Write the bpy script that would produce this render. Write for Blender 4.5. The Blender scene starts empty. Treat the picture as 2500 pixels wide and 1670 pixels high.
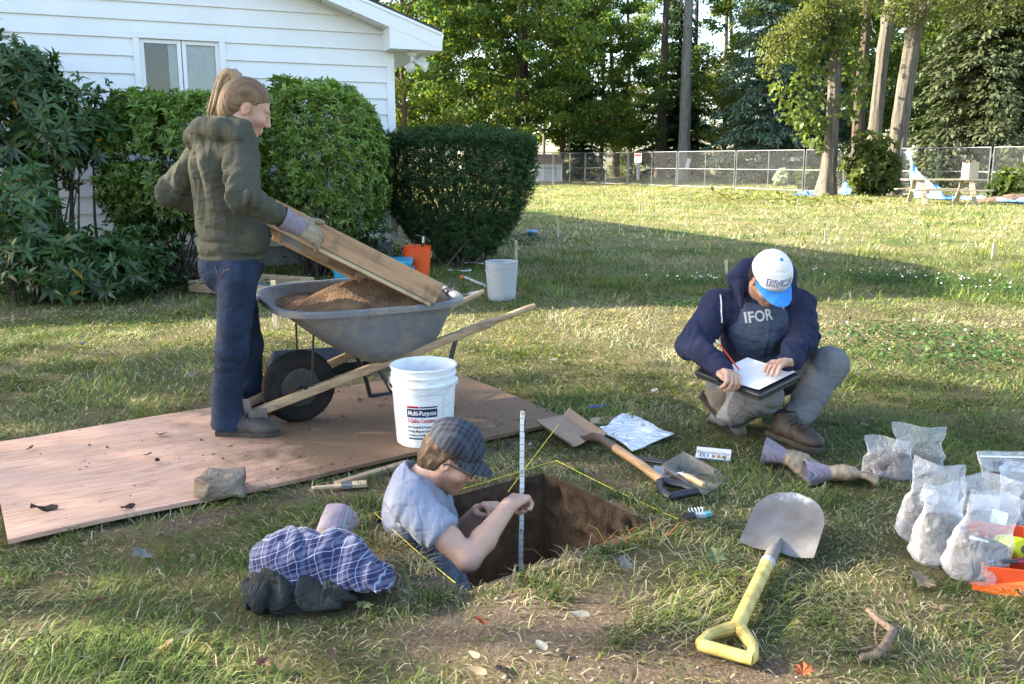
import bpy, bmesh, math, random
import numpy as np
from mathutils import Vector, Matrix, Euler
random.seed(7)
RNG = np.random.default_rng(7)
PI = math.pi
R = math.radians
SC = bpy.context.scene
COL = SC.collection

F_PX, CX, CY, CAM_H, HORIZON = 2050.0, 1250.0, 760.0, 1.30, 394.0   # measured in the 2500 x 1670 photograph
PITCH = math.atan((CY - HORIZON) / F_PX)
cam_d = bpy.data.cameras.new('camera')
cam = bpy.data.objects.new('camera', cam_d)
COL.objects.link(cam)
cam.location = (0, 0, CAM_H)
cam.rotation_euler = (PI / 2 - PITCH, 0, 0)
cam_d.sensor_fit = 'HORIZONTAL'
cam_d.sensor_width = 36
cam_d.lens = F_PX / 2500 * 36
cam_d.shift_y = -(835 - CY) / 2500
cam_d.clip_start = 0.05
cam_d.clip_end = 2000
SC.camera = cam

SUN_EL, SUN_ROT = R(25.2), R(-84.5)
world = bpy.data.worlds.new('World')
SC.world = world
world.use_nodes = True
wn = world.node_tree
sky = wn.nodes.new('ShaderNodeTexSky')
sky.sky_type = 'NISHITA'
sky.sun_disc = False
sky.sun_elevation = SUN_EL
sky.sun_rotation = SUN_ROT
sky.air_density = 1.0
sky.dust_density = 1.7
sky.ozone_density = 1.0
wn.links.new(sky.outputs[0], wn.nodes['Background'].inputs[0])
wn.nodes['Background'].inputs[1].default_value = 0.15
sun_d = bpy.data.lights.new('sun', 'SUN')
sun_d.energy = 5.0
sun_d.angle = R(0.55)
sun_d.color = (1.0, 0.91, 0.76)
sun = bpy.data.objects.new('sun', sun_d)
COL.objects.link(sun)
SUN_DIR = Vector((math.sin(SUN_ROT) * math.cos(SUN_EL), math.cos(SUN_ROT) * math.cos(SUN_EL), math.sin(SUN_EL)))
sun.rotation_euler = SUN_DIR.to_track_quat('Z', 'Y').to_euler()
SC.view_settings.view_transform = 'Standard'
SC.view_settings.look = 'None'
SC.view_settings.gamma = 1.0
SC.view_settings.exposure = 2.15
SC.render.engine = 'CYCLES'
SC.cycles.use_denoising = True
SC.cycles.max_bounces = 7
SC.cycles.diffuse_bounces = 3
SC.cycles.glossy_bounces = 3
SC.cycles.transmission_bounces = 5
SC.cycles.transparent_max_bounces = 10
SC.cycles.caustics_reflective = False
SC.cycles.caustics_refractive = False

K = 1.0647                                           # the enlarged view was 2348 px wide


def ray(u, v):
    x = (u * K - CX) / F_PX
    y = -(v * K - CY) / F_PX
    return Vector((x, math.cos(PITCH) + y * math.sin(PITCH), -math.sin(PITCH) + y * math.cos(PITCH)))


def G(u, v, z=0.0):
    """the point of the level z that the photograph shows at (u, v)"""
    d = ray(u, v)
    t = (z - CAM_H) / d.z
    return Vector((d.x * t, d.y * t, z))


def V(u, v, Y):
    """the point at depth Y that the photograph shows at (u, v)"""
    d = ray(u, v)
    t = Y / d.y
    return Vector((d.x * t, Y, CAM_H + d.z * t))


def link(o, parent=None):
    COL.objects.link(o)
    if parent is not None:
        o.parent = parent
    return o


def tag(o, label=None, cat=None, group=None, kind=None):
    if label: o['label'] = label
    if cat: o['category'] = cat
    if group: o['group'] = group
    if kind: o['kind'] = kind
    return o


def thing(name, label, cat, loc=(0, 0, 0), rot=(0, 0, 0), group=None):
    o = bpy.data.objects.new(name, None)
    link(o)
    o.empty_display_size = 0.1
    o.location = loc
    o.rotation_euler = rot
    return tag(o, label, cat, group)


def copy_tree(o, parent=None):
    c = o.copy()
    COL.objects.link(c)
    c.parent = parent
    for ch in list(o.children):
        copy_tree(ch, c)
    return c


def mesh_np(name, verts, faces, mat, parent=None, smooth=False, col=None, mats=None, fmat=None):
    """numpy arrays -> one mesh object. faces: (n,3) or (n,4) int array or a list of such arrays"""
    verts = np.asarray(verts, dtype=np.float32).reshape(-1, 3)
    fl = faces if isinstance(faces, list) else [faces]
    fl = [np.asarray(f, dtype=np.int32) for f in fl if len(f)]
    me = bpy.data.meshes.new(name)
    me.vertices.add(len(verts))
    me.vertices.foreach_set('co', verts.ravel())
    idx = np.concatenate([f.ravel() for f in fl])
    tot = np.concatenate([np.full(len(f), f.shape[1], dtype=np.int32) for f in fl])
    start = np.concatenate([[0], np.cumsum(tot)[:-1]]).astype(np.int32)
    me.loops.add(len(idx))
    me.loops.foreach_set('vertex_index', idx)
    me.polygons.add(len(tot))
    me.polygons.foreach_set('loop_start', start)
    me.polygons.foreach_set('loop_total', tot)
    if smooth:
        me.polygons.foreach_set('use_smooth', np.ones(len(tot), dtype=bool))
    for m in (mats or ([mat] if mat else [])):
        me.materials.append(m)
    if fmat is not None:
        me.polygons.foreach_set('material_index', np.asarray(fmat, dtype=np.int32))
    if col is not None:
        a = me.color_attributes.new('Col', 'FLOAT_COLOR', 'POINT')
        c = np.ones((len(verts), 4), dtype=np.float32)
        c[:, :3] = col
        a.data.foreach_set('color', c.ravel())
    me.update(calc_edges=True)
    me.validate()
    o = bpy.data.objects.new(name, me)
    return link(o, parent)


def rot_to(d, up=(0, 0, 1)):
    """3x3 whose z column runs along d"""
    d = Vector(d).normalized()
    x = Vector(up).cross(d)
    if x.length < 1e-4:
        x = Vector((1, 0, 0)).cross(d)
    x.normalize()
    y = d.cross(x)
    return Matrix((x, y, d)).transposed()


class MB:
    """collects boxes, tubes, lathes and plates; build() links them as one mesh object"""

    def __init__(self):
        self.v, self.f = [], []

    def add(self, vs, fs):
        n = len(self.v)
        self.v += [tuple(p) for p in vs]
        self.f += [tuple(i + n for i in f) for f in fs]
        return self

    def box(self, c, s, rot=None):
        c = Vector(c)
        m = rot if rot is not None else Matrix.Identity(3)
        vs = [c + m @ Vector((sx * s[0] / 2, sy * s[1] / 2, sz * s[2] / 2)) for sx in (-1, 1) for sy in (-1, 1) for sz in (-1, 1)]
        return self.add(vs, [(0, 1, 3, 2), (4, 6, 7, 5), (0, 4, 5, 1), (2, 3, 7, 6), (0, 2, 6, 4), (1, 5, 7, 3)])

    def bar(self, a, b, w, h, up=(0, 0, 1)):
        a, b = Vector(a), Vector(b)
        return self.box((a + b) / 2, (w, h, (b - a).length), rot_to(b - a, up))

    def tube(self, pts, r, n=10, cap=True, closed=False, squash=None):
        pts = [Vector(p) for p in pts]
        rs = r if hasattr(r, '__len__') else [r] * len(pts)
        N = len(pts)
        vs, fs = [], []
        prev = None
        for i, p in enumerate(pts):
            if closed:
                d = pts[(i + 1) % N] - pts[i - 1]
            else:
                d = pts[min(i + 1, N - 1)] - pts[max(i - 1, 0)]
            d.normalize()
            if prev is None:
                m = rot_to(d)
                x = m.col[0].copy()
            else:
                x = prev - d * prev.dot(d)
                x.normalize()
            prev = x
            y = d.cross(x)
            for k in range(n):
                a = 2 * PI * k / n
                vs.append(p + x * (math.cos(a) * rs[i]) + y * (math.sin(a) * rs[i] * (squash or 1)))
        for i in range(N if closed else N - 1):
            j = (i + 1) % N
            for k in range(n):
                k2 = (k + 1) % n
                fs.append((i * n + k, i * n + k2, j * n + k2, j * n + k))
        if cap and not closed:
            fs.append(tuple(reversed(range(n))))
            fs.append(tuple((N - 1) * n + k for k in range(n)))
        return self.add(vs, fs)

    def lathe(self, prof, n=24, c=(0, 0, 0), rot=None, sx=1.0, sy=1.0):
        c = Vector(c)
        m = rot if rot is not None else Matrix.Identity(3)
        vs, fs = [], []
        for (r, z) in prof:
            for k in range(n):
                a = 2 * PI * k / n
                vs.append(c + m @ Vector((r * math.cos(a) * sx, r * math.sin(a) * sy, z)))
        for i in range(len(prof) - 1):
            for k in range(n):
                k2 = (k + 1) % n
                fs.append((i * n + k, i * n + k2, (i + 1) * n + k2, (i + 1) * n + k))
        if prof[0][0] > 1e-6:
            fs.append(tuple(reversed(range(n))))
        if prof[-1][0] > 1e-6:
            fs.append(tuple((len(prof) - 1) * n + k for k in range(n)))
        return self.add(vs, fs)

    def grid(self, P, thick=0.0):
        """P[i][j] points -> sheet; thick > 0 gives it a back"""
        nu, nv = len(P), len(P[0])
        flat = [Vector(p) for row in P for p in row]
        fs = [(i * nv + j, (i + 1) * nv + j, (i + 1) * nv + j + 1, i * nv + j + 1) for i in range(nu - 1) for j in range(nv - 1)]
        if thick <= 0:
            return self.add(flat, fs)
        nrm = [Vector((0, 0, 0)) for _ in flat]
        for f in fs:
            n = (flat[f[1]] - flat[f[0]]).cross(flat[f[3]] - flat[f[0]])
            for i in f:
                nrm[i] += n
        back = [p - (n.normalized() if n.length > 1e-12 else Vector((0, 0, 1))) * thick for p, n in zip(flat, nrm)]
        N = len(flat)
        ring = [(i, 0) for i in range(nu)] + [(nu - 1, j) for j in range(1, nv)] + [(i, nv - 1) for i in range(nu - 2, -1, -1)] + [(0, j) for j in range(nv - 2, 0, -1)]
        ids = [i * nv + j for i, j in ring]
        side = [(ids[k], ids[k - 1], ids[k - 1] + N, ids[k] + N) for k in range(len(ids))]
        return self.add(flat + back, fs + [tuple(reversed([i + N for i in f])) for f in fs] + side)

    def prism(self, outline, h, c=(0, 0, 0), rot=None):
        """flat outline (x, y) extruded to z = h"""
        c = Vector(c)
        m = rot if rot is not None else Matrix.Identity(3)
        n = len(outline)
        vs = [c + m @ Vector((x, y, 0)) for x, y in outline] + [c + m @ Vector((x, y, h)) for x, y in outline]
        fs = [tuple(reversed(range(n))), tuple(range(n, 2 * n))] + [(i, (i + 1) % n, (i + 1) % n + n, i + n) for i in range(n)]
        return self.add(vs, fs)

    def build(self, name, mat, parent=None, smooth=False, bevel=0.0, kind=None, angle=35, col=None):
        me = bpy.data.meshes.new(name)
        me.from_pydata(self.v, [], self.f)
        if mat: me.materials.append(mat)
        bm = bmesh.new()
        bm.from_mesh(me)
        bmesh.ops.recalc_face_normals(bm, faces=bm.faces)
        bm.to_mesh(me)
        bm.free()
        if smooth:
            me.shade_smooth()
            try:
                me.set_sharp_from_angle(angle=R(angle))
            except Exception:
                pass
        o = bpy.data.objects.new(name, me)
        link(o, parent)
        if bevel > 0:
            b = o.modifiers.new('bevel', 'BEVEL')
            b.width = bevel
            b.segments = 2
            b.limit_method = 'ANGLE'
            b.angle_limit = R(40)
        if kind: o['kind'] = kind
        return o


def vnoise(x, y, z, seed=0):
    """smooth value noise, about -1..1, numpy arrays"""
    def h(i, j, k):
        n = (i * 374761393 + j * 668265263 + k * 2147483647 + seed * 974634541) & 0xFFFFFFFF
        n = ((n ^ (n >> 13)) * 1274126177) & 0xFFFFFFFF
        n = n ^ (n >> 16)
        return (n & 0xFFFF) / 32767.5 - 1.0
    xi, yi, zi = np.floor(x).astype(np.int64), np.floor(y).astype(np.int64), np.floor(z).astype(np.int64)
    xf, yf, zf = x - xi, y - yi, z - zi
    u, v, w = xf * xf * (3 - 2 * xf), yf * yf * (3 - 2 * yf), zf * zf * (3 - 2 * zf)
    r = 0
    for a in (0, 1):
        for b in (0, 1):
            for c in (0, 1):
                r = r + h(xi + a, yi + b, zi + c) * (u if a else 1 - u) * (v if b else 1 - v) * (w if c else 1 - w)
    return r


class Vol:
    """a smooth body grown from rounded cones, ellipsoids and boxes"""

    def __init__(self, lo, hi, res):
        self.lo = np.array(lo, float)
        self.res = res
        n = np.ceil((np.array(hi, float) - self.lo) / res).astype(int) + 1
        self.n = n
        self.ax = [self.lo[i] + res * np.arange(n[i]) for i in range(3)]
        self.D = np.full(n, 1.0, dtype=np.float32)

    def _blk(self, lo, hi):
        s = []
        for i in range(3):
            a = int(max(0, math.floor((lo[i] - self.lo[i]) / self.res)))
            b = int(min(self.n[i], math.ceil((hi[i] - self.lo[i]) / self.res) + 1))
            if b <= a: return None, None
            s.append(slice(a, b))
        X = self.ax[0][s[0]][:, None, None]
        Y = self.ax[1][s[1]][None, :, None]
        Z = self.ax[2][s[2]][None, None, :]
        return tuple(s), (X, Y, Z)

    def _mix(self, s, d, k, cut):
        a = self.D[s]
        d = d.astype(np.float32)
        if cut:
            d = -d
            if k > 0:
                h = np.clip(0.5 - 0.5 * (d - a) / k, 0, 1)
                self.D[s] = d * (1 - h) + a * h + k * h * (1 - h)
            else:
                self.D[s] = np.maximum(a, d)
        else:
            if k > 0:
                h = np.clip(0.5 + 0.5 * (a - d) / k, 0, 1)
                self.D[s] = a * (1 - h) + d * h - k * h * (1 - h)
            else:
                self.D[s] = np.minimum(a, d)

    def cone(self, p0, p1, r0, r1=None, k=0.02, cut=False, flat=None):
        """rounded cone; flat = (axis, factor) squeezes the section along an axis"""
        p0, p1 = np.array(p0, float), np.array(p1, float)
        r1 = r0 if r1 is None else r1
        m = max(r0, r1) + max(k, 0) + 4 * self.res
        s, g = self._blk(np.minimum(p0, p1) - m, np.maximum(p0, p1) + m)
        if s is None: return self
        ba = p1 - p0
        L2 = max(ba @ ba, 1e-12)
        q = [g[i] - p0[i] for i in range(3)]
        t = np.clip((q[0] * ba[0] + q[1] * ba[1] + q[2] * ba[2]) / L2, 0, 1)
        dx, dy, dz = q[0] - t * ba[0], q[1] - t * ba[1], q[2] - t * ba[2]
        if flat is not None:
            ax, fct = np.array(flat[0], float), flat[1]
            ax = ax / np.linalg.norm(ax)
            c = (dx * ax[0] + dy * ax[1] + dz * ax[2]) * (1 / fct - 1)
            dx, dy, dz = dx + c * ax[0], dy + c * ax[1], dz + c * ax[2]
        d = np.sqrt(dx * dx + dy * dy + dz * dz) - (r0 + (r1 - r0) * t)
        self._mix(s, d, k, cut)
        return self

    def path(self, pts, rs, k=0.02, cut=False, flat=None):
        if not hasattr(rs, '__len__'): rs = [rs] * len(pts)
        for i in range(len(pts) - 1):
            self.cone(pts[i], pts[i + 1], rs[i], rs[i + 1], k, cut, flat)
        return self

    def ell(self, c, r, rot=None, k=0.02, cut=False):
        c, r = np.array(c, float), np.array(r, float)
        m = max(r) + max(k, 0) + 4 * self.res
        s, g = self._blk(c - m, c + m)
        if s is None: return self
        q = [g[i] - c[i] for i in range(3)]
        if rot is not None:
            M = np.array(rot)
            q = [M[0, j] * q[0] + M[1, j] * q[1] + M[2, j] * q[2] for j in range(3)]
        k0 = np.sqrt((q[0] / r[0]) ** 2 + (q[1] / r[1]) ** 2 + (q[2] / r[2]) ** 2)
        k1 = np.sqrt((q[0] / r[0] ** 2) ** 2 + (q[1] / r[1] ** 2) ** 2 + (q[2] / r[2] ** 2) ** 2) + 1e-9
        self._mix(s, k0 * (k0 - 1) / k1, k, cut)
        return self

    def box(self, c, h, rot=None, rnd=0.01, k=0.01, cut=False):
        c, h = np.array(c, float), np.array(h, float) - rnd
        m = np.linalg.norm(h) + rnd + max(k, 0) + 4 * self.res
        s, g = self._blk(c - m, c + m)
        if s is None: return self
        q = [g[i] - c[i] for i in range(3)]
        if rot is not None:
            M = np.array(rot)
            q = [M[0, j] * q[0] + M[1, j] * q[1] + M[2, j] * q[2] for j in range(3)]
        a = [np.abs(q[i]) - h[i] for i in range(3)]
        d = np.sqrt(np.maximum(a[0], 0) ** 2 + np.maximum(a[1], 0) ** 2 + np.maximum(a[2], 0) ** 2) + np.minimum(np.maximum(a[0], np.maximum(a[1], a[2])), 0) - rnd
        self._mix(s, d, k, cut)
        return self

    def plane_cut(self, p, n, k=0.0):
        """keep what lies behind the plane through p with outward normal n"""
        p, n = np.array(p, float), np.array(n, float)
        n = n / np.linalg.norm(n)
        X, Y, Z = self.ax[0][:, None, None], self.ax[1][None, :, None], self.ax[2][None, None, :]
        d = ((X - p[0]) * n[0] + (Y - p[1]) * n[1] + (Z - p[2]) * n[2]).astype(np.float32)
        self.D = np.maximum(self.D, d)
        return self

    def disp(self, fn, band=0.06):
        """D += fn(x, y, z) close to the surface"""
        i = np.nonzero(np.abs(self.D) < band)
        x, y, z = self.ax[0][i[0]], self.ax[1][i[1]], self.ax[2][i[2]]
        self.D[i] += fn(x, y, z).astype(np.float32)
        return self

    def surf(self):
        D = self.D
        ins = D < 0
        c = [(a, b, e) for a in (0, 1) for b in (0, 1) for e in (0, 1)]
        nx, ny, nz = [k - 1 for k in D.shape]
        sub = lambda A, o: A[o[0]:o[0] + nx, o[1]:o[1] + ny, o[2]:o[2] + nz]
        cnt = sum(sub(ins, o).astype(np.int8) for o in c)
        act = (cnt > 0) & (cnt < 8)
        I = np.nonzero(act)
        n = len(I[0])
        base = np.stack(I, 1)
        val = {o: D[I[0] + o[0], I[1] + o[1], I[2] + o[2]] for o in c}
        pos = np.zeros((n, 3)); num = np.zeros(n)
        for a in c:
            for ax in range(3):
                if a[ax] == 0:
                    b = list(a); b[ax] = 1; b = tuple(b)
                    va, vb = val[a], val[b]
                    cr = (va < 0) != (vb < 0)
                    t = np.where(cr, va / np.where(cr, va - vb, 1), 0)
                    p = np.tile(np.array(a, float), (n, 1))
                    p[:, ax] = t
                    pos += p * cr[:, None]
                    num += cr
        verts = self.lo + (base + pos / num[:, None]) * self.res
        idx = np.full(act.shape, -1, dtype=np.int32)
        idx[I] = np.arange(n)
        quads = []
        for ax in range(3):
            o1, o2 = [(1, 2), (2, 0), (0, 1)][ax]
            sl0 = [slice(1, -1)] * 3; sl0[ax] = slice(0, -1)
            sl1 = list(sl0); sl1[ax] = slice(1, None)
            A, B = ins[tuple(sl0)], ins[tuple(sl1)]
            for flip, m in ((False, A & ~B), (True, ~A & B)):
                J = np.stack(np.nonzero(m), 1)
                J += 1; J[:, ax] -= 1
                def cell(d1, d2):
                    Q = J.copy()
                    Q[:, o1] -= d1; Q[:, o2] -= d2
                    return idx[Q[:, 0], Q[:, 1], Q[:, 2]]
                q = np.stack([cell(1, 1), cell(0, 1), cell(0, 0), cell(1, 0)], 1)
                if flip: q = q[:, ::-1]
                quads.append(q)
        q = np.concatenate(quads)
        q = q[(q >= 0).all(1)]
        return verts, q

    def build(self, name, mat, parent=None, colf=None, relax=1):
        v, q = self.surf()
        for _ in range(relax):
            s = np.zeros_like(v); c = np.zeros(len(v))
            for a, b in ((0, 1), (1, 2), (2, 3), (3, 0)):
                np.add.at(s, q[:, a], v[q[:, b]]); np.add.at(c, q[:, a], 1)
                np.add.at(s, q[:, b], v[q[:, a]]); np.add.at(c, q[:, b], 1)
            v = v * 0.5 + 0.5 * s / np.maximum(c, 1)[:, None]
        col = colf(v[:, 0], v[:, 1], v[:, 2]) if colf else None
        return mesh_np(name, v, q, mat, parent, smooth=True, col=col)


class NT:
    def __init__(self, name):
        self.m = bpy.data.materials.new(name)
        self.m.use_nodes = True
        self.t = self.m.node_tree
        self.b = self.t.nodes['Principled BSDF']
        self.out = self.t.nodes['Material Output']

    def n(self, typ, **kw):
        nd = self.t.nodes.new('ShaderNode' + typ)
        for k, v in kw.items():
            if k.startswith('i_'):
                nd.inputs[k[2:].replace('_', ' ')].default_value = v
            else:
                setattr(nd, k, v)
        return nd

    def l(self, a, b):
        self.t.links.new(a, b)

    def coord(self, kind='Object', scale=(1, 1, 1), rot=(0, 0, 0)):
        tc = self.n('TexCoord')
        mp = self.n('Mapping')
        mp.inputs['Scale'].default_value = scale
        mp.inputs['Rotation'].default_value = rot
        self.l(tc.outputs[kind], mp.inputs['Vector'])
        return mp.outputs[0]

    def noise(self, vec, scale, detail=4, rough=0.55, dist=0.0):
        nd = self.n('TexNoise')
        nd.inputs['Scale'].default_value = scale
        nd.inputs['Detail'].default_value = detail
        nd.inputs['Roughness'].default_value = rough
        nd.inputs['Distortion'].default_value = dist
        if vec is not None: self.l(vec, nd.inputs['Vector'])
        return nd.outputs['Fac']

    def ramp(self, fac, stops):
        r = self.n('ValToRGB')
        e = r.color_ramp.elements
        while len(e) < len(stops): e.new(0.5)
        for el, (p, c) in zip(e, stops):
            el.position = p
            el.color = (*c, 1) if len(c) == 3 else c
        self.l(fac, r.inputs[0])
        return r.outputs[0]

    def mix(self, fac, a, b, mode='MIX'):
        m = self.n('Mix', data_type='RGBA', blend_type=mode)
        for s, v in ((m.inputs[0], fac), (m.inputs[6], a), (m.inputs[7], b)):
            if hasattr(v, 'default_value') or hasattr(v, 'links'):
                self.l(v, s)
            elif isinstance(v, (int, float)):
                s.default_value = v
            else:
                s.default_value = (*v, 1)
        return m.outputs[2]

    def bump(self, h, strength=0.3, dist=0.01, normal=None):
        b = self.n('Bump')
        b.inputs['Strength'].default_value = strength
        b.inputs['Distance'].default_value = dist
        self.l(h, b.inputs['Height'])
        if normal is not None: self.l(normal, b.inputs['Normal'])
        return b.outputs[0]

    def base(self, c):
        if hasattr(c, 'links'): self.l(c, self.b.inputs['Base Color'])
        else: self.b.inputs['Base Color'].default_value = (*c, 1)


def g3(c, f): return tuple(x * f for x in c)


def mat(name, col, rough=0.6, var=0.25, scale=12, col2=None, bump=0.0, bscale=80, metal=0.0, spec=0.5, coat=0.0, vcol=False, stretch=(1, 1, 1), rvar=0.1, bdist=0.004, sub=0.0):
    t = NT(name)
    vec = t.coord('Object', stretch)
    f = t.noise(vec, scale, 5)
    a = g3(col, 1 - var)
    b = col2 if col2 else g3(col, 1 + var * 0.8)
    c = t.ramp(f, [(0.3, a), (0.7, b)])
    if vcol:
        at = t.n('Attribute', attribute_name='Col')
        c = t.mix(1.0, c, at.outputs['Color'], 'MULTIPLY')
    t.base(c)
    rr = t.n('MapRange')
    rr.inputs['To Min'].default_value = max(0.02, rough - rvar)
    rr.inputs['To Max'].default_value = min(1, rough + rvar)
    t.l(f, rr.inputs['Value'])
    t.l(rr.outputs[0], t.b.inputs['Roughness'])
    t.b.inputs['Metallic'].default_value = metal
    t.b.inputs['Specular IOR Level'].default_value = spec
    t.b.inputs['Coat Weight'].default_value = coat
    if sub > 0:
        t.b.inputs['Subsurface Weight'].default_value = sub
        t.b.inputs['Subsurface Radius'].default_value = (0.012, 0.005, 0.003)
        t.b.inputs['Subsurface Scale'].default_value = 0.6
    if bump > 0:
        nb = t.noise(vec, bscale, 4)
        t.l(t.bump(nb, bump, bdist), t.b.inputs['Normal'])
    return t.m


def leaf_mat(name, cols, trans=0.35, rough=0.55, spec=0.3, gloss_mix=True):
    """leaf colour from the leaf's own 'Col' attribute, light shining through"""
    t = NT(name)
    at = t.n('Attribute', attribute_name='Col')
    c = at.outputs['Color']
    t.base(c)
    t.b.inputs['Roughness'].default_value = rough
    t.b.inputs['Specular IOR Level'].default_value = spec
    tr = t.n('BsdfTranslucent')
    tc = t.mix(1.0, c, (1.25, 1.35, 0.6), 'MULTIPLY')
    t.l(tc, tr.inputs[0])
    ms = t.n('MixShader')
    ms.inputs[0].default_value = trans
    t.l(t.b.outputs[0], ms.inputs[1])
    t.l(tr.outputs[0], ms.inputs[2])
    t.l(ms.outputs[0], t.out.inputs[0])
    return t.m


def wood_mat(name, col, dark, scale=6, axis=2, rough=0.65, bump=0.15, dirt=0.0, dirtcol=(0.12, 0.08, 0.05)):
    t = NT(name)
    st = [9.0, 9.0, 9.0]
    st[axis] = 0.7
    vec = t.coord('Object', tuple(st))
    f = t.noise(vec, scale, 6, 0.6, 0.6)
    c = t.ramp(f, [(0.32, dark), (0.5, col), (0.75, g3(col, 1.15))])
    if dirt > 0:
        d = t.noise(t.coord('Object'), 7, 5, 0.65)
        fac = t.ramp(d, [(0.62 - dirt * 0.35, (0, 0, 0)), (0.75, (1, 1, 1))])
        c = t.mix(fac, c, dirtcol)
    t.base(c)
    t.b.inputs['Roughness'].default_value = rough
    t.b.inputs['Specular IOR Level'].default_value = 0.3
    t.l(t.bump(f, bump, 0.003), t.b.inputs['Normal'])
    return t.m


def cloth_mat(name, col, var=0.2, weave=900, rough=0.95, bump=0.25, col2=None, vcol=False, wrinkle=7.0):
    t = NT(name)
    vec = t.coord('Object')
    f = t.noise(vec, 5, 5, 0.6)
    c = t.ramp(f, [(0.3, g3(col, 1 - var)), (0.7, col2 if col2 else g3(col, 1 + var))])
    if vcol:
        at = t.n('Attribute', attribute_name='Col')
        c = t.mix(1.0, c, at.outputs['Color'], 'MULTIPLY')
    t.base(c)
    t.b.inputs['Roughness'].default_value = rough
    t.b.inputs['Specular IOR Level'].default_value = 0.15
    w = t.noise(vec, weave, 2)
    w2 = t.noise(vec, 38, 4)
    w3 = t.mix(.5, t.noise(t.coord('Object', (1, 1, 2.6), (.3, .5, .2)), wrinkle, 2, .45, .7), t.noise(t.coord('Object', (2.4, 1, .8), (0, .3, .6)), wrinkle, 2, .45, .7))
    b0 = t.bump(w3, .75, 0.06)
    b1 = t.bump(w2, bump, 0.004, b0)
    t.l(t.bump(w, bump * 0.6, 0.001, b1), t.b.inputs['Normal'])
    return t.m

PIT_C = Vector((-0.005, 2.890, 0))
PIT_ANG = R(35)
PA = Vector((math.cos(PIT_ANG), math.sin(PIT_ANG), 0))
PB = Vector((-math.sin(PIT_ANG), math.cos(PIT_ANG), 0))
PHA, PHB, PIT_Z = 0.40, 0.33, -1.20
PLY_A = Vector((-1.726, 2.693, 0))                    # near left corner of the plywood sheet
PLY_ANG = R(34.2)
PX = Vector((math.cos(PLY_ANG), math.sin(PLY_ANG), 0))
PY = Vector((-math.sin(PLY_ANG), math.cos(PLY_ANG), 0))


def blob(x, y, c, r, s=1.0, ang=0.0):
    dx, dy = x - c[0], y - c[1]
    ca, sa = math.cos(ang), math.sin(ang)
    p, q = (dx * ca + dy * sa) / r[0], (-dx * sa + dy * ca) / r[1]
    return s * np.exp(-(p * p + q * q))


def _g(u, v):
    p = G(u, v)
    return (p.x, p.y)


BARE = [(_g(1200, 1420), (0.32, 0.10), 1.0, 0.2), (_g(1330, 1500), (0.40, 0.13), .8, 0), (_g(1600, 1560), (0.26, 0.08), 1.0, 0),
        (_g(650, 1150), (0.5, 0.10), 1.3, R(35)), (_g(780, 1110), (0.25, 0.1), 1.0, R(35)), (_g(1330, 1060), (0.13, 0.10), 0.9, 0), (_g(1420, 1110), (0.2, 0.06), 0.9, R(125)),
        (_g(1300, 960), (0.15, 0.12), 0.5, 0), (_g(900, 1330), (0.24, 0.12), 0.8, 0), (_g(1080, 1440), (0.3, 0.08), 0.6, 0.2),
        (_g(1040, 545), (2.2, 0.9), 1.3, 0.4), (_g(500, 600), (2.4, 0.7), 1.0, 0.4), (_g(150, 640), (1.6, 0.5), 0.9, 0.4), (_g(840, 1370), (0.14, 0.12), 0.5, 0),
        (_g(1150, 1020), (0.2, 0.1), 1.1, R(35))]


def pit_uv(x, y):
    dx, dy = x - PIT_C.x, y - PIT_C.y
    return dx * PA.x + dy * PA.y, dx * PB.x + dy * PB.y


def ply_uv(x, y):
    dx, dy = x - PLY_A.x, y - PLY_A.y
    return dx * PX.x + dy * PX.y, dx * PY.x + dy * PY.y


def bare(x, y):
    """0 turf .. 1 bare soil"""
    m = sum(blob(x, y, *b) for b in BARE)
    a, b = pit_uv(x, y)
    d = np.maximum(np.abs(a) - PHA, np.abs(b) - PHB)
    m = m + 0.85 * np.exp(-(np.maximum(d, 0) / 0.05) ** 2)
    m = m + 0.45 * vnoise(x * 3.1, y * 3.1, 0 * x, 3) + 0.42 * vnoise(x * 10, y * 10, 0 * x, 4)
    return np.clip(m, 0, 1)


def ground_z(x, y):
    z = 0.012 * vnoise(x * 1.7, y * 1.7, 0 * x, 5) + 0.006 * vnoise(x * 6, y * 6, 0 * x, 6)
    near = np.clip((y - 1.0) * 2, 0, 1) * np.clip((14 - y) / 4, 0, 1)
    a, b = pit_uv(x, y)
    d = np.maximum(np.abs(a) - PHA, np.abs(b) - PHB)
    z = z + 0.018 * np.exp(-((d - 0.16) / 0.1) ** 2) * (0.5 + 0.5 * vnoise(x * 5, y * 5, 0 * x, 8))
    pu, pv = ply_uv(x, y)
    on = np.clip(1 - np.maximum(np.maximum(-pu, pu - 2.44), np.maximum(-pv, pv - 1.22)) / 0.12, 0, 1)
    return (z * (1 - on) - 0.012 * on) * near


def axis_lines(lo, hi, step, must, far):
    a = list(np.arange(lo, hi + 1e-6, step))
    for m in must:
        i = int(np.argmin([abs(t - m) for t in a]))
        a[i] = m
    k, s, v = step, [], hi
    while v < far:
        k *= 1.35
        v += k
        s.append(v)
    k, v, t = step, lo, []
    while v > -far:
        k *= 1.35
        v -= k
        t.append(v)
    return np.array(sorted(t + a + s))


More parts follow.
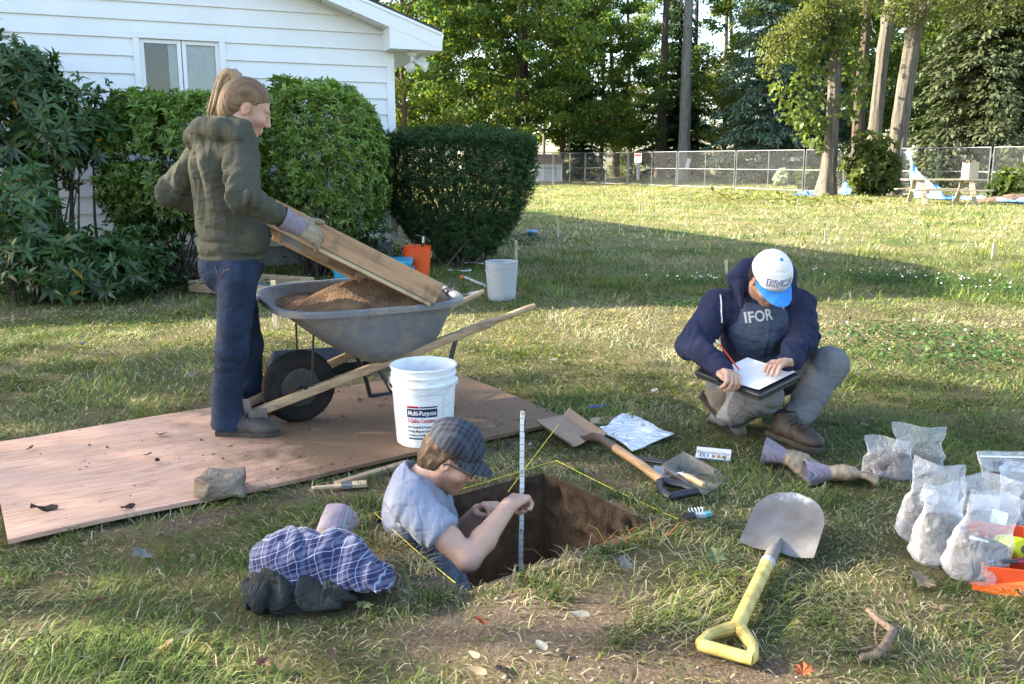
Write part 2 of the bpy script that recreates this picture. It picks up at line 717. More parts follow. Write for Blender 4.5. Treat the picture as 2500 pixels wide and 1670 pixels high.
al = axis_lines(-4.6, 7.0, 0.05, (-PHA, PHA), 900)
bl = axis_lines(-3.4, 7.0, 0.05, (-PHB, PHB), 900)
A_, B_ = np.meshgrid(al, bl, indexing='ij')
gx = PIT_C.x + A_ * PA.x + B_ * PB.x
gy = PIT_C.y + A_ * PA.y + B_ * PB.y
gz = ground_z(gx, gy)
na, nb = len(al), len(bl)
ii, jj = np.meshgrid(np.arange(na - 1), np.arange(nb - 1), indexing='ij')
hole = (np.abs((al[ii] + al[ii + 1]) / 2) < PHA - 1e-4) & (np.abs((bl[jj] + bl[jj + 1]) / 2) < PHB - 1e-4)
ii, jj = ii[~hole], jj[~hole]
gq = np.stack([ii * nb + jj, (ii + 1) * nb + jj, (ii + 1) * nb + jj + 1, ii * nb + jj + 1], 1)
gcol = np.repeat(bare(gx, gy).ravel()[:, None], 3, 1)

t = NT('lawn_soil')
oc = t.coord('Object')
big = t.noise(oc, 0.35, 5, 0.6)
mid = t.noise(oc, 3.0, 6, 0.65)
fine = t.noise(oc, 75, 8, 0.78)
mid2 = t.noise(t.coord('Object', (1, 1, 1), (0, 0, 0.7)), 0.9, 5, 0.65)
green = t.ramp(fine, [(0.25, (0.030, 0.045, 0.014)), (0.55, (0.075, 0.110, 0.030)), (0.8, (0.13, 0.16, 0.055))])
straw = t.ramp(fine, [(0.25, (0.10, 0.085, 0.04)), (0.55, (0.24, 0.20, 0.095)), (0.8, (0.36, 0.31, 0.17))])
lawn = t.mix(t.ramp(t.mix(0.5, big, mid2), [(0.40, (0, 0, 0)), (0.60, (1, 1, 1))]), straw, green)
lawn = t.mix(1.0, lawn, (1.35, 1.35, 1.3), 'MULTIPLY')
soil = t.ramp(fine, [(0.32, (0.04, 0.027, 0.017)), (0.5, (0.17, 0.118, 0.076)), (0.66, (0.36, 0.28, 0.205))])
soil = t.mix(t.ramp(mid, [(0.35, (0, 0, 0)), (0.7, (1, 1, 1))]), soil, t.mix(0.5, soil, (0.30, 0.23, 0.165)))
at = t.n('Attribute', attribute_name='Col')
sep = t.n('SeparateXYZ')
t.l(oc, sep.inputs[0])
far = t.n('MapRange')
far.inputs['From Min'].default_value = 7
far.inputs['From Max'].default_value = 13
t.l(sep.outputs[1], far.inputs['Value'])
thatch = t.ramp(fine, [(0.25, (0.045, 0.038, 0.018)), (0.55, (0.13, 0.11, 0.055)), (0.8, (0.25, 0.21, 0.115))])
lawn2 = t.mix(far.outputs[0], t.mix(0.45, thatch, lawn), lawn)
t.base(t.mix(at.outputs['Color'], lawn2, soil))
t.b.inputs['Roughness'].default_value = 0.95
t.b.inputs['Specular IOR Level'].default_value = 0.1
t.l(t.bump(t.noise(oc, 38, 8, 0.75), 1.0, 0.045), t.b.inputs['Normal'])
M_GROUND = t.m
ground = mesh_np('ground', np.stack([gx, gy, gz], -1).reshape(-1, 3), gq, M_GROUND, smooth=True, col=gcol)
tag(ground, kind='structure')

t = NT('pit_soil')
oc = t.coord('Object')
sep = t.n('SeparateXYZ')
t.l(oc, sep.inputs[0])
wob = t.noise(oc, 5, 4)
ad = t.n('Math', operation='MULTIPLY_ADD')
t.l(wob, ad.inputs[0]); ad.inputs[1].default_value = 0.14
t.l(sep.outputs[2], ad.inputs[2])
mr = t.n('MapRange')
mr.inputs['From Min'].default_value = -1.1
mr.inputs['From Max'].default_value = 0.10
t.l(ad.outputs[0], mr.inputs['Value'])
strata = t.ramp(mr.outputs[0], [(0.0, (0.17, 0.10, 0.057)), (0.45, (0.24, 0.145, 0.08)), (0.70, (0.24, 0.145, 0.08)), (0.86, (0.15, 0.095, 0.057)), (1.0, (0.08, 0.056, 0.039))])
fn = t.mix(.5, t.noise(oc, 55, 6, 0.7), t.noise(t.coord('Object', (26, 26, 1.6)), 1.5, 5, .6, .3))
t.base(t.mix(0.8, strata, t.ramp(fn, [(0.36, (0.55, 0.55, 0.55)), (0.62, (1.15, 1.15, 1.15))]), 'MULTIPLY'))
t.b.inputs['Roughness'].default_value = 0.95
t.b.inputs['Specular IOR Level'].default_value = 0.1
t.l(t.bump(t.noise(oc, 22, 6, 0.6), 0.45, 0.02, t.bump(fn, .5, .012)), t.b.inputs['Normal'])
M_PIT = t.m
pit = thing('excavation_pit', 'deep square test pit cut into the lawn with brown soil walls', 'pit', (0, 0, 0))
cornersP = [PIT_C + PA * sa * PHA + PB * sb * PHB for sa, sb in ((-1, -1), (1, -1), (1, 1), (-1, 1))]
for e in range(4):
    p, q = cornersP[e], cornersP[(e + 1) % 4]
    nu, nv = 60, 56
    uu, vv = np.meshgrid(np.linspace(0, 1, nu), np.linspace(0, 1, nv), indexing='ij')
    x = p.x + (q.x - p.x) * uu
    y = p.y + (q.y - p.y) * uu
    inw = Vector((-(q - p).y, (q - p).x, 0)).normalized()
    z0 = ground_z(x, y) + 0.002
    z = z0 + (PIT_Z - z0) * vv ** 1.15
    amp = 0.028 * np.exp(-((vv - 0.12) / 0.12) ** 2) + 0.006
    n = vnoise(uu * 9 + e * 7, z * 9, 0 * z, 11) + 0.6 * vnoise(uu * 22 + e * 3, z * 22, 0 * z, 12)
    off = (-np.abs(n) * amp * 1.3 + 0.004) * np.clip(vv * 14, 0, 1)
    edge = np.clip(np.minimum(uu, 1 - uu) * 12, 0, 1)
    off = off * edge
    vs = np.stack([x + inw.x * off, y + inw.y * off, z], -1).reshape(-1, 3)
    a, b = np.meshgrid(np.arange(nu - 1), np.arange(nv - 1), indexing='ij')
    a, b = a.ravel(), b.ravel()
    fq = np.stack([a * nv + b, a * nv + b + 1, (a + 1) * nv + b + 1, (a + 1) * nv + b], 1)
    mesh_np('pit_wall', vs, fq, M_PIT, pit, smooth=True)
uu, vv = np.meshgrid(np.linspace(-1, 1, 24), np.linspace(-1, 1, 20), indexing='ij')
fx = PIT_C.x + PA.x * uu * (PHA + .03) + PB.x * vv * (PHB + .03)
fy = PIT_C.y + PA.y * uu * (PHA + .03) + PB.y * vv * (PHB + .03)
fz = PIT_Z + 0.008 * vnoise(fx * 9, fy * 9, 0 * fx, 13)
a, b = np.meshgrid(np.arange(23), np.arange(19), indexing='ij')
a, b = a.ravel(), b.ravel()
mesh_np('pit_floor', np.stack([fx, fy, fz], -1).reshape(-1, 3), np.stack([a * 20 + b, (a + 1) * 20 + b, (a + 1) * 20 + b + 1, a * 20 + b + 1], 1), M_PIT, pit, smooth=True)
rm = mat('root', (0.16, 0.11, 0.07), 0.9)
for k in range(26):
    e = random.choice((1, 1, 2, 2, 2))
    p, q = cornersP[e], cornersP[(e + 1) % 4]
    s = random.uniform(0.06, 0.94)
    inw = Vector((-(q - p).y, (q - p).x, 0)).normalized()
    b0 = p.lerp(q, s) - inw * 0.02 + Vector((0, 0, random.uniform(-0.10, -0.01)))
    pts = [b0]
    d = inw * 0.6 + Vector((random.uniform(-.6, .6), random.uniform(-.6, .6), random.uniform(-.8, .3)))
    for i in range(4):
        d = d * 0.8 + Vector((random.uniform(-.4, .4), random.uniform(-.4, .4), -0.5))
        pts.append(pts[-1] + d.normalized() * random.uniform(0.008, 0.022))
    MB().tube(pts, [0.0022, 0.0018, 0.0015, 0.001, 0.0006], 5).build('root', rm, pit, True)

M_SIDING = mat('white_siding', (0.80, 0.80, 0.80), 0.45, var=0.05, scale=2.0, bump=0.05, bscale=8, bdist=0.01)
M_TRIM = mat('white_trim', (0.82, 0.82, 0.82), 0.4, var=0.03)
M_SOFFIT = mat('soffit', (0.78, 0.78, 0.76), 0.5, var=0.05)
M_CONC = mat('foundation_block', (0.22, 0.23, 0.25), 0.9, var=0.25, bump=0.3, bscale=40)
M_ROOF = mat('asphalt_shingle', (0.045, 0.045, 0.05), 0.95, var=0.3, scale=60, bump=0.5, bscale=90)
HOUSE_C = Vector((-1.57, 11.1, 0))
house = thing('house', 'white house with horizontal siding and a low gable roof', 'house', HOUSE_C, (0, 0, R(22.5)))
HW, HD, SLOPE, EAVE = 9.0, 12.0, 0.35, 2.70           # width, depth, roof pitch, eave soffit level
HOUSE_M = Matrix.Translation(HOUSE_C) @ Matrix.Rotation(R(22.5), 4, 'Z')


WX0, WX1, WZ0, WZ1 = -2.98, -1.98, 1.50, 2.745           # window opening with its casing
row, z = 0.198, 0.307
i = 0
while z < EAVE + HW / 2 * SLOPE + 0.1:
    zt = z + row
    def half(zz):                                       # half-length of the wall at that height
        if zz <= EAVE + 0.225: return HW / 2
        return max(0.0, HW / 2 - (zz - EAVE - 0.16) / SLOPE)
    segs = [(-HW / 2 - half(zt), -HW / 2 + half(zt))] if half(z) > 0.05 else []
    if half(zt) < HW / 2: segs = [(-HW / 2 - half(z), -HW / 2 + half(z))]
    if zt > WZ0 + 0.02 and z < WZ1 - 0.02:
        segs = [(-HW, WX0), (WX1, 0)]
        if z < WZ1 < zt: segs.append((WX0, WX1))
    for (x0, x1) in segs:
        m = MB()
        zb0, zb1 = (WZ1 + .002 if (x0, x1) == (WX0, WX1) else z), zt
        xs0, xs1 = x0, x1
        if zb0 > EAVE + 0.1 and half(zt) < HW / 2:
            tx0, tx1 = -HW / 2 - half(zt), -HW / 2 + half(zt)
        else:
            tx0, tx1 = x0, x1
        th = 0.027
        vs = [(xs0, -th, zb0), (xs1, -th, zb0), (tx1, -0.002, zb1), (tx0, -0.002, zb1), (xs0, 0.004, zb0), (xs1, 0.004, zb0), (tx1, 0.004, zb1), (tx0, 0.004, zb1)]
        m.add(vs, [(0, 1, 2, 3), (0, 4, 5, 1), (4, 7, 6, 5), (1, 5, 6, 2), (0, 3, 7, 4)])
        m.build('siding_board', M_SIDING, house)
    z = zt
    i += 1
m = MB()
for (x0, x1, z0, z1) in ((-HW, WX0 + .05, 0.25, EAVE + .1), (WX1 - .05, 0, 0.25, EAVE + .1), (WX0 + .05, WX1 - .05, 0.25, WZ0 + .05), (WX0 + .05, WX1 - .05, WZ1 - .05, EAVE + .1)):
    m.box(((x0 + x1) / 2, 0.07, (z0 + z1) / 2), (x1 - x0 - 0.002, 0.12, z1 - z0 - 0.002))
gw = HW / 2 * SLOPE
m.add([(-HW, 0.012, EAVE + .1), (0, 0.012, EAVE + .1), (0, 0.012, EAVE + .225), (-HW / 2, 0.012, EAVE + .225 + gw), (-HW, 0.012, EAVE + .225)] + [(-HW, 0.13, EAVE + .1), (0, 0.13, EAVE + .1), (0, 0.13, EAVE + .225), (-HW / 2, 0.13, EAVE + .225 + gw), (-HW, 0.13, EAVE + .225)],
      [(0, 1, 2, 3, 4), (9, 8, 7, 6, 5), (0, 5, 6, 1), (1, 6, 7, 2), (2, 7, 8, 3), (3, 8, 9, 4), (4, 9, 5, 0)])
m.build('front_wall', M_SIDING, house)
MB().box((-0.07, HD / 2 + .14, 1.5), (0.12, HD, 2.6)).build('side_wall', M_SIDING, house)
MB().box((-HW + 0.07, HD / 2 + .14, 1.5), (0.12, HD, 2.6)).build('side_wall', M_SIDING, house)
MB().box((-HW / 2, HD + .2, 1.9), (HW, 0.12, 3.4)).build('rear_wall', M_SIDING, house)
MB().box((-HW / 2, 0.09, 0.15), (HW - .04, 0.14, 0.30)).build('foundation', M_CONC, house)
MB().box((0.012, -0.010, 1.50), (0.10, 0.05, 2.42)).build('corner_trim', M_TRIM, house, bevel=0.004)
ro_x, ro_y = 0.60, 0.36
m = MB()
zr = EAVE + 0.19
pts = []
for yy in (-ro_y, HD + 0.5):
    pts += [(ro_x, yy, zr), (-HW / 2, yy, zr + (HW / 2 + ro_x) * SLOPE), (-HW - ro_x, yy, zr)]
    pts += [(ro_x, yy, zr + .03), (-HW / 2, yy, zr + .035 + (HW / 2 + ro_x) * SLOPE), (-HW - ro_x, yy, zr + .03)]
m.add(pts, [(0, 1, 4, 3), (1, 2, 5, 4), (6, 9, 10, 7), (7, 10, 11, 8), (3, 4, 10, 9), (4, 5, 11, 10), (0, 6, 7, 1), (1, 7, 8, 2), (0, 3, 9, 6), (2, 8, 11, 5)])
roof = m.build('roof', M_ROOF, house)
m = MB()                                                # rake fascia boards follow the slope
for sgn in (1, -1):
    xa, xb = (ro_x, -HW / 2) if sgn == 1 else (-HW - ro_x, -HW / 2)
    za, zb = zr - 0.004, zr - 0.004 + (HW / 2 + ro_x) * SLOPE
    m = MB()
    y0, y1 = -ro_y - 0.006, -ro_y + 0.02
    h = 0.20
    m.add([(xa, y0, za), (xa, y0, za - h), (xb, y0, zb - h), (xb, y0, zb), (xa, y1, za), (xa, y1, za - h), (xb, y1, zb - h), (xb, y1, zb)],
          [(0, 1, 2, 3), (7, 6, 5, 4), (0, 4, 5, 1), (1, 5, 6, 2), (2, 6, 7, 3), (3, 7, 4, 0)])
    m.build('rake_board', M_TRIM, house)
    m = MB()
    m.add([(xa, y0 - .012, za + .001), (xa, y0 - .012, za - .035), (xb, y0 - .012, zb - .035), (xb, y0 - .012, zb + .001), (xa, y0 - .001, za + .001), (xa, y0 - .001, za - .035), (xb, y0 - .001, zb - .035), (xb, y0 - .001, zb + .001)],
          [(0, 1, 2, 3), (7, 6, 5, 4), (0, 4, 5, 1), (1, 5, 6, 2), (2, 6, 7, 3), (3, 7, 4, 0)])
    m.build('drip_edge', M_TRIM, house)
for sgn in (1, -1):
    n = 14
    for k in range(n):
        f0, f1 = k / n, (k + 0.97) / n
        xe = ro_x if sgn == 1 else -HW - ro_x
        xa, xb = xe + (-HW / 2 - xe) * f0, xe + (-HW / 2 - xe) * f1
        za, zb = zr - .19 + (HW / 2 + ro_x) * SLOPE * f0, zr - .19 + (HW / 2 + ro_x) * SLOPE * f1
        m = MB()
        m.add([(xa, -ro_y + .021, za), (xb, -ro_y + .021, zb), (xb, .01, zb), (xa, .01, za), (xa, -ro_y + .021, za + .01), (xb, -ro_y + .021, zb + .01), (xb, .01, zb + .01), (xa, .01, za + .01)],
              [(0, 1, 2, 3), (7, 6, 5, 4), (0, 4, 5, 1), (1, 5, 6, 2), (2, 6, 7, 3), (3, 7, 4, 0)])
        m.build('soffit_panel', M_SOFFIT, house)
m = MB()
bx0 = -0.075
m.add([(bx0, -ro_y - .002, EAVE - .03), (ro_x - .002, -ro_y - .002, EAVE - .03), (ro_x - .002, -ro_y - .002, zr - .2), (bx0, -ro_y - .002, zr - .2 + (ro_x - bx0) * SLOPE),
       (bx0, .0, EAVE - .03), (ro_x - .002, .0, EAVE - .03), (ro_x - .002, .0, zr - .2), (bx0, .0, zr - .2 + (ro_x - bx0) * SLOPE)],
      [(0, 1, 2, 3), (7, 6, 5, 4), (0, 4, 5, 1), (1, 5, 6, 2), (2, 6, 7, 3), (3, 7, 4, 0)])
m.build('eave_return', M_TRIM, house)
MB().box((ro_x / 2 - .002, HD / 2, EAVE - .022), (ro_x - .02, HD - .02, .02)).build('eave_soffit', M_SOFFIT, house)
MB().box((ro_x - .012, HD / 2 - .1, zr - .1), (.02, HD + .3, .19)).build('eave_fascia', M_TRIM, house)
m = MB()
prof = [(0, 0.10), (0, 0), (0.05, -0.01), (0.085, 0.02), (0.10, 0.09), (0.11, 0.10), (0.10, 0.105), (0.09, 0.09), (0.075, 0.03), (0.045, 0.003), (0.006, 0.01), (0.006, 0.10)]
m.prism([(x, z) for x, z in prof], HD + .2, (ro_x + .002, HD + .1, zr - .09), Matrix(((1, 0, 0), (0, 0, -1), (0, 1, 0))))
m.build('gutter', M_TRIM, house)
win = MB()
win.box(((WX0 + WX1) / 2, -.012, WZ1 - .03), (WX1 - WX0, .045, .06))
win.box(((WX0 + WX1) / 2, -.012, WZ0 + .03), (WX1 - WX0, .06, .06))
for xx in (WX0 + .035, WX1 - .035): win.box((xx, -.012, (WZ0 + WZ1) / 2), (.07, .045, WZ1 - WZ0 - .122))
win = win.build('window', M_TRIM, house, bevel=.004)
MIDX = (WX0 + WX1) / 2
t = NT('window_glass')
t.base((0.03, 0.035, 0.04))
t.b.inputs['Roughness'].default_value = 0.02
t.b.inputs['Specular IOR Level'].default_value = 1.0
fr_ = t.n('Fresnel'); fr_.inputs[0].default_value = 1.6
tp_ = t.n('BsdfTransparent'); tp_.inputs[0].default_value = (.9, .93, .95, 1)
gl_ = t.n('BsdfGlossy'); gl_.inputs['Roughness'].default_value = .015
mx_ = t.n('MixShader')
t.l(fr_.outputs[0], mx_.inputs[0]); t.l(tp_.outputs[0], mx_.inputs[1]); t.l(gl_.outputs[0], mx_.inputs[2]); t.l(mx_.outputs[0], t.out.inputs[0])
M_GLASS = t.m
for s, (xa, xb) in enumerate(((WX0 + .07, MIDX + .01), (MIDX + .02, WX1 - .07))):
    m = MB()
    yy = 0.016 + 0.0 * s
    for xx in (xa + .022, xb - .022): m.box((xx, yy, (WZ0 + WZ1) / 2), (.044, .03, WZ1 - WZ0 - .124))
    for zz in (WZ0 + .085, WZ1 - .085): m.box(((xa + xb) / 2, yy, zz), (xb - xa - .09, .028, .045))
    m.build('sash', M_TRIM, win, bevel=.003)
    MB().box(((xa + xb) / 2, yy + .004, (WZ0 + WZ1) / 2), (xb - xa - .086, .004, WZ1 - WZ0 - .21)).build('pane', M_GLASS, win)
M_CURT = cloth_mat('grey_curtain', (0.018, 0.022, 0.025), var=.25, weave=300)
M_BLIND = cloth_mat('pale_blind', (0.78, 0.79, 0.80), var=.04, weave=300)
for (xa, xb, mm, nm, amp) in ((WX0 + .08, WX0 + .36, M_CURT, 'curtain', .018), (MIDX + .03, WX1 - .07, M_BLIND, 'blind', .004), (WX0 + .37, MIDX + .02, M_BLIND, 'blind', .004)):
    P = [[(xa + (xb - xa) * i / 40, 0.055 + amp * math.sin(i * .95) + amp * .5 * math.sin(i * .41 + 1), WZ0 + .03 + (WZ1 - WZ0 - .08) * j / 3) for j in range(4)] for i in range(41)]
    MB().grid(P, .003).build(nm, mm, win, True)
MB().box(((WX0 + WX1) / 2, .9, 1.7), (2.2, .05, 2)).build('room_wall', mat('dim_room', (.05, .05, .05), .9), house)
m = MB()
m.box((-2.62, -0.004, .27), (.42, .02, .02)); m.box((-2.62, -0.004, .12), (.42, .02, .02))
for xx in (-2.82, -2.42): m.box((xx, -0.004, .195), (.02, .02, .13))
vent = m.build('foundation_vent', mat('vent_metal', (.5, .52, .55), .35, metal=.8), house)
for k in range(4): MB().box((-2.62, .004, .145 + k * .033), (.38, .02, .006), Matrix.Rotation(.6, 3, 'X')).build('louvre', mat('louvre_metal', (.4, .42, .45), .4, metal=.7) if k == 0 else bpy.data.materials['louvre_metal'], vent)

fl_loc = HOUSE_M @ Vector((.26, -.16, EAVE - .034))
fl = thing('floodlight', 'white outdoor flood lamp with two heads under the eave corner', 'lamp', fl_loc, (0, 0, R(22.5)))
M_LAMPW = mat('lamp_white', (.72, .71, .66), .4, var=.06)
MB().lathe([(.055, 0), (.06, -.012), (.058, -.05), (.03, -.06), (.022, -.11), (0, -.115)], 20).build('mount', M_LAMPW, fl, True)


def lamp_head(base, d, name, lens=True):
    rm = rot_to(d)
    h = MB().tube([Vector((0, 0, -.08)), base], .012, 8).lathe([(.0, -.01), (.024, 0), (.026, .05), (.045, .085), (.066, .12), (.07, .135), (.066, .14), (.055, .125), (.0, .118)], 20, base, rm).build(name, M_LAMPW, fl, True)
    MB().lathe([(0.0, .0), (.054, .0), (.056, .006), (0, .016)], 18, Vector(base) + rm @ Vector((0, 0, .124)), rm).build('lens', mat('lamp_lens', (.8, .8, .78), .15, spec=.8), h, True)


lamp_head((.06, -.02, -.13), (.85, -.45, -.45), 'lamp_head')
lamp_head((.05, .05, -.12), (.9, .5, .25), 'lamp_head')
MB().lathe([(0, -.07), (.03, -.064), (.058, -.03), (.064, .0), (.058, .03), (.03, .064), (0, .07)], 18, (-.03, -.03, -.20), Matrix.Rotation(.4, 3, 'Y')).tube([(0, 0, -.09), (-.02, -.02, -.15)], .014, 8).build('sensor', mat('sensor_cream', (.62, .60, .5), .45, var=.05), fl, True)
m = MB().tube([(.10, -.02, -.10), (.16, .03, -.16)], .01, 8)
m.box((.19, .05, -.185), (.07, .03, .025), Matrix.Rotation(.5, 3, 'Z'))
m.build('bracket', M_LAMPW, fl)

def norm_rows(a):
    return a / np.maximum(np.linalg.norm(a, axis=1, keepdims=True), 1e-9)


def leaf_quads(b, d, n, L, W, fold=0.25, droop=0.12):
    """one folded leaf for each row: base b, direction d, rough upward normal n"""
    d = norm_rows(d)
    s = norm_rows(np.cross(d, n))
    n = np.cross(s, d)
    L = np.broadcast_to(np.asarray(L, float), (len(b),))[:, None]
    W = np.broadcast_to(np.asarray(W, float), (len(b),))[:, None]
    m = b + d * L * 0.48
    tip = b + d * L - n * L * droop
    v = np.stack([b, m + s * W / 2 + n * W * fold, tip, m - s * W / 2 + n * W * fold], 1).reshape(-1, 3)
    q = np.arange(len(b) * 4, dtype=np.int32).reshape(-1, 4)
    return v, q


def rand_dirs(n, rng):
    return norm_rows(rng.normal(size=(n, 3)))


def lerp_col(c0, c1, f):
    c0, c1 = np.array(c0, float), np.array(c1, float)
    return c0 + (c1 - c0) * np.clip(f, 0, 1)[:, None]


M_BARK = []
for nm, c in (('bark_brown', (0.11, 0.085, 0.065)), ('bark_grey', (0.25, 0.235, 0.205)), ('bark_pale', (0.17, 0.15, 0.122)), ('bark_dark', (0.055, 0.045, 0.036))):
    t = NT(nm)
    vec = t.coord('Object', (5, 5, 0.45))
    f = t.noise(vec, 2.2, 8, 0.7, 1.2)
    t.base(t.ramp(f, [(0.3, g3(c, 0.35)), (0.5, g3(c, .9)), (0.72, g3(c, 1.35))]))
    t.b.inputs['Roughness'].default_value = 0.95
    t.b.inputs['Specular IOR Level'].default_value = 0.1
    t.l(t.bump(f, 1.0, 0.08), t.b.inputs['Normal'])
    M_BARK.append(t.m)
M_LEAF = leaf_mat('tree_leaf', None, 0.5, 0.5, 0.25)
M_SHRUB = leaf_mat('shrub_leaf', None, 0.22, 0.38, 0.5)
M_NEEDLE = leaf_mat('needle', None, 0.15, 0.6, 0.2)


def wobbly(p0, p1, n, amp, rng):
    p0, p1 = np.array(p0, float), np.array(p1, float)
    t = np.linspace(0, 1, n)[:, None]
    p = p0 + (p1 - p0) * t
    w = np.cumsum(rng.normal(size=(n, 3)) * amp, axis=0)
    w -= t * w[-1]
    w[0] = 0
    return p + w * np.array([1, 1, .3])


def decid_proto(seed, h=17.0, r=4.2, crown0=3.0, n_clump=150, per=120, leaf=0.24, cA=(0.04, 0.082, 0.024), cB=(0.16, 0.245, 0.065), cY=(0.33, 0.33, 0.06), trunk_r=0.28, gap=0.0, bark=0, spread=1.0, fork=None):
    """returns (trunk mesh, crown mesh) of one broad-leaved tree standing at the origin"""
    rng = np.random.default_rng(seed)
    tr = MB()
    top = (rng.uniform(-.6, .6), rng.uniform(-.6, .6), h * 0.9)
    sp = wobbly((0, 0, -0.1), top, 12, 0.10, rng)
    rad = trunk_r * np.linspace(1, 0.12, 12) ** 0.9
    rad[0] *= 1.45; rad[1] *= 1.05
    tr.tube(sp, list(rad), 10)
    cl = []
    for k in range(n_clump):
        z = crown0 + (h - crown0) * rng.uniform(0, 1) ** 0.9
        f = (z - crown0) / (h - crown0)
        rr = r * (0.45 + 0.75 * math.sin(PI * min(1, (f * 0.9 + 0.16)))) * spread
        a = rng.uniform(0, 2 * PI)
        q = math.sqrt(rng.uniform(0.10, 1.0))
        c = np.array([math.cos(a) * rr * q, math.sin(a) * rr * q, z])
        cl.append(c)
        if k % 4 == 0:
            i = int(np.clip((z - 1.2) / (h * 0.9) * 11, 2, 10))
            b = sp[i]
            mid = (b + c) / 2 + rng.normal(size=3) * 0.25
            tr.tube([b, mid, c], [rad[i] * 0.45, rad[i] * 0.28, 0.015], 5, cap=False)
    cl = np.array(cl)
    n = n_clump * per
    ci = np.repeat(np.arange(n_clump), per)
    cr = rng.uniform(0.55, 1.15, n_clump)[ci]
    off = rand_dirs(n, rng) * (rng.uniform(0, 1, n) ** 0.5)[:, None] * cr[:, None] * np.array([1.15, 1.15, 0.55])
    b = cl[ci] + off
    d = rand_dirs(n, rng)
    d[:, 2] -= 0.35
    nn = rand_dirs(n, rng)
    nn[:, 2] += 1.1
    L = rng.uniform(0.7, 1.3, n) * leaf
    v, q = leaf_quads(b, d, nn, L, L * 0.72)
    tone = rng.uniform(0, 1, n_clump)[ci] * 0.7 + rng.uniform(0, 1, n) * 0.5
    col = lerp_col(cA, cB, tone)
    ye = rng.uniform(0, 1, n) < (rng.uniform(0, 1, n_clump) ** 3 * 0.5)[ci]
    col[ye] = np.array(cY) * rng.uniform(.5, 1.1, (ye.sum(), 1))
    a = tr.build('trunk', M_BARK[bark], None, True)
    c = mesh_np('crown', v, q, M_LEAF, None, col=np.repeat(col, 4, 0))
    ma, mc = a.data, c.data
    bpy.data.objects.remove(a); bpy.data.objects.remove(c)
    return ma, mc


def conifer_proto(seed, h=14, r=3.0, base=0.6, whorls=26, cA=(0.012, 0.03, 0.016), cB=(0.06, 0.10, 0.045), step=0.34, soft=False):
    rng = np.random.default_rng(seed)
    tr = MB()
    tr.tube([(0, 0, -0.1), (0, 0, h * .5), (0, 0, h)], [0.24, 0.14, 0.02], 8)
    B, D, N, LL, C = [], [], [], [], []
    for w in range(whorls):
        z = base + (h - base) * (w / whorls) ** 0.95
        rr = r * (1 - (z - base) / (h - base)) ** 0.85 + 0.15
        nb = rng.integers(6, 9)
        a0 = rng.uniform(0, 6.28)
        for k in range(nb):
            a = a0 + 6.283 * k / nb + rng.uniform(-.25, .25)
            L = rr * rng.uniform(0.72, 1.1)
            nseg = max(3, int(L / step * 1.6))
            up = rng.uniform(0.05, 0.3)
            for s in range(nseg):
                f = (s + 1) / nseg
                p = np.array([math.cos(a) * L * f, math.sin(a) * L * f, z + L * (up * f - 0.42 * f * f)])
                wid = 0.45 * L * (1 - f * 0.75) * (0.4 + 0.6 * min(1, f * 3))
                m = max(4, int(wid * 30))
                lat = rng.uniform(-1, 1, m)
                side = np.array([-math.sin(a), math.cos(a), 0])
                rad = np.array([math.cos(a), math.sin(a), 0])
                b = p + lat[:, None] * wid * side + rng.normal(size=(m, 3)) * 0.05 - np.abs(lat)[:, None] * rad * wid * 0.35
                dd = rad * 0.7 + side * lat[:, None] * 0.8 + rng.normal(size=(m, 3)) * 0.3 + np.array([0, 0, -0.35])
                B.append(b); D.append(dd)
                N.append(np.tile([0, 0, 1.0], (m, 1)) + rng.normal(size=(m, 3)) * 0.35)
                LL.append(rng.uniform(.6, 1.2, m) * step)
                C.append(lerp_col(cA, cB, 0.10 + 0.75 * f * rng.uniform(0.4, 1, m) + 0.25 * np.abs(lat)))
    b, d, n, L, c = (np.concatenate(q) for q in (B, D, N, LL, C))
    v, q = leaf_quads(b, d, n, L, L * (0.20 if soft else 0.42), 0.1, 0.1)
    a = tr.build('trunk', M_BARK[3], None, True)
    cc = mesh_np('crown', v, q, M_NEEDLE, None, col=np.repeat(c, 4, 0))
    ma, mc = a.data, cc.data
    bpy.data.objects.remove(a); bpy.data.objects.remove(cc)
    return ma, mc


def plant_tree(proto, name, label, loc, s=1.0, rz=0.0, cat='tree', group=None, sz=None, tilt=(0, 0)):
    t = thing(name, label, cat, loc, (tilt[0], tilt[1], rz), group)
    t.scale = (s, s, sz or s)
    for nm, me in zip(('trunk', 'crown'), proto):
        link(bpy.data.objects.new(nm, me), t)
    return t


D1 = decid_proto(1, 18, 4.6, 2.4, 175, 150, 0.24, trunk_r=.19)
D2 = decid_proto(2, 19, 4.2, 3.0, 135, 130, 0.25, trunk_r=.17, cA=(0.05, 0.09, 0.026), cB=(0.17, 0.24, 0.07), bark=1)
D3 = decid_proto(3, 15, 4.4, 0.6, 130, 140, 0.24, cA=(0.06, 0.09, 0.02), cB=(0.22, 0.24, 0.05), trunk_r=.13)
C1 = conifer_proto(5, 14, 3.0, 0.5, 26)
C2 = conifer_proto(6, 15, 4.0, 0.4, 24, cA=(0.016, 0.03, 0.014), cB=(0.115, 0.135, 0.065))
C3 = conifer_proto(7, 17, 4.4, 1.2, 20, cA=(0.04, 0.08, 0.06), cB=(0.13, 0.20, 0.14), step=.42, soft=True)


def at_px(u, Y):
    return Vector(((u * K - CX) / F_PX * Y * 1.0, Y, 0))


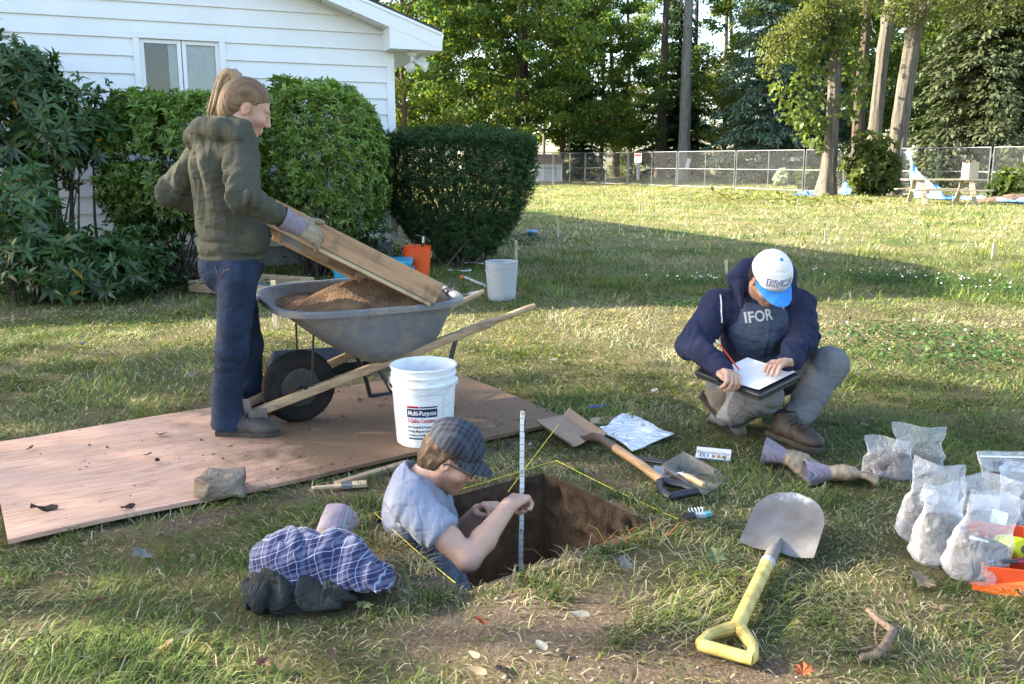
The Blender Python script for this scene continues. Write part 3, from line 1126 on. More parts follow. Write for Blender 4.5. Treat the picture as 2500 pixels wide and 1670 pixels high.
WOODS = 'leafy trees of the dense woods beyond the wire fence'
WNEAR = {930: 'leafy tree rising right behind the house eave', 1010: 'leafy tree between the eave and the yew bush', 1190: 'big leafy tree above the right half of the yew bush', 1290: 'dense leafy tree above the fence corner', 1375: 'leafy tree left of the slender trunk',
         1450: 'low yellow green tree behind the fence notice', 1620: 'low yellowish tree right of the bare grey trunk', 1690: 'airy light green tree between the grey trunk and the pine', 1760: 'yellow green tree behind the bluish pine', 1990: 'leafy tree behind the narrow leaning trunk',
         2090: 'shaded leafy tree behind the thick leaning trunk', 2230: 'dark leafy tree rising behind the sunlit spruce', 2380: 'dark leafy tree at the right picture edge'}
WL = 'hazy leafy tree in the back rows of the woods'
wood = [(D1, 930, 52, 1.0, 0.3), (D1, 1010, 60, 1.05, 1.9), (D2, 1085, 78, 1.0, 0.9), (D1, 1190, 56, 1.1, 3.0), (D1, 1290, 60, 1.05, 4.4), (D2, 1240, 84, 1.1, 2.2),
        (D1, 1375, 66, 0.95, 5.6), (D3, 1450, 72, 0.50, 1.0), (D3, 1400, 80, 0.5, 2.0), (D2, 1490, 92, 1.0, 3.3), (D3, 1620, 74, 0.62, 4.0), (D2, 1690, 66, 0.95, 2.6),
        (D3, 1760, 62, 0.9, 5.0), (D1, 1850, 72, 1.0, 1.2), (D2, 1990, 58, 1.0, 3.8), (D1, 2090, 64, 1.0, 0.6), (D1, 2230, 60, 1.1, 2.9), (D1, 2380, 52, 1.1, 1.5),
        (D3, 1130, 96, 0.6, 1.5), (D3, 1550, 104, 0.6, 3.5), (D3, 1320, 108, 0.6, 5.5), (D1, 1940, 96, 1.2, 2.4), (D1, 2150, 88, 1.2, 4.4), (D1, 2330, 84, 1.2, 5.9), (D1, 850, 70, 1.1, 2.0),
        (D2, 1000, 92, 1.1, 5.2), (D1, 700, 62, 1.1, 4.0), (D1, 2480, 70, 1.2, 0.9)]
for k, (pr, u, Y, s, rz) in enumerate(wood):
    plant_tree(pr, 'woodland_tree', WNEAR.get(u, WL) if Y < 75 else WL, at_px(u, Y), s, rz, group=WOODS)
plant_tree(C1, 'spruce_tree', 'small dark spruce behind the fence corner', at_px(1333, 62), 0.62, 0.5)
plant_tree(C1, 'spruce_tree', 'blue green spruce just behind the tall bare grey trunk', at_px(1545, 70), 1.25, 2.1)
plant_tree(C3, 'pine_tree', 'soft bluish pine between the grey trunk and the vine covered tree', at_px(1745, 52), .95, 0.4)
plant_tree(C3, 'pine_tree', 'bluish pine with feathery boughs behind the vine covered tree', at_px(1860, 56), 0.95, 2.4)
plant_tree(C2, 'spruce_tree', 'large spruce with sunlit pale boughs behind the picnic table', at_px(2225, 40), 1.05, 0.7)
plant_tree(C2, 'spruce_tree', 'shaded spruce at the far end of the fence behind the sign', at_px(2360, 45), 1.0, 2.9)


def tall_trunk(name, label, pts, rs, bark, forks=(), cat='tree', seed=0, crown=None):
    """pts: world points up the trunk"""
    rng = np.random.default_rng(seed)
    base = Vector(pts[0])
    t = thing(name, label, cat, base)
    P = [Vector(p) - base for p in pts]
    m = MB()
    fine = []
    rr = []
    for i in range(len(P) - 1):
        n = 10
        for k in range(n):
            f = k / n
            fine.append(P[i].lerp(P[i + 1], f)); rr.append(rs[i] + (rs[i + 1] - rs[i]) * f)
    fine.append(P[-1]); rr.append(rs[-1])
    m.tube(fine, rr, 28)
    ang = np.arange(28) * 2 * PI / 28
    o = m.build('trunk', M_BARK[bark], t, True, angle=80)
    co = np.empty(len(o.data.vertices) * 3, dtype=np.float32)
    o.data.vertices.foreach_get('co', co)
    co = co.reshape(-1, 3)
    k = np.arange(len(co)) // 28
    cen = np.array([fine[min(i, len(fine) - 1)] for i in k])
    rad = co - cen
    a = np.arctan2(rad[:, 1], rad[:, 0])
    z = co[:, 2]
    rid = 1 + 0.07 * np.sin(a * 9 + 1.2 * np.sin(z * 0.9)) + 0.05 * np.sin(a * 5 + z * .7) + 0.06 * vnoise(a * 3, z * 1.6, 0 * z, seed)
    flare = 1 + 0.22 * np.exp(-np.maximum(z, 0) / 0.35) * np.maximum(0, np.sin(a * 4 + seed))
    o.data.vertices.foreach_set('co', (cen + rad * (rid * flare)[:, None]).astype(np.float32).ravel())
    for fp, fr in forks:
        MB().tube([Vector(p) - base for p in fp], fr, 12).build('limb', M_BARK[bark], t, True)
    return t


def add_leaves(parent, centers, spreads, per, leaf, cA, cB, seed, name='crown', origin=None, hang=0.5, mat_=None, aspect=.7):
    rng = np.random.default_rng(seed)
    c = np.array([tuple(Vector(p) - Vector(origin)) for p in centers])
    n = len(c) * per
    ci = np.repeat(np.arange(len(c)), per)
    sp = np.array(spreads)[ci]
    b = c[ci] + rand_dirs(n, rng) * (rng.uniform(0, 1, n) ** .6)[:, None] * sp
    d = rand_dirs(n, rng); d[:, 2] -= hang
    nn = rand_dirs(n, rng); nn[:, 2] += .6; nn[:, 1] -= .4
    L = rng.uniform(.7, 1.3, n) * leaf
    v, q = leaf_quads(b, d, nn, L, L * aspect)
    col = lerp_col(cA, cB, rng.uniform(0, 1, len(c))[ci] * .5 + rng.uniform(0, 1, n) * .55)
    return mesh_np(name, v, q, mat_ or M_LEAF, parent, col=np.repeat(col, 4, 0))


def leaning(us, Y, rs_px):
    pts = [V(u, v, Y) for u, v in us]
    pts[0].z = -0.1
    return pts, [r * K * Y / F_PX / 2 * .74 for r in rs_px]


p, r = leaning([(1567, 412), (1570, 300), (1574, 150), (1580, 0), (1585, -160)], 58, [46, 33, 27, 24, 18])
tall_trunk('bare_tree', 'tall straight bare grey trunk with a paper notice behind the fence', p, r, 1, seed=3)
MB().box(V(1577, 376, 57.4), (.28, .03, .75), Matrix.Rotation(.25, 3, 'Y')).build('notice', mat('notice_paper', (.8, .72, .7), .8), None)
tag(bpy.data.objects['notice'], 'pale paper notice fixed aslant to the grey trunk', 'notice')
p, r = leaning([(1514, 400), (1518, 250), (1524, 110), (1530, -60)], 66, [36, 26, 20, 14])
t_ = tall_trunk('dark_tree', 'dark upright trunk to the left of the bare grey trunk', p, r, 0, seed=4)
p, r = leaning([(1412, 392), (1412, 300), (1405, 180), (1398, 60), (1395, -60)], 70, [24, 17, 12, 10, 8])
t_ = tall_trunk('slender_tree', 'slender trunk with a sunlit foot behind the fence notice', p, r, 0, seed=5)
p, r = leaning([(1592, 400), (1598, 250), (1596, 100), (1600, -50)], 74, [22, 14, 11, 9])
t_ = tall_trunk('thin_dark_tree', 'thin dark trunk close to the right of the grey trunk', p, r, 3, seed=6)
for k, (u, Y, lean) in enumerate(((1196, 58, 4), (1212, 58, -6), (1660, 76, 5), (1690, 82, -12), (1445, 88, -4), (1110, 80, 6))):
    p, r = leaning([(u, 395), (u + lean * .4, 260), (u + lean, 100), (u + lean * 1.5, -40)], Y, [16, 12, 10, 8])
    tall_trunk('woodland_pole_tree', 'dark narrow tree trunk among the foliage of the woods', p, r, 3 if k % 2 else 0, seed=10 + k)['group'] = 'dark trunks standing in the woods'

Y1 = 32.6
p, r = leaning([(1893, 450), (1899, 400), (1905, 330), (1912, 220), (1914, 120), (1908, 0), (1900, -160)], Y1, [66, 46, 40, 37, 36, 34, 26])
vt = tall_trunk('vine_covered_tree', 'thick trunk half hidden under climbing vine leaves by the fence', p, r, 2, forks=(([V(1912, 60, Y1), V(1860, 40, Y1 - .4), V(1800, 75, Y1 - .8), V(1760, 140, Y1 - 1)], [.22, .15, .09, .03]),), seed=21)
rng = np.random.default_rng(77)
cs, ss = [], []
for k in range(125):
    v = rng.uniform(5, 335)
    side = rng.uniform(0, 1)
    w = 20 + 85 * max(0.12, math.sin((v - 10) / 340 * PI)) * (1.15 if v > 180 else .8)
    u = 1908 - (w * rng.uniform(.2, 1.25) if side < .74 else -rng.uniform(12, 66) * (1 if v < 260 else .4))
    if 245 < v < 400 and u > 1890 and u < 1935: continue
    cs.append(V(u, v, Y1 - rng.uniform(-.4, .9)))
    ss.append((.42, .42, .36))
add_leaves(vt, cs, ss, 18, .23, (0.04, 0.07, 0.018), (0.21, 0.25, 0.075), 5, 'vine', p[0], hang=.7)
cs, ss = [], []
for k in range(70):
    a = rng.uniform(0, 1)
    u = 1905 - 150 * a + rng.uniform(-14, 14)
    v = 20 + 130 * a ** 1.6 + rng.uniform(-40, 26)
    cs.append(V(u, v, Y1 - rng.uniform(.2, 1.4))); ss.append((.5, .4, .22))
for k in range(60):
    cs.append(V(rng.uniform(1830, 2060), rng.uniform(-60, 45), Y1 + rng.uniform(-1.6, 1.2))); ss.append((.6, .5, .3))
add_leaves(vt, cs, ss, 42, .13, (0.05, 0.075, 0.02), (0.24, 0.25, 0.08), 6, 'crown', p[0], hang=.5, aspect=.5)
Y2 = 33.4
p, r = leaning([(2045, 452), (2050, 400), (2058, 330), (2072, 220), (2088, 120), (2106, 20), (2130, -120)], Y2, [74, 58, 52, 47, 44, 42, 34])
lt = tall_trunk('leaning_tree', 'thick furrowed trunk leaning right above the blue tarp', p, r, 2, forks=(([V(2098, 70, Y2), V(2120, 20, Y2 - .3), V(2175, -40, Y2 - .8)], [.26, .2, .12]),), seed=22)
cs, ss = [], []
for k in range(110):
    cs.append(V(rng.uniform(2060, 2350), rng.uniform(-70, 55) , Y2 + rng.uniform(-2.2, 1.0))); ss.append((.6, .5, .28))
add_leaves(lt, cs, ss, 42, .13, (0.035, 0.055, 0.015), (0.20, 0.20, 0.06), 8, 'crown', p[0], hang=.5, aspect=.5)
Y3 = 37
p, r = leaning([(1998, 420), (2003, 330), (2012, 240), (2024, 120), (2044, 0), (2060, -120)], Y3, [46, 40, 36, 33, 33, 26])
tall_trunk('second_leaning_tree', 'narrower trunk leaning right between the vine tree and the thick leaning trunk', p, r, 2, seed=23)
p, r = leaning([(1965, 420), (1966, 330), (1972, 200), (1985, 80), (1990, -60)], 36, [40, 34, 30, 26, 22])
tall_trunk('shaded_tree', 'shaded upright trunk tangled in vines just behind the vine covered tree', p, r, 0, seed=24)


def shrub(name, label, cat, base, surf, n_ros, leaves, L, W, cA, cB, stems, seed, cN=None, lift=.35, mat_=None, top_light=.6, stem_r=.012, droop=.2):
    """surf(rng, n) -> points (local) and outward normals; leaves grow there in whorls"""
    rng = np.random.default_rng(seed)
    t = thing(name, label, cat, base)
    p, n = surf(rng, n_ros)
    k = len(p)
    ci = np.repeat(np.arange(k), leaves)
    axis = norm_rows(n + np.array([0, 0, lift]) + rng.normal(size=n.shape) * .25)
    ref = norm_rows(np.cross(axis, rng.normal(size=n.shape)))
    oth = np.cross(axis, ref)
    a = np.tile(np.arange(leaves) * 2 * PI / leaves, k) + rng.uniform(-.3, .3, k * leaves)
    opn = rng.uniform(.25, 1.0, k * leaves)
    d = axis[ci] * (1 - opn * .75)[:, None] + (ref[ci] * np.cos(a)[:, None] + oth[ci] * np.sin(a)[:, None]) * (.35 + .65 * opn)[:, None]
    b = p[ci] + axis[ci] * rng.uniform(-.03, .02, k * leaves)[:, None]
    LL = L * rng.uniform(.6, 1.2, k * leaves) * np.where(rng.uniform(0, 1, k) < .12, 1.45, 1.0)[ci]
    v, q = leaf_quads(b, d, axis[ci], LL, W * LL / L, .18, droop)
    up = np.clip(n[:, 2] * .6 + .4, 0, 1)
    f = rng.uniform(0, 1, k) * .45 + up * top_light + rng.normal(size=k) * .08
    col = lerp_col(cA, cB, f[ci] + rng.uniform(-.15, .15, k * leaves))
    if cN is not None:
        m = rng.uniform(0, 1, k * leaves) < .018
        col[m] = np.array(cN) * rng.uniform(.6, 1.1, (m.sum(), 1))
    mesh_np('foliage', v, q, mat_ or M_SHRUB, t, col=np.repeat(col, 4, 0))
    m = MB()
    for (s0, spread, cnt) in stems:
        for j in range(cnt):
            i = rng.integers(0, k)
            e = p[i] * rng.uniform(.75, .97)
            b0 = np.array(s0) + rng.normal(size=3) * np.array([spread, spread, 0])
            mid = (b0 + e) / 2 + rng.normal(size=3) * .10
            mid[:2] = b0[:2] * .55 + e[:2] * .45 + rng.normal(size=2) * .05
            m.tube([b0, mid, e], [stem_r * rng.uniform(.7, 1.5), stem_r * .7, stem_r * .25], 5, cap=False)
    m.build('stem', M_BARK[0], t, True)
    return t


def ellip_surf(c, r, shell=.72, zmin=None, squash=2.0, lump=.16, seed=1, flat_top=None):
    c, r = np.array(c), np.array(r)
    def f(rng, n):
        d = rand_dirs(n * 2, rng)
        e = np.sign(d) * np.abs(d) ** (2 / squash)
        e /= (np.abs(e) ** squash).sum(1, keepdims=True) ** (1 / squash)
        s = rng.uniform(shell, 1.0, len(d)) ** .6
        lm = 1 + lump * vnoise(d[:, 0] * 2.4 + seed, d[:, 1] * 2.4, d[:, 2] * 2.4, seed)
        p = c + e * r * (s * lm)[:, None]
        if zmin is not None:
            k = p[:, 2] > zmin + .25 * vnoise(p[:, 0] * 3, p[:, 1] * 3, 0 * p[:, 0], 9) 
            p, d = p[k], d[k]
        nn = norm_rows(d / r)
        return p[:n], nn[:n]
    return f


def multi(*fs):
    def f(rng, n):
        a = [g(rng, int(n * w)) for g, w in fs]
        return np.concatenate([x[0] for x in a]), np.concatenate([x[1] for x in a])
    return f


b0 = at_px(735, 9.75)
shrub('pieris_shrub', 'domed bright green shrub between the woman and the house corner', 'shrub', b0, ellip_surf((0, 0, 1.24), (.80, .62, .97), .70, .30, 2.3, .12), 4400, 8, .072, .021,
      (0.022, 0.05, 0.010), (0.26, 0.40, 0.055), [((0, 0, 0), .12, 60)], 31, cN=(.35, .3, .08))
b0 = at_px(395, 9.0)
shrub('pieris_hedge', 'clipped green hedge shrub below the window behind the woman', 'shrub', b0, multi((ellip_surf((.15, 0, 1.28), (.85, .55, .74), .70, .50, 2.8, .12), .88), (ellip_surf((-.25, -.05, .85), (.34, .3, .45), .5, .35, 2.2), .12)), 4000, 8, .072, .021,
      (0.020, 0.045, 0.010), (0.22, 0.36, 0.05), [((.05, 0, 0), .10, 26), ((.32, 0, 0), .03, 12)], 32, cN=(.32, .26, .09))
b0 = at_px(95, 8.55)
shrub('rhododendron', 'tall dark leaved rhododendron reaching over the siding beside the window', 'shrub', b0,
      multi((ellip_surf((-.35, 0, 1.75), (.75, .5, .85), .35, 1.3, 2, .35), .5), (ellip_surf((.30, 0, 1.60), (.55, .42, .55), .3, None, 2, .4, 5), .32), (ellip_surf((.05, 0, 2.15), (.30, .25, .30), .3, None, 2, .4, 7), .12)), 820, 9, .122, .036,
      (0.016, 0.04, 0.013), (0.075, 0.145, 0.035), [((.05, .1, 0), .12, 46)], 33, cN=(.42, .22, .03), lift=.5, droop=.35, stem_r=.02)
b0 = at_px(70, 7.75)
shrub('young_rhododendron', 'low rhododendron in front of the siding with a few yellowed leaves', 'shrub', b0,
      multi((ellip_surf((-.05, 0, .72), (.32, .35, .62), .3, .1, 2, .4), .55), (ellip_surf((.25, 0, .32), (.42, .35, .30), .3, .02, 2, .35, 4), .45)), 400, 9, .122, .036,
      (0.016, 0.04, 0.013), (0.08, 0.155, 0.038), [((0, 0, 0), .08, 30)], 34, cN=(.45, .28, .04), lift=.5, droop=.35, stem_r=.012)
b0 = at_px(255, 7.9)
shrub('young_rhododendron', 'sprawling low rhododendron near the cut branch on the lawn', 'shrub', b0,
      ellip_surf((-.1, 0, .30), (.55, .38, .34), .3, .02, 2, .35), 270, 9, .118, .036, (0.016, 0.04, 0.013), (0.07, 0.14, 0.035), [((0, 0, 0), .08, 20)], 35, lift=.5, droop=.35)
b0 = at_px(330, 8.5)
shrub('seedling_shrub', 'loose low seedling shrub rooted under the clipped hedge', 'shrub', b0, ellip_surf((.0, 0, .36), (.42, .3, .42), .2, .03, 2, .4), 260, 7, .065, .022,
      (0.014, 0.032, 0.010), (0.06, 0.13, 0.025), [((0, 0, 0), .12, 30)], 36, stem_r=.006)
b0 = at_px(845, 10.1)
shrub('seedling_shrub', 'thin seedling shrub growing against the siding near the house corner', 'shrub', b0, ellip_surf((.0, 0, .45), (.28, .22, .45), .2, .03, 2, .4), 150, 7, .065, .022,
      (0.02, 0.045, 0.012), (0.09, 0.16, 0.03), [((0, 0, 0), .10, 24)], 37, stem_r=.006)


def yew_surf(rng, n):
    u = rng.uniform(0, 1, n * 2) ** .75
    a = rng.uniform(0, 2 * PI, n * 2)
    z = 0.10 + 1.52 * u
    rr = np.clip(0.46 + 0.72 * np.minimum(1, u * 1.3) ** .8, 0, 1.06)
    cap = rng.uniform(0, 1, n * 2) < .30
    rad = np.where(cap, rr * np.sqrt(rng.uniform(0, 1, n * 2)), rr * rng.uniform(.72, 1.0, n * 2) ** .8)
    z = np.where(cap, 1.60 + .05 * rng.normal(size=n * 2), z)
    lm = 1 + .07 * vnoise(np.cos(a) * 3, np.sin(a) * 3, z * 3, 3)
    thin = vnoise(np.cos(a) * 4, np.sin(a) * 4, z * 5, 8)
    keep = (thin > -.25 - u * 1.9)
    p = np.stack([np.cos(a) * rad * lm * 0.98, np.sin(a) * rad * lm * .62, z - .16 * (rad / 1.08) ** 6 * cap], 1)
    nrm = np.where(cap[:, None], np.array([0, 0, 1.0]), np.stack([np.cos(a), np.sin(a) * 1.4, .25 + 0 * a], 1))
    p, nrm = p[keep], norm_rows(nrm[keep])
    return p[:n], nrm[:n]


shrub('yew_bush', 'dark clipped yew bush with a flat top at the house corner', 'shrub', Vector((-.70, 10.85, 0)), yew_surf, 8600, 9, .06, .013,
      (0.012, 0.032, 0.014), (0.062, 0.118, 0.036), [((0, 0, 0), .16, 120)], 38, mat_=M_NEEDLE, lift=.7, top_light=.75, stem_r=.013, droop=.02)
b0 = at_px(1988, 32.0)
shrub('sapling_shrub', 'leafy sapling growing between the two thick trunks', 'shrub', b0, ellip_surf((0, 0, 1.0), (.95, .6, 1.25), .2, .05, 2, .4), 420, 7, .24, .12, (0.03, 0.05, 0.012), (0.17, 0.2, 0.05), [((0, 0, 0), .1, 20)], 39, mat_=M_LEAF)
b0 = at_px(1782, 44)
shrub('white_flowering_shrub', 'low shrub covered in white blossom seen through the fence', 'shrub', b0, ellip_surf((0, 0, .45), (.36, .35, .45), .5, .05, 2, .3), 90, 7, .13, .08, (0.10, 0.16, 0.08), (0.75, 0.75, 0.72), [((0, 0, 0), .1, 10)], 40, mat_=M_LEAF)
for k, (u, Y, s) in enumerate(((1850, 38, .8), (1945, 36, .9), (2310, 29.5, .8), (2345, 28.5, .9), (1700, 60, 1.2), (1760, 56, 1.1))):
    shrub('undergrowth_shrub', ['low leafy bush behind the fence left of the vine tree', 'low leafy bush just behind the vine covered trunk', 'green weeds behind the dirt pile by the fence', 'green weeds at the picture edge behind the dirt pile', 'dim bush under the woods beyond the pole trunk', 'dim bush under the bluish pine'][k], 'shrub', at_px(u, Y),
          ellip_surf((0, 0, .6 * s), (.9 * s, .6, .7 * s), .3, .05, 2, .35, k), 150, 7, .2, .1, (0.02, 0.04, 0.012), (0.10, 0.14, 0.035), [((0, 0, 0), .15, 10)], 50 + k, mat_=M_LEAF)

S1 = decid_proto(61, 11.5, 1.25, 3.0, 84, 50, 0.22, trunk_r=.12)
S2 = decid_proto(62, 10, 1.6, 3.2, 26, 44, 0.22, trunk_r=.14)
plant_tree(S1, 'shade_tree', 'leafy tree out of frame whose shade falls over the dig', (-17.0, 5.5, 0), 1.0, 0.4, group='shade trees beside the house')
plant_tree(S2, 'shade_tree', 'leafy tree out of frame whose shade falls over the dig', (-14.0, 3.6, 0), 1.0, 2.0, group='shade trees beside the house')

M_GALV = mat('galvanised_steel', (.20, .21, .22), .5, var=.1, metal=.4)
M_WIRE = mat('fence_wire', (.20, .21, .215), .6, metal=.3)
FB, FD = Vector((4.4, 51, 0)), Vector((16.9, 30, 0))
step = (FD - FB) / 6
PANEL_L = step.length


def fence_panel_meshes():
    Lp, Hp = PANEL_L - .06, 1.80
    fr = MB()
    for x in (0.03, Lp / 2, Lp - .03): fr.tube([(x, 0, .02 if x == Lp / 2 else -.03), (x, 0, Hp)], .020, 8)
    for z in (.05, .93, Hp - .01): fr.tube([(.03, 0, z), (Lp - .03, 0, z)], .017, 8)
    a = fr.build('frame', M_GALV, None, True)
    w = MB()
    sp = .085
    lo, hi = -Hp, Lp
    x = lo
    while x < hi:
        for sgn in (1, -1):
            p0, p1 = (x, 0.06), (x + Hp - .08, Hp - .02)
            q0, q1 = max(p0[0], .03), min(p1[0], Lp - .03)
            if q1 - q0 > .05:
                z0, z1 = .06 + (q0 - x), .06 + (q1 - x)
                if sgn == -1: z0, z1 = Hp - z0 + .04, Hp - z1 + .04
                d = Vector((q1 - q0, 0, z1 - z0)).normalized()
                w.tube([(q0, .004 * sgn, z0), (q1, .004 * sgn, z1)], .0017, 3, cap=False)
        x += sp
    b = w.build('wire_mesh', M_WIRE, None, kind='stuff')
    ma, mb = a.data, b.data
    bpy.data.objects.remove(a); bpy.data.objects.remove(b)
    return ma, mb


FM = fence_panel_meshes()
M_SANDBAG = mat('yellow_sandbag', (.55, .42, .16), .9, var=.2, bump=.3)
ends = [Vector((.15, 44.0, 0)), Vector((2.32, 47.45, 0)), FB] + [FB + step * (k + 1) for k in range(8)]
where = ['hidden mostly behind the yew bush', 'at its left end beside the yew bush', 'just right of the fence corner', 'carrying the small danger notice', 'in front of the bare grey trunk',
         'left of the vine covered tree', 'behind the vine covered tree', 'behind the leaning tree and tarp', 'behind the picnic table', 'at the picture edge with a notice', 'running out of the picture']
for k in range(len(ends) - 1):
    a, b = ends[k], ends[k + 1]
    d = b - a
    t_ = thing('fence_panel', 'chain link fence panel ' + where[k], 'fence', a, (0, 0, math.atan2(d.y, d.x)), 'chain link panels of the site fence')
    t_.scale = (d.length / PANEL_L, 1, 1)
    o = link(bpy.data.objects.new('frame', FM[0]), t_)
    o = link(bpy.data.objects.new('wire_mesh', FM[1]), t_); o['kind'] = 'stuff'
bagm = None
for k in (2, 3, 4, 5):
    for s in (-1, 1):
        p = ends[k] + Vector((s * .42, -.12 * s, .03))
        if bagm is None:
            v_ = Vol((-.5, -.3, -.12), (.5, .3, .15), .03)
            v_.ell((0, 0, .0), (.36, .17, .075), k=0).disp(lambda x, y, z: .015 * vnoise(x * 9, y * 9, z * 9, 4))
            o = v_.build('sandbag', M_SANDBAG); bagm = o.data
        else:
            o = link(bpy.data.objects.new('sandbag', bagm))
        o.location = p
        tag(o, 'yellow sandbag weighing down the fence foot, one of several', 'sandbag', 'yellow sandbags at the fence feet')


def notice_board(name, label, c, ang, w, h):
    t_ = thing(name, label, 'sign', c, (0, 0, ang))
    MB().box((0, 0, 0), (w, .008, h)).build('board', mat(name + '_white', (.8, .76, .74), .6, var=.05), t_)
    red = mat(name + '_red', (.55, .06, .05), .6)
    ink = mat(name + '_ink', (.25, .2, .2), .7)
    MB().box((0, -.006, h * .30), (w * .86, .004, h * .22)).build('lettering', red, t_)
    for i, ww in enumerate((.8, .7, .76)):
        MB().box((0, -.006, h * (.02 - .15 * i)), (w * ww, .004, h * .05)).build('lettering', ink, t_)


fa = math.atan2(step.y, step.x)
notice_board('danger_notice', 'small white notice with red heading on the distant fence', ends[3] + step * .22 + Vector((-.05, -.06, 1.48)), fa, .62, .5)
notice_board('trespass_notice', 'white notice with red heading on the fence near the spruce', ends[8] + step * .34 + Vector((-.05, -.06, 1.42)), fa, .62, .40)
notice_board('white_placard', 'blank white placard on the fence beside the leaning trunk', ends[7] + step * .02 + Vector((-.05, -.06, 1.4)), fa, .5, .34)

M_TABLE = wood_mat('weathered_wood', (.40, .34, .24), (.24, .2, .14), 5, 0, .85, .3)
tb_p = G(2186, 470)
tb = thing('picnic_table', 'weathered wooden picnic table with attached benches by the fence', 'table', (tb_p.x, tb_p.y + .75, 0), (0, 0, R(-6)))
for k in range(5): MB().box((0, -.30 + k * .15, .74), (2.3, .135, .04)).build('tabletop_plank', M_TABLE, tb, bevel=.006)
for s in (-1, 1):
    for k in range(2): MB().box((0, s * (.66 + k * .145), .43), (2.3, .135, .04)).build('bench_plank', M_TABLE, tb, bevel=.006)
for x in (-.72, .72):
    for s in (-1, 1):
        MB().bar((x, s * .30, .72), (x, s * .70, 0), .04, .14, (1, 0, 0)).build('leg', M_TABLE, tb)
    MB().box((x + .042, 0, .385), (.04, 1.6, .10)).build('bench_rail', M_TABLE, tb)
    MB().box((x + .042, 0, .69), (.04, .66, .09)).build('top_rail', M_TABLE, tb)
pb = thing('paper_bag', 'brown paper grocery bag standing on the picnic table', 'bag', (tb_p.x + .78, tb_p.y + .68, .762), (0, 0, .4))
m = MB()
w, d_, h = .21, .13, .50
m.add([(-w, -d_, 0), (w, -d_, 0), (w, d_, 0), (-w, d_, 0), (-w, -d_, h), (w, -d_, h * 1.03), (w * .96, d_, h), (-w * .98, d_, h * 1.02), (-w * .93, 0, h * .9), (w * .92, 0, h * .92)],
      [(0, 1, 5, 4), (1, 2, 6, 9, 5), (2, 3, 7, 6), (3, 0, 4, 8, 7), (3, 2, 1, 0)])
m.build('sack', mat('kraft_paper', (.48, .38, .26), .85, var=.12, bump=.3, bscale=14, bdist=.02), pb)
for s in (-1, 1): MB().tube([(-.06, s * d_, h - .01), (-.05, s * d_ * .8, h + .07), (.05, s * d_ * .8, h + .07), (.06, s * d_, h - .01)], .006, 5).build('handle', mat('paper_twist', (.5, .4, .28), .9) if s < 0 else bpy.data.materials['paper_twist'], pb)

t = NT('blue_tarp')
f = t.noise(t.coord('Object'), 3.5, 5)
t.base(t.ramp(f, [(.35, (.06, .18, .55)), (.55, (.14, .32, .72)), (.75, (.45, .60, .85))]))
t.b.inputs['Roughness'].default_value = .35
t.l(t.bump(t.noise(t.coord('Object'), 5, 6, .6), .8, .08), t.b.inputs['Normal'])
M_TARP = t.m
P = []
for i in range(40):
    f = i / 39
    row_ = []
    for j in range(16):
        g = j / 15
        x0 = V(2062 + 290 * f ** 1.2, 430, 31.2 - 4.4 * f)
        top = max(0, 1.6 * (1 - f * 2.6)) + .10 * math.sin(f * 31) ** 2
        z = top * (1 - g) ** .7 + .05 + .05 * math.sin(f * 40 + g * 5) * (1 - g)
        row_.append((x0.x + .1 * math.sin(g * 6 + f * 20), x0.y - .1 - g * (1.2 + .5 * math.sin(f * 9)), max(.012, z)))
    P.append(row_)
tag(MB().grid(P, .004).build('blue_tarp', M_TARP, None, True), 'blue tarp hanging from the fence and trailing behind the picnic table', 'tarp')
P = [[(V(1815 + 75 * i / 14, 445, 33).x, 33.2 - .9 * j / 8 + .15 * math.sin(i), max(.012, .16 * math.sin(PI * i / 14) * (1 - j / 8) + .03 * math.sin(i * 2 + j))) for j in range(9)] for i in range(15)]
tag(MB().grid(P, .004).build('blue_tarp', M_TARP, None, True), 'flat piece of blue tarp on the grass left of the vine covered trunk', 'tarp')
P = [[(V(1935 + 40 * i / 10, 430, 33.6).x, 34.2 - .9 * j / 8, max(.012, .5 * math.sin(PI * i / 10) * (1 - j / 8) + .03 * math.sin(i * 2 + j))) for j in range(9)] for i in range(11)]
tag(MB().grid(P, .004).build('blue_tarp', M_TARP, None, True), 'crumpled blue tarp glimpsed behind the sapling between the trunks', 'tarp')
sp_ = V(2298, 445, 27.2)
v_ = Vol((-2.2, -1.2, -.2), (2.2, 1.2, .9), .07)
v_.ell((.2, 0, -.05), (1.1, .6, .40), k=.1).ell((.9, .1, -.05), (.9, .6, .48), k=.15).ell((-.5, 0, -.05), (.7, .5, .26), k=.15)
v_.disp(lambda x, y, z: .10 * vnoise(x * 3, y * 3, z * 3, 2) + .05 * vnoise(x * 8, y * 8, z * 8, 3), .2)
o = v_.build('spoil_heap', mat('spoil_soil', (.15, .092, .058), .95, var=.4, scale=5, bump=.6, bscale=14, bdist=.05))
o.location = (sp_.x + .3, 27.6, 0); o.scale = (.8, 1, .6)
tag(o, 'heap of reddish brown dug soil behind the picnic table', 'dirt pile')

M_SHEDW = mat('shed_white', (.72, .68, .62), .7, var=.08)


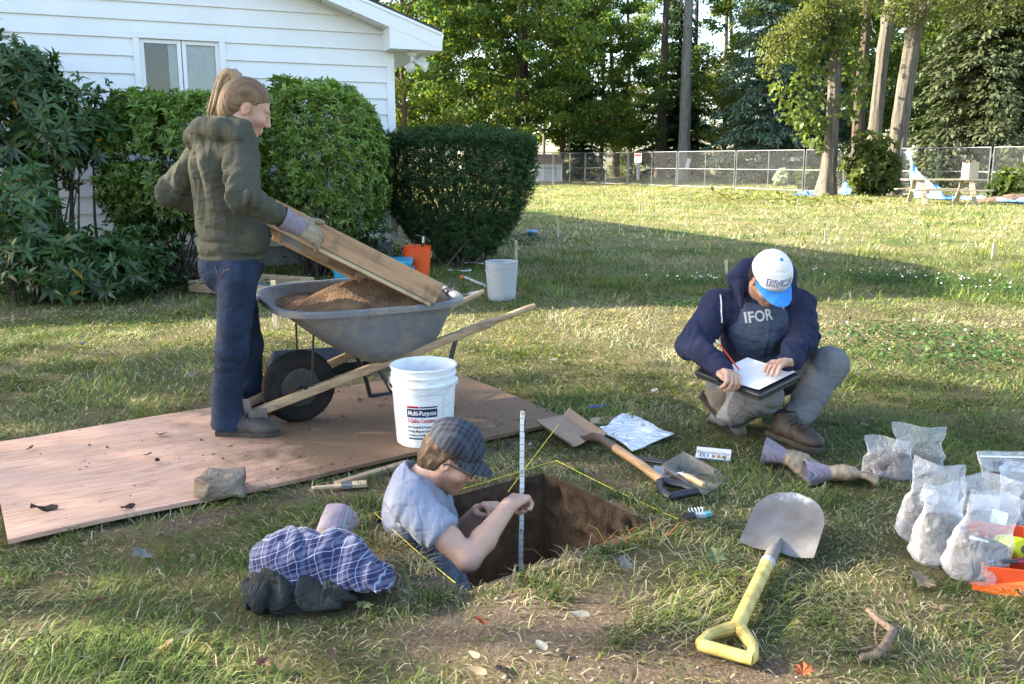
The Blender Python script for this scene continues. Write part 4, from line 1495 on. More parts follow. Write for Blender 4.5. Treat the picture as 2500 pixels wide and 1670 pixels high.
def shed(name, label, c, w, d, h, rz, roofc, chim=False):
    t_ = thing(name, label, 'shed', c, (0, 0, rz))
    for k in range(8): MB().box((-w / 2 + w * (k + .5) / 8, 0, h / 2), (w / 8 - .02, d, h)).build('wall_panel', M_SHEDW, t_)
    m = MB()
    m.add([(-w / 2 - .15, -d / 2 - .15, h + .002), (w / 2 + .15, -d / 2 - .15, h + .002), (w / 2 + .15, d / 2 + .15, h + .002), (-w / 2 - .15, d / 2 + .15, h + .002), (-w / 2 - .15, 0, h + d * .28), (w / 2 + .15, 0, h + d * .28)], [(0, 1, 5, 4), (2, 3, 4, 5), (0, 4, 3), (1, 2, 5), (3, 2, 1, 0)])
    m.build('roof', mat(name + '_roof', roofc, .8), t_)
    MB().box((0, -d / 2 - .02, h * .45), (.9, .03, h * .85)).build('door', mat(name + '_door', (.5, .48, .44), .7), t_)
    if chim:
        MB().box((-w * .3, .4, h + d * .28), (.7, .7, 1.3)).build('chimney', mat('brick_red', (.32, .13, .09), .9), t_)


c = V(1249, 400, 57); shed('garden_shed', 'small white shed with a brown roof beyond the fence', (c.x, 57, 0), 1.7, 2.2, 1.15, .3, (.38, .24, .16))
c = V(1098, 330, 70); shed('white_cottage', 'little white building with a chimney above the yew bush', (c.x, 74, 0), 3.4, 5, 3.0, .2, (.62, .6, .56), True)
for k, (u, w) in enumerate(((1318, .9), (1334, .5), (1350, .6), (1370, .35))):
    c = V(u, 398, 62)
    tag(MB().box((c.x, 62, .18), (w, .3, .36)).build('garden_bench', M_SHEDW, bevel=.02), 'small pale bench-like block far beyond the fence corner', 'bench', 'pale blocks beyond the fence corner')
c = V(1464, 380, 60)
tag(MB().lathe([(.12, 0), (.12, 1.5), (.16, 1.52), (.16, 1.58), (.0, 1.66)], 12, (c.x, 60, 0)).build('white_post', M_SHEDW, None, True), 'thick white post standing in the woods behind the fence', 'post')

def text_to(parent, body, size, fn, matr, name='lettering', depth=0.0, align='CENTER', bold=0.0, squeeze=1.0):
    """lettering as thin raised geometry; fn maps (x, y) of the text plane to a point"""
    cu = bpy.data.curves.new('txt', 'FONT')
    cu.body = body
    cu.size = size
    cu.align_x = align
    cu.align_y = 'CENTER'
    cu.offset = bold * size
    cu.resolution_u = 3
    tmp = bpy.data.objects.new('txt', cu)
    COL.objects.link(tmp)
    dg = bpy.context.evaluated_depsgraph_get()
    me = bpy.data.meshes.new_from_object(tmp.evaluated_get(dg))
    bpy.data.objects.remove(tmp)
    bpy.data.curves.remove(cu)
    bm = bmesh.new(); bm.from_mesh(me)
    bmesh.ops.triangulate(bm, faces=bm.faces)
    for _ in range(3):
        e_ = [e for e in bm.edges if e.calc_length() > size * .16]
        if e_: bmesh.ops.subdivide_edges(bm, edges=e_, cuts=1)
        bmesh.ops.triangulate(bm, faces=bm.faces)
    bm.to_mesh(me); bm.free()
    for v in me.vertices:
        v.co = fn(v.co.x * squeeze, v.co.y)
    me.materials.clear()
    me.materials.append(matr)
    me.name = name
    o = bpy.data.objects.new(name, me)
    return link(o, parent)


t = NT('plywood')
oc = t.coord('Object')
gr = t.noise(t.coord('Object', (1.2, 9, 9)), 3.2, 8, 0.62, 1.5)
c = t.ramp(gr, [(0.28, (0.37, 0.20, 0.125)), (0.5, (0.57, 0.345, 0.235)), (0.75, (0.65, 0.43, 0.31))])
c = t.mix(t.ramp(t.noise(oc, 2.2, 5), [(.5, (0, 0, 0)), (.8, (.45, .45, .45))]), c, (.52, .30, .30))
c = t.mix(t.ramp(t.noise(t.coord('Object', (2.5, 9, 1)), 1.6, 4), [(.66, (0, 0, 0)), (.74, (.55, .55, .55))]), c, (.26, .13, .10))
sep = t.n('SeparateXYZ'); t.l(oc, sep.inputs[0])
mr = t.n('MapRange'); mr.inputs['From Min'].default_value = 0.55; mr.inputs['From Max'].default_value = 1.75
t.l(sep.outputs[0], mr.inputs['Value'])
dn = t.noise(oc, 7, 8, 0.72)
ad = t.n('Math', operation='ADD'); t.l(dn, ad.inputs[0]); t.l(mr.outputs[0], ad.inputs[1])
df = t.ramp(ad.outputs[0], [(.60, (0, 0, 0)), (.80, (.35, .35, .35)), (1.18, (.95, .95, .95))])
sc_ = t.ramp(t.noise(oc, 90, 5, .7), [(.3, (.10, .062, .036)), (.7, (.23, .145, .085))])
c = t.mix(df, c, sc_)
t.base(c)
t.b.inputs['Roughness'].default_value = 0.75
t.b.inputs['Specular IOR Level'].default_value = 0.25
t.l(t.bump(t.mix(.5, gr, dn), .35, .006), t.b.inputs['Normal'])
M_PLY = t.m
ply = thing('plywood_sheet', 'long sheet of dirty pinkish plywood lying on the grass', 'plywood', (PLY_A.x, PLY_A.y, 0.004), (0, 0, PLY_ANG))
P = [[(2.44 * i / 40, 1.22 * j / 20, .018 + .012 * (i / 40 - .5) ** 2 + .004 * math.sin(i * .3 + j * .2)) for j in range(21)] for i in range(41)]
MB().grid(P, .017).build('veneer', M_PLY, ply, True, angle=40)

rng = np.random.default_rng(9)
n = 800
cx = np.clip(rng.normal(1.75, .5, n), .1, 2.42); cy = rng.uniform(.02, 1.2, n)
cx[:120] = rng.uniform(.05, 2.2, 120)
s = rng.gamma(1.4, .0017, n) + .001
tet = np.array([[1, 1, .1], [-1, 1, 0], [-1, -1, .1], [1, -1, 0], [.2, .1, 1.0]])
vv = tet[None] * s[:, None, None] * rng.uniform(.5, 1.3, (n, 5, 3))
a = rng.uniform(0, 6.28, n)
ca, sa = np.cos(a)[:, None], np.sin(a)[:, None]
vx, vy = vv[..., 0] * ca - vv[..., 1] * sa, vv[..., 0] * sa + vv[..., 1] * ca
zs = .018 + .012 * (cx / 2.44 - .5) ** 2
pts = np.stack([vx + cx[:, None], vy + cy[:, None], vv[..., 2] + zs[:, None]], -1).reshape(-1, 3)
ix = np.arange(n)[:, None] * 5
tri = np.concatenate([ix + np.array([[0, 1, 4]]), ix + np.array([[1, 2, 4]]), ix + np.array([[2, 3, 4]]), ix + np.array([[3, 0, 4]])])
M_CRUMB = mat('soil_crumb', (.10, .065, .04), .95, var=.4)
o = mesh_np('soil_crumbs', pts, tri, M_CRUMB, None)
o.location, o.rotation_euler = ply.location, ply.rotation_euler
tag(o, 'dark soil crumbs scattered over the plywood sheet', 'soil', kind='stuff')
for k, (u, v, s) in enumerate(((100, 1172, .05), (290, 1168, .035), (360, 1060, .03), (370, 1000, .035), (340, 1045, .02), (70, 1030, .02))):
    p = G(u, v, .026)
    P = [[(s * (i - 2) * .45, s * (j - 1) * .35 * (1 - .2 * abs(i - 2)), s * .18 * math.sin(i * 1.7 + j) + .004 + .25 * s) for j in range(3)] for i in range(5)]
    o = MB().grid(P, .002).build('bark_flake', M_BARK[0])
    o.location = p; o.rotation_euler = (.2, .2, .35 + k * .8)
    tag(o, 'curled dark bark flake lying on the plywood', 'bark', 'bark flakes on the plywood')

M_BOARD = wood_mat('weathered_board', (.36, .27, .17), (.22, .16, .10), 5, 0, .8, .25, .4)
a_, b_ = G(770, 1118), G(935, 1068)
o = MB().box((0, 0, .012), ((b_ - a_).length, .035, .022)).build('wood_lath', M_BOARD, bevel=.002)
o.location = (a_ + b_) / 2; o.rotation_euler = (0, 0, math.atan2((b_ - a_).y, (b_ - a_).x))
tag(o, 'narrow wooden lath along the edge of the plywood beside the pit', 'board')
pbp = G(795, 1116, .01)
br = thing('paint_brush', 'flat paint brush with a pale wooden handle on the grass by the pit', 'brush', pbp, (0, 0, R(12)))
MB().prism([(-.13, -.008), (-.05, -.009), (-.02, -.016), (-.02, .016), (-.05, .009), (-.13, .008), (-.137, 0)], .012).build('handle', wood_mat('brush_handle', (.55, .42, .26), (.45, .32, .18), 4, 0, .5), br, bevel=.003)
MB().box((0, 0, .007), (.04, .046, .018)).build('ferrule', mat('tin', (.35, .36, .37), .4, metal=.8), br, bevel=.002)
MB().box((.05, 0, .007), (.06, .044, .016)).build('bristle', mat('bristle', (.50, .40, .25), .9, stretch=(1, 20, 20), bump=.4), br, bevel=.003)

rp = G(507, 1128, .022)
v_ = Vol((-.16, -.14, -.03), (.16, .15, .18), .006)
v_.box((0, 0, .055), (.105, .085, .058), Matrix.Rotation(.25, 3, 'Z') @ Matrix.Rotation(.10, 3, 'X'), .012, 0)
v_.plane_cut((-.055, -.075, .06), (-.55, -.85, .25)).plane_cut((.10, -.02, .05), (.9, -.3, .35)).plane_cut((-.10, .02, .08), (-.8, .1, .6)).plane_cut((0, 0, .108), (.15, -.25, 1)).plane_cut((.02, -.085, .03), (.2, -.9, -.4))
v_.disp(lambda x, y, z: .011 * vnoise(x * 17, y * 17, z * 17, 1) + .005 * vnoise(x * 50, y * 50, z * 50, 2), .03)
o = v_.build('rock', mat('sandstone', (.20, .135, .08), .92, var=.35, scale=7, bump=1.0, bscale=45, col2=(.30, .245, .185), bdist=.012))
o.location = rp; o.scale = (.90, .82, .66)
tag(o, 'angular grey brown rock lying on the edge of the plywood', 'rock')

WB_ANG = R(30)
WB_P = Vector((-1.057, 4.037, .02))
WB_M = Matrix.Translation(WB_P) @ Matrix.Rotation(WB_ANG, 4, 'Z')
wb = thing('wheelbarrow', 'grey plastic wheelbarrow with wooden handles standing on the plywood', 'wheelbarrow', WB_P, (0, 0, WB_ANG))
t = NT('grey_tray')
oc = t.coord('Object')
f1, f2 = t.noise(oc, 4, 6, .65), t.noise(oc, 14, 6, .7)
c = t.ramp(f2, [(.3, (.13, .135, .145)), (.7, (.19, .195, .205))])
c = t.mix(t.ramp(t.mix(.5, f1, f2), [(.50, (0, 0, 0)), (.60, (.8, .8, .8))]), c, (.27, .215, .155))
t.base(c)
t.b.inputs['Roughness'].default_value = .5
t.l(t.bump(f2, .15, .004), t.b.inputs['Normal'])
M_TRAY = t.m


def tray_ring(f, inset=0.0, n=72):
    """ring of the tray at height fraction f (0 bottom, 1 rim)"""
    x0, x1 = .33 + (-.13 - .33) * f ** 1.05, .70 + (.79 - .70) * f
    hw = .24 + (.345 - .24) * f ** .85
    x0 += inset; x1 -= inset; hw -= inset
    cx_, rx = (x0 + x1) / 2, (x1 - x0) / 2
    out = []
    for k in range(n):
        a = 2 * PI * k / n
        c_, s_ = math.cos(a), math.sin(a)
        e = 2 / 4.2
        x = cx_ + rx * math.copysign(abs(c_) ** e, c_)
        fr = (x - x0) / max(1e-6, x1 - x0)
        wid = hw * (1 - .10 * (1 - fr) ** 2)
        y = wid * math.copysign(abs(s_) ** e, s_)
        zb = .284 + .36 * (x - .33)
        zr_ = .622 + .075 * y
        out.append(Vector((x, y, zb * (1 - f) + zr_ * f)))
    return out


m = MB()
rings = [tray_ring(f) for f in (0, .04, .12, .3, .5, .7, .88, .985)]
lip = tray_ring(1.0, -.026)
rings += [[p + Vector((0, 0, -.024)) for p in tray_ring(1.0, -.024)], lip, [p + Vector((0, 0, .006)) for p in tray_ring(1.0, -.018)], [p + Vector((0, 0, .004)) for p in tray_ring(1.0, .0)]]
rings += [tray_ring(f, .006) for f in (.97, .85, .7, .5, .3)]
n = 72
vs = [p for r_ in rings for p in r_]
fs = [(i * n + k, i * n + (k + 1) % n, (i + 1) * n + (k + 1) % n, (i + 1) * n + k) for i in range(len(rings) - 1) for k in range(n)]
fs += [tuple(reversed(range(n))), tuple((len(rings) - 1) * n + k for k in range(n))]
m.add(vs, fs)
m.build('tray', M_TRAY, wb, True, angle=50)
M_ASH = wood_mat('ash_handle', (.42, .29, .17), (.27, .17, .10), 5, 0, .55, .2, .25)
for s in (-1, 1):
    m = MB()
    y0, y1 = .105, .285
    pts = []
    secs = [(-.27, .019, .022), (.0, .019, .022), (.5, .019, .022), (.93, .019, .022), (.965, .0175, .019), (.99, .016, .0165), (1.06, .017, .017), (1.16, .0175, .0175), (1.19, .014, .014), (1.197, .006, .006)]
    vs, fs = [], []
    for i, (x, hy, hz) in enumerate(secs):
        y = s * (y0 + (y1 - y0) * (x + .1) / 1.28)
        z = .175 + .295 * x
        q = 16
        e = .35 if x < .94 else 1.0
        for k in range(q):
            a = 2 * PI * (k + .5) / q
            c_, s_ = math.cos(a), math.sin(a)
            vs.append((x, y + hy * math.copysign(abs(c_) ** e, c_), z + hz * math.copysign(abs(s_) ** e, s_)))
    fs = [(i * 16 + k, i * 16 + (k + 1) % 16, (i + 1) * 16 + (k + 1) % 16, (i + 1) * 16 + k) for i in range(len(secs) - 1) for k in range(16)]
    fs += [tuple(range(16)), tuple((len(secs) - 1) * 16 + k for k in reversed(range(16)))]
    m.add(vs, fs).build('handle', M_ASH, wb, True, angle=30)
M_RUBBER = mat('tyre_rubber', (.014, .0135, .013), .85, var=.35, scale=8, col2=(.035, .03, .026), bump=.2, spec=.2)
M_STEEL = mat('black_steel', (.035, .035, .038), .45, var=.3, metal=.3)
whl = thing('wheel_hub', None, None, (0, 0, .175))
whl.parent = wb
RX = Matrix.Rotation(PI / 2, 3, 'X')
bpy.data.objects.remove(whl)
tyre = MB()
prof = []
for k in range(15):
    a = R(-140 + 280 * k / 14)
    prof.append((.133 + .050 * math.cos(a), .046 * math.sin(a)))
tyre.lathe(prof + [prof[0]], 48, (0, 0, .183), RX)
ty = tyre.build('tyre', M_RUBBER, wb, True)
m = MB()
for k in range(96):
    a = 2 * PI * k / 96
    for s in (-1, 1):
        c_ = Vector((math.cos(a + s * .02) * .1735, s * .018, .183 + math.sin(a + s * .02) * .1735))
        m.box(c_, (.007, .014, .007), Matrix.Rotation(-a + PI / 2, 3, 'Y'))
m.build('tread', M_RUBBER, ty)
rim = MB()
rim.lathe([(.104, -.03), (.104, -.022), (.092, -.014), (.05, -.010), (.03, -.024), (.0, -.024)], 32, (0, 0, .183), RX)
rim.lathe([(.104, .03), (.104, .022), (.092, .014), (.05, .010), (.03, .024), (.0, .024)], 32, (0, 0, .183), RX)
rim.build('rim', mat('dusty_rim', (.025, .024, .023), .6, var=.4, col2=(.07, .058, .045)), ty, True)
MB().tube([(0, -.13, .183), (0, .13, .183)], .009, 10).build('axle', M_STEEL, wb, True)
for s in (-1, 1):
    MB().tube([(0.005, s * .122, .16), (.0, s * .122, .20)], .012, 8).build('axle_bracket', M_STEEL, wb)
    MB().tube([(.03, s * .125, .20), (.035, s * .135, .345), (.04, s * .15, .47)], .0055, 8).build('tray_brace', M_STEEL, wb, True)
    yb = s * .21
    MB().tube([(.36, s * .165, .26), (.43, s * .22, .10), (.455, s * .24, .012), (.50, s * .245, .004), (.60, s * .245, .004), (.64, s * .24, .02), (.76, s * .22, .38)], .0125, 10).build('leg', M_STEEL, wb, True)
MB().bar((.66, -.235, .13), (.66, .235, .13), .022, .006).build('cross_brace', M_STEEL, wb)
MB().bar((.44, -.22, .09), (.70, .225, .24), .02, .006).build('cross_brace', M_STEEL, wb)
m = MB()                                                 # bent steel nose guard ahead of the wheel
P = [[(-.262 - .045 * math.cos((i / 12 - .5) * PI) + .012 * math.sin(i * 2.1), -.125 + .25 * i / 12, .07 + .055 * j) for j in range(3)] for i in range(13)]
m.grid(P, .003).build('nose_guard', mat('bent_steel', (.22, .21, .20), .45, var=.4, metal=.7, bump=.4, bscale=20), wb, True)
for s in (-1, 1): MB().box((-.235, s * .125, .106), (.085, .006, .05)).build('guard_strap', bpy.data.materials['bent_steel'], wb)

M_SIFTED = mat('sifted_soil', (.20, .115, .055), .97, var=.45, scale=11, bump=1.0, bscale=70, col2=(.29, .17, .088), bdist=.02)
rings = []
nr = 26
for i in range(nr):
    f = i / (nr - 1)
    base_r = tray_ring(.93, .012)
    cxy = Vector((.34, .0, 0))
    ring_ = []
    for p in base_r:
        q = cxy.lerp(Vector((p.x, p.y, 0)), f)
        mound = .735 - .09 * ((q.x - .40) / .42) ** 2 * (1 if q.x > .4 else 1.5) - .13 * (q.y / .31) ** 2 - .02
        wall = .612 + .07 * q.y
        zz = p.z + .004 if f > .97 else max(mound, wall - .02)
        ring_.append(Vector((q.x, q.y, zz)))
    rings.append(ring_)
vs = np.array([tuple(p) for r_ in rings for p in r_])
x, y, z = vs[:, 0], vs[:, 1], vs[:, 2]
z += .012 * vnoise(x * 9, y * 9, 0 * x, 3) + .006 * vnoise(x * 30, y * 30, 0 * x, 4) + .01 * vnoise(x * 3 + y * 8, y * 2, 0 * x, 5)
z += .03 * np.exp(-((x - .42 + y * .4) / .05) ** 2) * (y < .1) - .02
vs[:, 2] = np.minimum(z, .755)
n = 72
fq = np.array([(i * n + k, (i + 1) * n + k, (i + 1) * n + (k + 1) % n, i * n + (k + 1) % n) for i in range(nr - 1) for k in range(n)])
so = mesh_np('soil_heap', vs, fq, M_SIFTED, None, smooth=True)
so.location, so.rotation_euler = WB_P, (0, 0, WB_ANG)
tag(so, 'mound of sifted brown soil heaped inside the wheelbarrow tray', 'soil')
for k in range(14):                                      # stones at the front of the load
    s = random.uniform(.008, .02)
    o = MB().lathe([(0, -s * .5), (s * .9, -s * .2), (s, .1 * s), (s * .6, s * .5), (0, s * .6)], 7).build('pebble', mat('pebble_grey', (.20, .19, .18), .9) if k == 0 else bpy.data.materials['pebble_grey'])
    o.location = WB_M @ Vector((random.uniform(-.04, .10), random.uniform(-.24, -.02), .555 + random.uniform(0, .01)))
    o.rotation_euler = (random.uniform(0, 3), random.uniform(0, 3), 0)
    tag(o, 'small dark stone at the front edge of the soil load', 'stone', 'small stones in the wheelbarrow')

A_ = V(1019, 652, 4.02)
B_ = V(632, 457, 3.93)
ex = (A_ - B_).normalized()
Ls = (A_ - B_).length
ey = Vector((.10, math.cos(R(22)), -math.sin(R(22))))
ey = (ey - ex * ey.dot(ex)).normalized()
ez = ex.cross(ey)
SM = Matrix.Translation(A_) @ Matrix((ex, ey, ez)).transposed().to_4x4()
scr = thing('sifting_screen', 'tilted wooden sifting screen resting on the wheelbarrow', 'sieve')
scr.matrix_world = SM
M_FIR = wood_mat('fir_board', (.40, .235, .125), (.25, .135, .07), 4.5, 0, .6, .25, .22, (.14, .09, .055))
M_FIR2 = wood_mat('fir_strip', (.50, .36, .21), (.34, .22, .13), 5, 0, .65, .25, .3)
Hs, Wd = .105, .52
MB().box((-Ls / 2, .012, -Hs / 2), (Ls, .024, Hs)).build('side_board', M_FIR, scr, bevel=.002)
MB().box((-Ls / 2, Wd - .012, -Hs / 2), (Ls, .024, Hs)).build('side_board', M_FIR, scr, bevel=.002)
for x in (-.013, -Ls + .013): MB().box((x, Wd / 2, -Hs / 2 - .001), (.024, Wd - .05, Hs - .004)).build('end_board', M_FIR, scr, bevel=.002)
for y in (.022, Wd - .022): MB().box((-Ls / 2, y, -Hs - .013), (Ls - .03, .038, .018)).build('bottom_strip', M_FIR2, scr, bevel=.002)
for x in (-.05, -Ls + .05): MB().box((x, Wd / 2, -Hs - .013), (.036, Wd - .09, .0175)).build('bottom_strip', M_FIR2, scr, bevel=.002)
w = MB()
k = .012
for i in range(int(Ls / k)): w.box((-i * k - .004, Wd / 2, -Hs - .0022), (.0016, Wd - .01, .0016))
for j in range(int(Wd / k)): w.box((-Ls / 2, j * k + .004, -Hs - .0022), (Ls - .01, .0016, .0016))
w.build('hardware_cloth', mat('dirty_wire', (.26, .25, .23), .6, var=.3, metal=.3), scr, kind='stuff')
for (x, l_) in ((-.30, .5), (-.55, .3)):
    MB().box((x, .26, -Hs - .006), (l_, .44, .004)).build('clogged_soil', mat('clogged_grey', (.24, .22, .20), .95, var=.4, scale=9, bump=.6, bscale=40) if x == -.30 else bpy.data.materials['clogged_grey'], scr)
m = MB()
m.tube([Vector((-.02 + .012 * math.cos(a), .27, -.04 + .012 * math.sin(a))) + Vector((.035, 0, 0)) for a in np.linspace(0, 2 * PI, 14)[:-1]], .003, 6, closed=True)
m.build('ring_bolt', M_STEEL, scr, True)
cr = thing('hand_rake', 'small black claw rake lying on the far rim of the wheelbarrow', 'rake', V(1012, 668, 4.35))
m = MB().tube([(-.25, .0, -.03), (-.02, 0, .0)], .009, 8)
m.build('handle', M_STEEL, cr, True)
for k in range(3): MB().tube([(-.02, 0, 0), (.02, (k - 1) * .012, .012), (.058, (k - 1) * .026, .012 + .006 * k), (.072, (k - 1) * .028, .026 + .008 * k)], [.006, .005, .004, .002], 6).build('tine', M_STEEL, cr, True)

def bucket_profile(h, rb, rt, ribs=((.80, .010), (.86, .010), (.92, .010)), wall=.003):
    p = [(0, .004), (rb - .006, 0), (rb, .006)]
    steps = 14
    for i in range(1, steps + 1):
        f = i / steps
        p.append((rb + (rt - rb) * f * .96, h * f * .78))
    for (fz, out) in ribs:
        z = h * fz
        r_ = rb + (rt - rb) * fz
        p += [(r_ - .001, z - .008), (r_ + out * .7, z - .006), (r_ + out * .7, z - .001), (r_, z + .001)]
    p += [(rt, h - .012), (rt + .005, h - .010), (rt + .006, h - .002), (rt + .003, h), (rt - .003, h - .001)]
    p += [(rt - .004, h * .9), (rb + (rt - rb) * .5 - .003, h * .5), (rb - .004, .01), (0, .009)]
    return p


def bucket(name, label, loc, rz, matr, h=.37, rb=.128, rt=.148, ribs=None, bail=True, bail_tilt=.9):
    t_ = thing(name, label, 'bucket', loc, (0, 0, rz))
    MB().lathe(bucket_profile(h, rb, rt, ribs) if ribs else bucket_profile(h, rb, rt), 56).build('pail', matr, t_, True, angle=25)
    if bail:
        M_ = bpy.data.materials.get('bail_wire') or mat('bail_wire', (.6, .6, .6), .35, metal=.9)
        pts = []
        for k in range(21):
            a = PI * k / 20
            q = Vector((math.cos(a) * (rt + .012), -math.sin(a) * math.sin(bail_tilt) * .19, -math.sin(a) * math.cos(bail_tilt) * .19 * .75))
            pts.append(q + Vector((0, 0, h * .80)))
        MB().tube(pts, .0022, 6).build('bail', M_, t_, True)
        for s in (-1, 1):
            MB().lathe([(0, 0), (.015, 0), (.015, .012), (.008, .016), (0, .016)], 12, (s * (rt - .006), 0, h * .80), Matrix.Rotation(s * PI / 2, 3, 'Y')).build('ear', matr, t_, True)
    return t_


M_WPAIL = None
t = NT('white_pail')
f = t.noise(t.coord('Object'), 9, 6, .7)
dz = t.noise(t.coord('Object', (1, 1, 3)), 16, 7, .75)
t.base(t.mix(t.ramp(dz, [(.52, (0, 0, 0)), (.70, (.5, .5, .5))]), t.ramp(f, [(.3, (.70, .71, .72)), (.62, (.82, .83, .84)), (.9, (.86, .86, .86))]), (.42, .34, .26)))
t.b.inputs['Roughness'].default_value = .35
t.b.inputs['Subsurface Weight'].default_value = .3
t.b.inputs['Subsurface Radius'].default_value = (.02, .02, .02)
M_WPAIL = t.m
wbk_p = Vector((-.405, 3.735, .026))
wbk = bucket('white_bucket', 'white five gallon bucket with printed label behind the man in the pit', wbk_p, R(-4), M_WPAIL, .365, .128, .147, ((.80, .016), (.90, .008)), True, 1.35)
NAVY, REDP, INK, WHT = mat('navy_print', (.016, .02, .085), .45), mat('red_print', (.55, .02, .04), .45), mat('black_print', (.02, .02, .03), .5), mat('white_print', (.8, .8, .8), .5)
LAB_A = R(-90 + 7)                                       # the label faces the camera, a little to the left of the pail's middle


def on_pail(lift):
    def f(x, y):
        r_ = .128 + (.147 - .128) * (y / .365) * (.96 / .78) + lift
        a = LAB_A + x / .137
        return Vector((math.cos(a) * r_, math.sin(a) * r_, y))
    return f


def pail_patch(x0, x1, y0, y1, matr, lift, name='label_print'):
    f = on_pail(lift)
    P = [[f(x0 + (x1 - x0) * i / 14, y0 + (y1 - y0) * j / 3) for j in range(4)] for i in range(15)]
    return MB().grid(P).build(name, matr, wbk, True)


pail_patch(-.072, .066, .150, .189, NAVY, .0009)
pail_patch(-.012, .066, .194, .2005, NAVY, .0009)
pail_patch(-.072, -.016, .193, .203, REDP, .0009)
pail_patch(-.072, .060, .046, .053, NAVY, .0009)
mv = lambda cx_, cy_, lift: (lambda x, y: on_pail(lift)(x + cx_, y + cy_))
text_to(wbk, 'LEAKTITE', .0085, mv(-.044, .198, .0016), NAVY, bold=.01)
text_to(wbk, 'Multi-Purpose', .031, mv(-.003, .1695, .0016), WHT, squeeze=.72, bold=.022)
text_to(wbk, '5 Gallon Container', .027, mv(-.070, .133, .0012), REDP, align='LEFT', squeeze=.62, bold=.02)
for i, s in enumerate(('For Household & Professional Use', 'For Easy Measuring & Mixing', 'For Wet or Dry Materials')):
    text_to(wbk, s, .0165, mv(-.070, .104 - .0195 * i, .0012), INK, align='LEFT', squeeze=.62, bold=.02)
for sd in (-.112, .088):
    for i in range(18):
        pail_patch(sd, sd + (.022 if i % 3 == 0 else .013), .05 + i * .0115, .0512 + i * .0115, INK, .0009, 'measure_mark')

M_GPAIL = mat('grey_pail', (.36, .38, .40), .5, var=.1, scale=5)
p = G(1150, 692); bucket('grey_bucket', 'pale grey bucket standing on the shaded grass before a stake', (p.x, p.y + .13, 0), R(25), M_GPAIL, .37, .13, .152, None, True, .55)
M_OPAIL = mat('orange_pail', (.75, .09, .012), .4, var=.06)
p = G(955, 642); obp = Vector((p.x, p.y + .13, 0))
bucket('orange_bucket', 'bright orange bucket with tools sticking out beside the yew bush', obp, R(10), M_OPAIL, .37, .13, .152, None, True, .5)
tl = thing('hand_tool', 'black T handled tool standing in the orange bucket', 'tool', obp + Vector((.03, 0, .012)))
MB().tube([(0, 0, .01), (.04, 0, .40)], .012, 8).build('shaft', M_STEEL, tl, True)
MB().tube([(-.04, 0, .475), (.05, 0, .455), (.115, 0, .40)], .012, 8).build('grip', M_STEEL, tl, True)
MB().tube([(.04, 0, .39), (.045, 0, .46)], .016, 8).build('head', bpy.data.materials['bail_wire'], tl, True)
for s in (-1, 1): MB().tube([(.0, s * .03, .05), (-.02 + .04 * s, s * .03, .43)], .006, 6).build('jaw', M_STEEL, tl, True)

tc_ = G(850, 660)
cb = thing('teal_crate', 'bright teal plastic box half hidden by the sifting screen', 'box', (tc_.x - .02, tc_.y + .35, 0), (0, 0, R(4)))
M_TEAL = mat('teal_plastic', (.012, .27, .42), .4, var=.08)
MB().box((0, 0, .105), (.80, .42, .21)).build('bin', M_TEAL, cb, bevel=.02)
MB().box((0, 0, .235), (.84, .46, .05)).build('lid', M_TEAL, cb, bevel=.015)
for s in (-1, 1): MB().box((s * .42, 0, .15), (.03, .16, .05)).build('handle', M_TEAL, cb, bevel=.01)
s2 = thing('spare_screen', 'second wooden sifting screen lying flat on the grass behind the woman', 'sieve', G(436, 668) + Vector((.0, .0, 0)), (0, 0, R(-24)))
M_PINE = wood_mat('pine_frame', (.47, .33, .2), (.33, .2, .12), 5, 0, .7, .2)
MB().box((.50, .0, .055), (1.0, .035, .11)).build('side_board', M_PINE, s2, bevel=.003)
MB().box((.50, .70, .055), (1.0, .035, .11)).build('side_board', M_PINE, s2, bevel=.003)
for x in (.018, .982): MB().box((x, .35, .054), (.035, .66, .108)).build('end_board', M_PINE, s2, bevel=.003)
w = MB()
for i in range(38): w.box((.035 + i * .025, .35, .022), (.003, .66, .003))
for i in range(26): w.box((.5, .03 + i * .025, .022), (.92, .003, .003))
w.build('hardware_cloth', mat('grey_mesh', (.30, .33, .33), .6), s2, kind='stuff')
MB().box((.5, .35, .012), (.92, .66, .006)).build('backing', mat('screen_grey', (.22, .25, .25), .8, var=.3), s2)
dt = G(690, 852)
tr_ = thing('black_pan', 'black plastic pan lying on the grass behind the wheel', 'pan', (dt.x + .12, dt.y + .10, .0), (0, 0, R(12)))
m = MB()
m.add([(-.26, -.17, .0), (.26, -.17, .0), (.26, .17, .0), (-.26, .17, .0), (-.31, -.22, .075), (.31, -.22, .085), (.31, .22, .085), (-.31, .22, .075), (-.325, -.235, .075), (.325, -.235, .085), (.325, .235, .085), (-.325, .235, .075), (-.275, -.185, -.004 + .005), (.275, -.185, .001), (.275, .185, .001), (-.275, .185, .001)],
      [(3, 2, 1, 0), (0, 1, 5, 4), (1, 2, 6, 5), (2, 3, 7, 6), (3, 0, 4, 7), (4, 5, 9, 8), (5, 6, 10, 9), (6, 7, 11, 10), (7, 4, 8, 11), (8, 9, 13, 12), (9, 10, 14, 13), (10, 11, 15, 14), (11, 8, 12, 15)])
m.build('basin', mat('black_plastic', (.018, .02, .028), .35, var=.2), tr_)

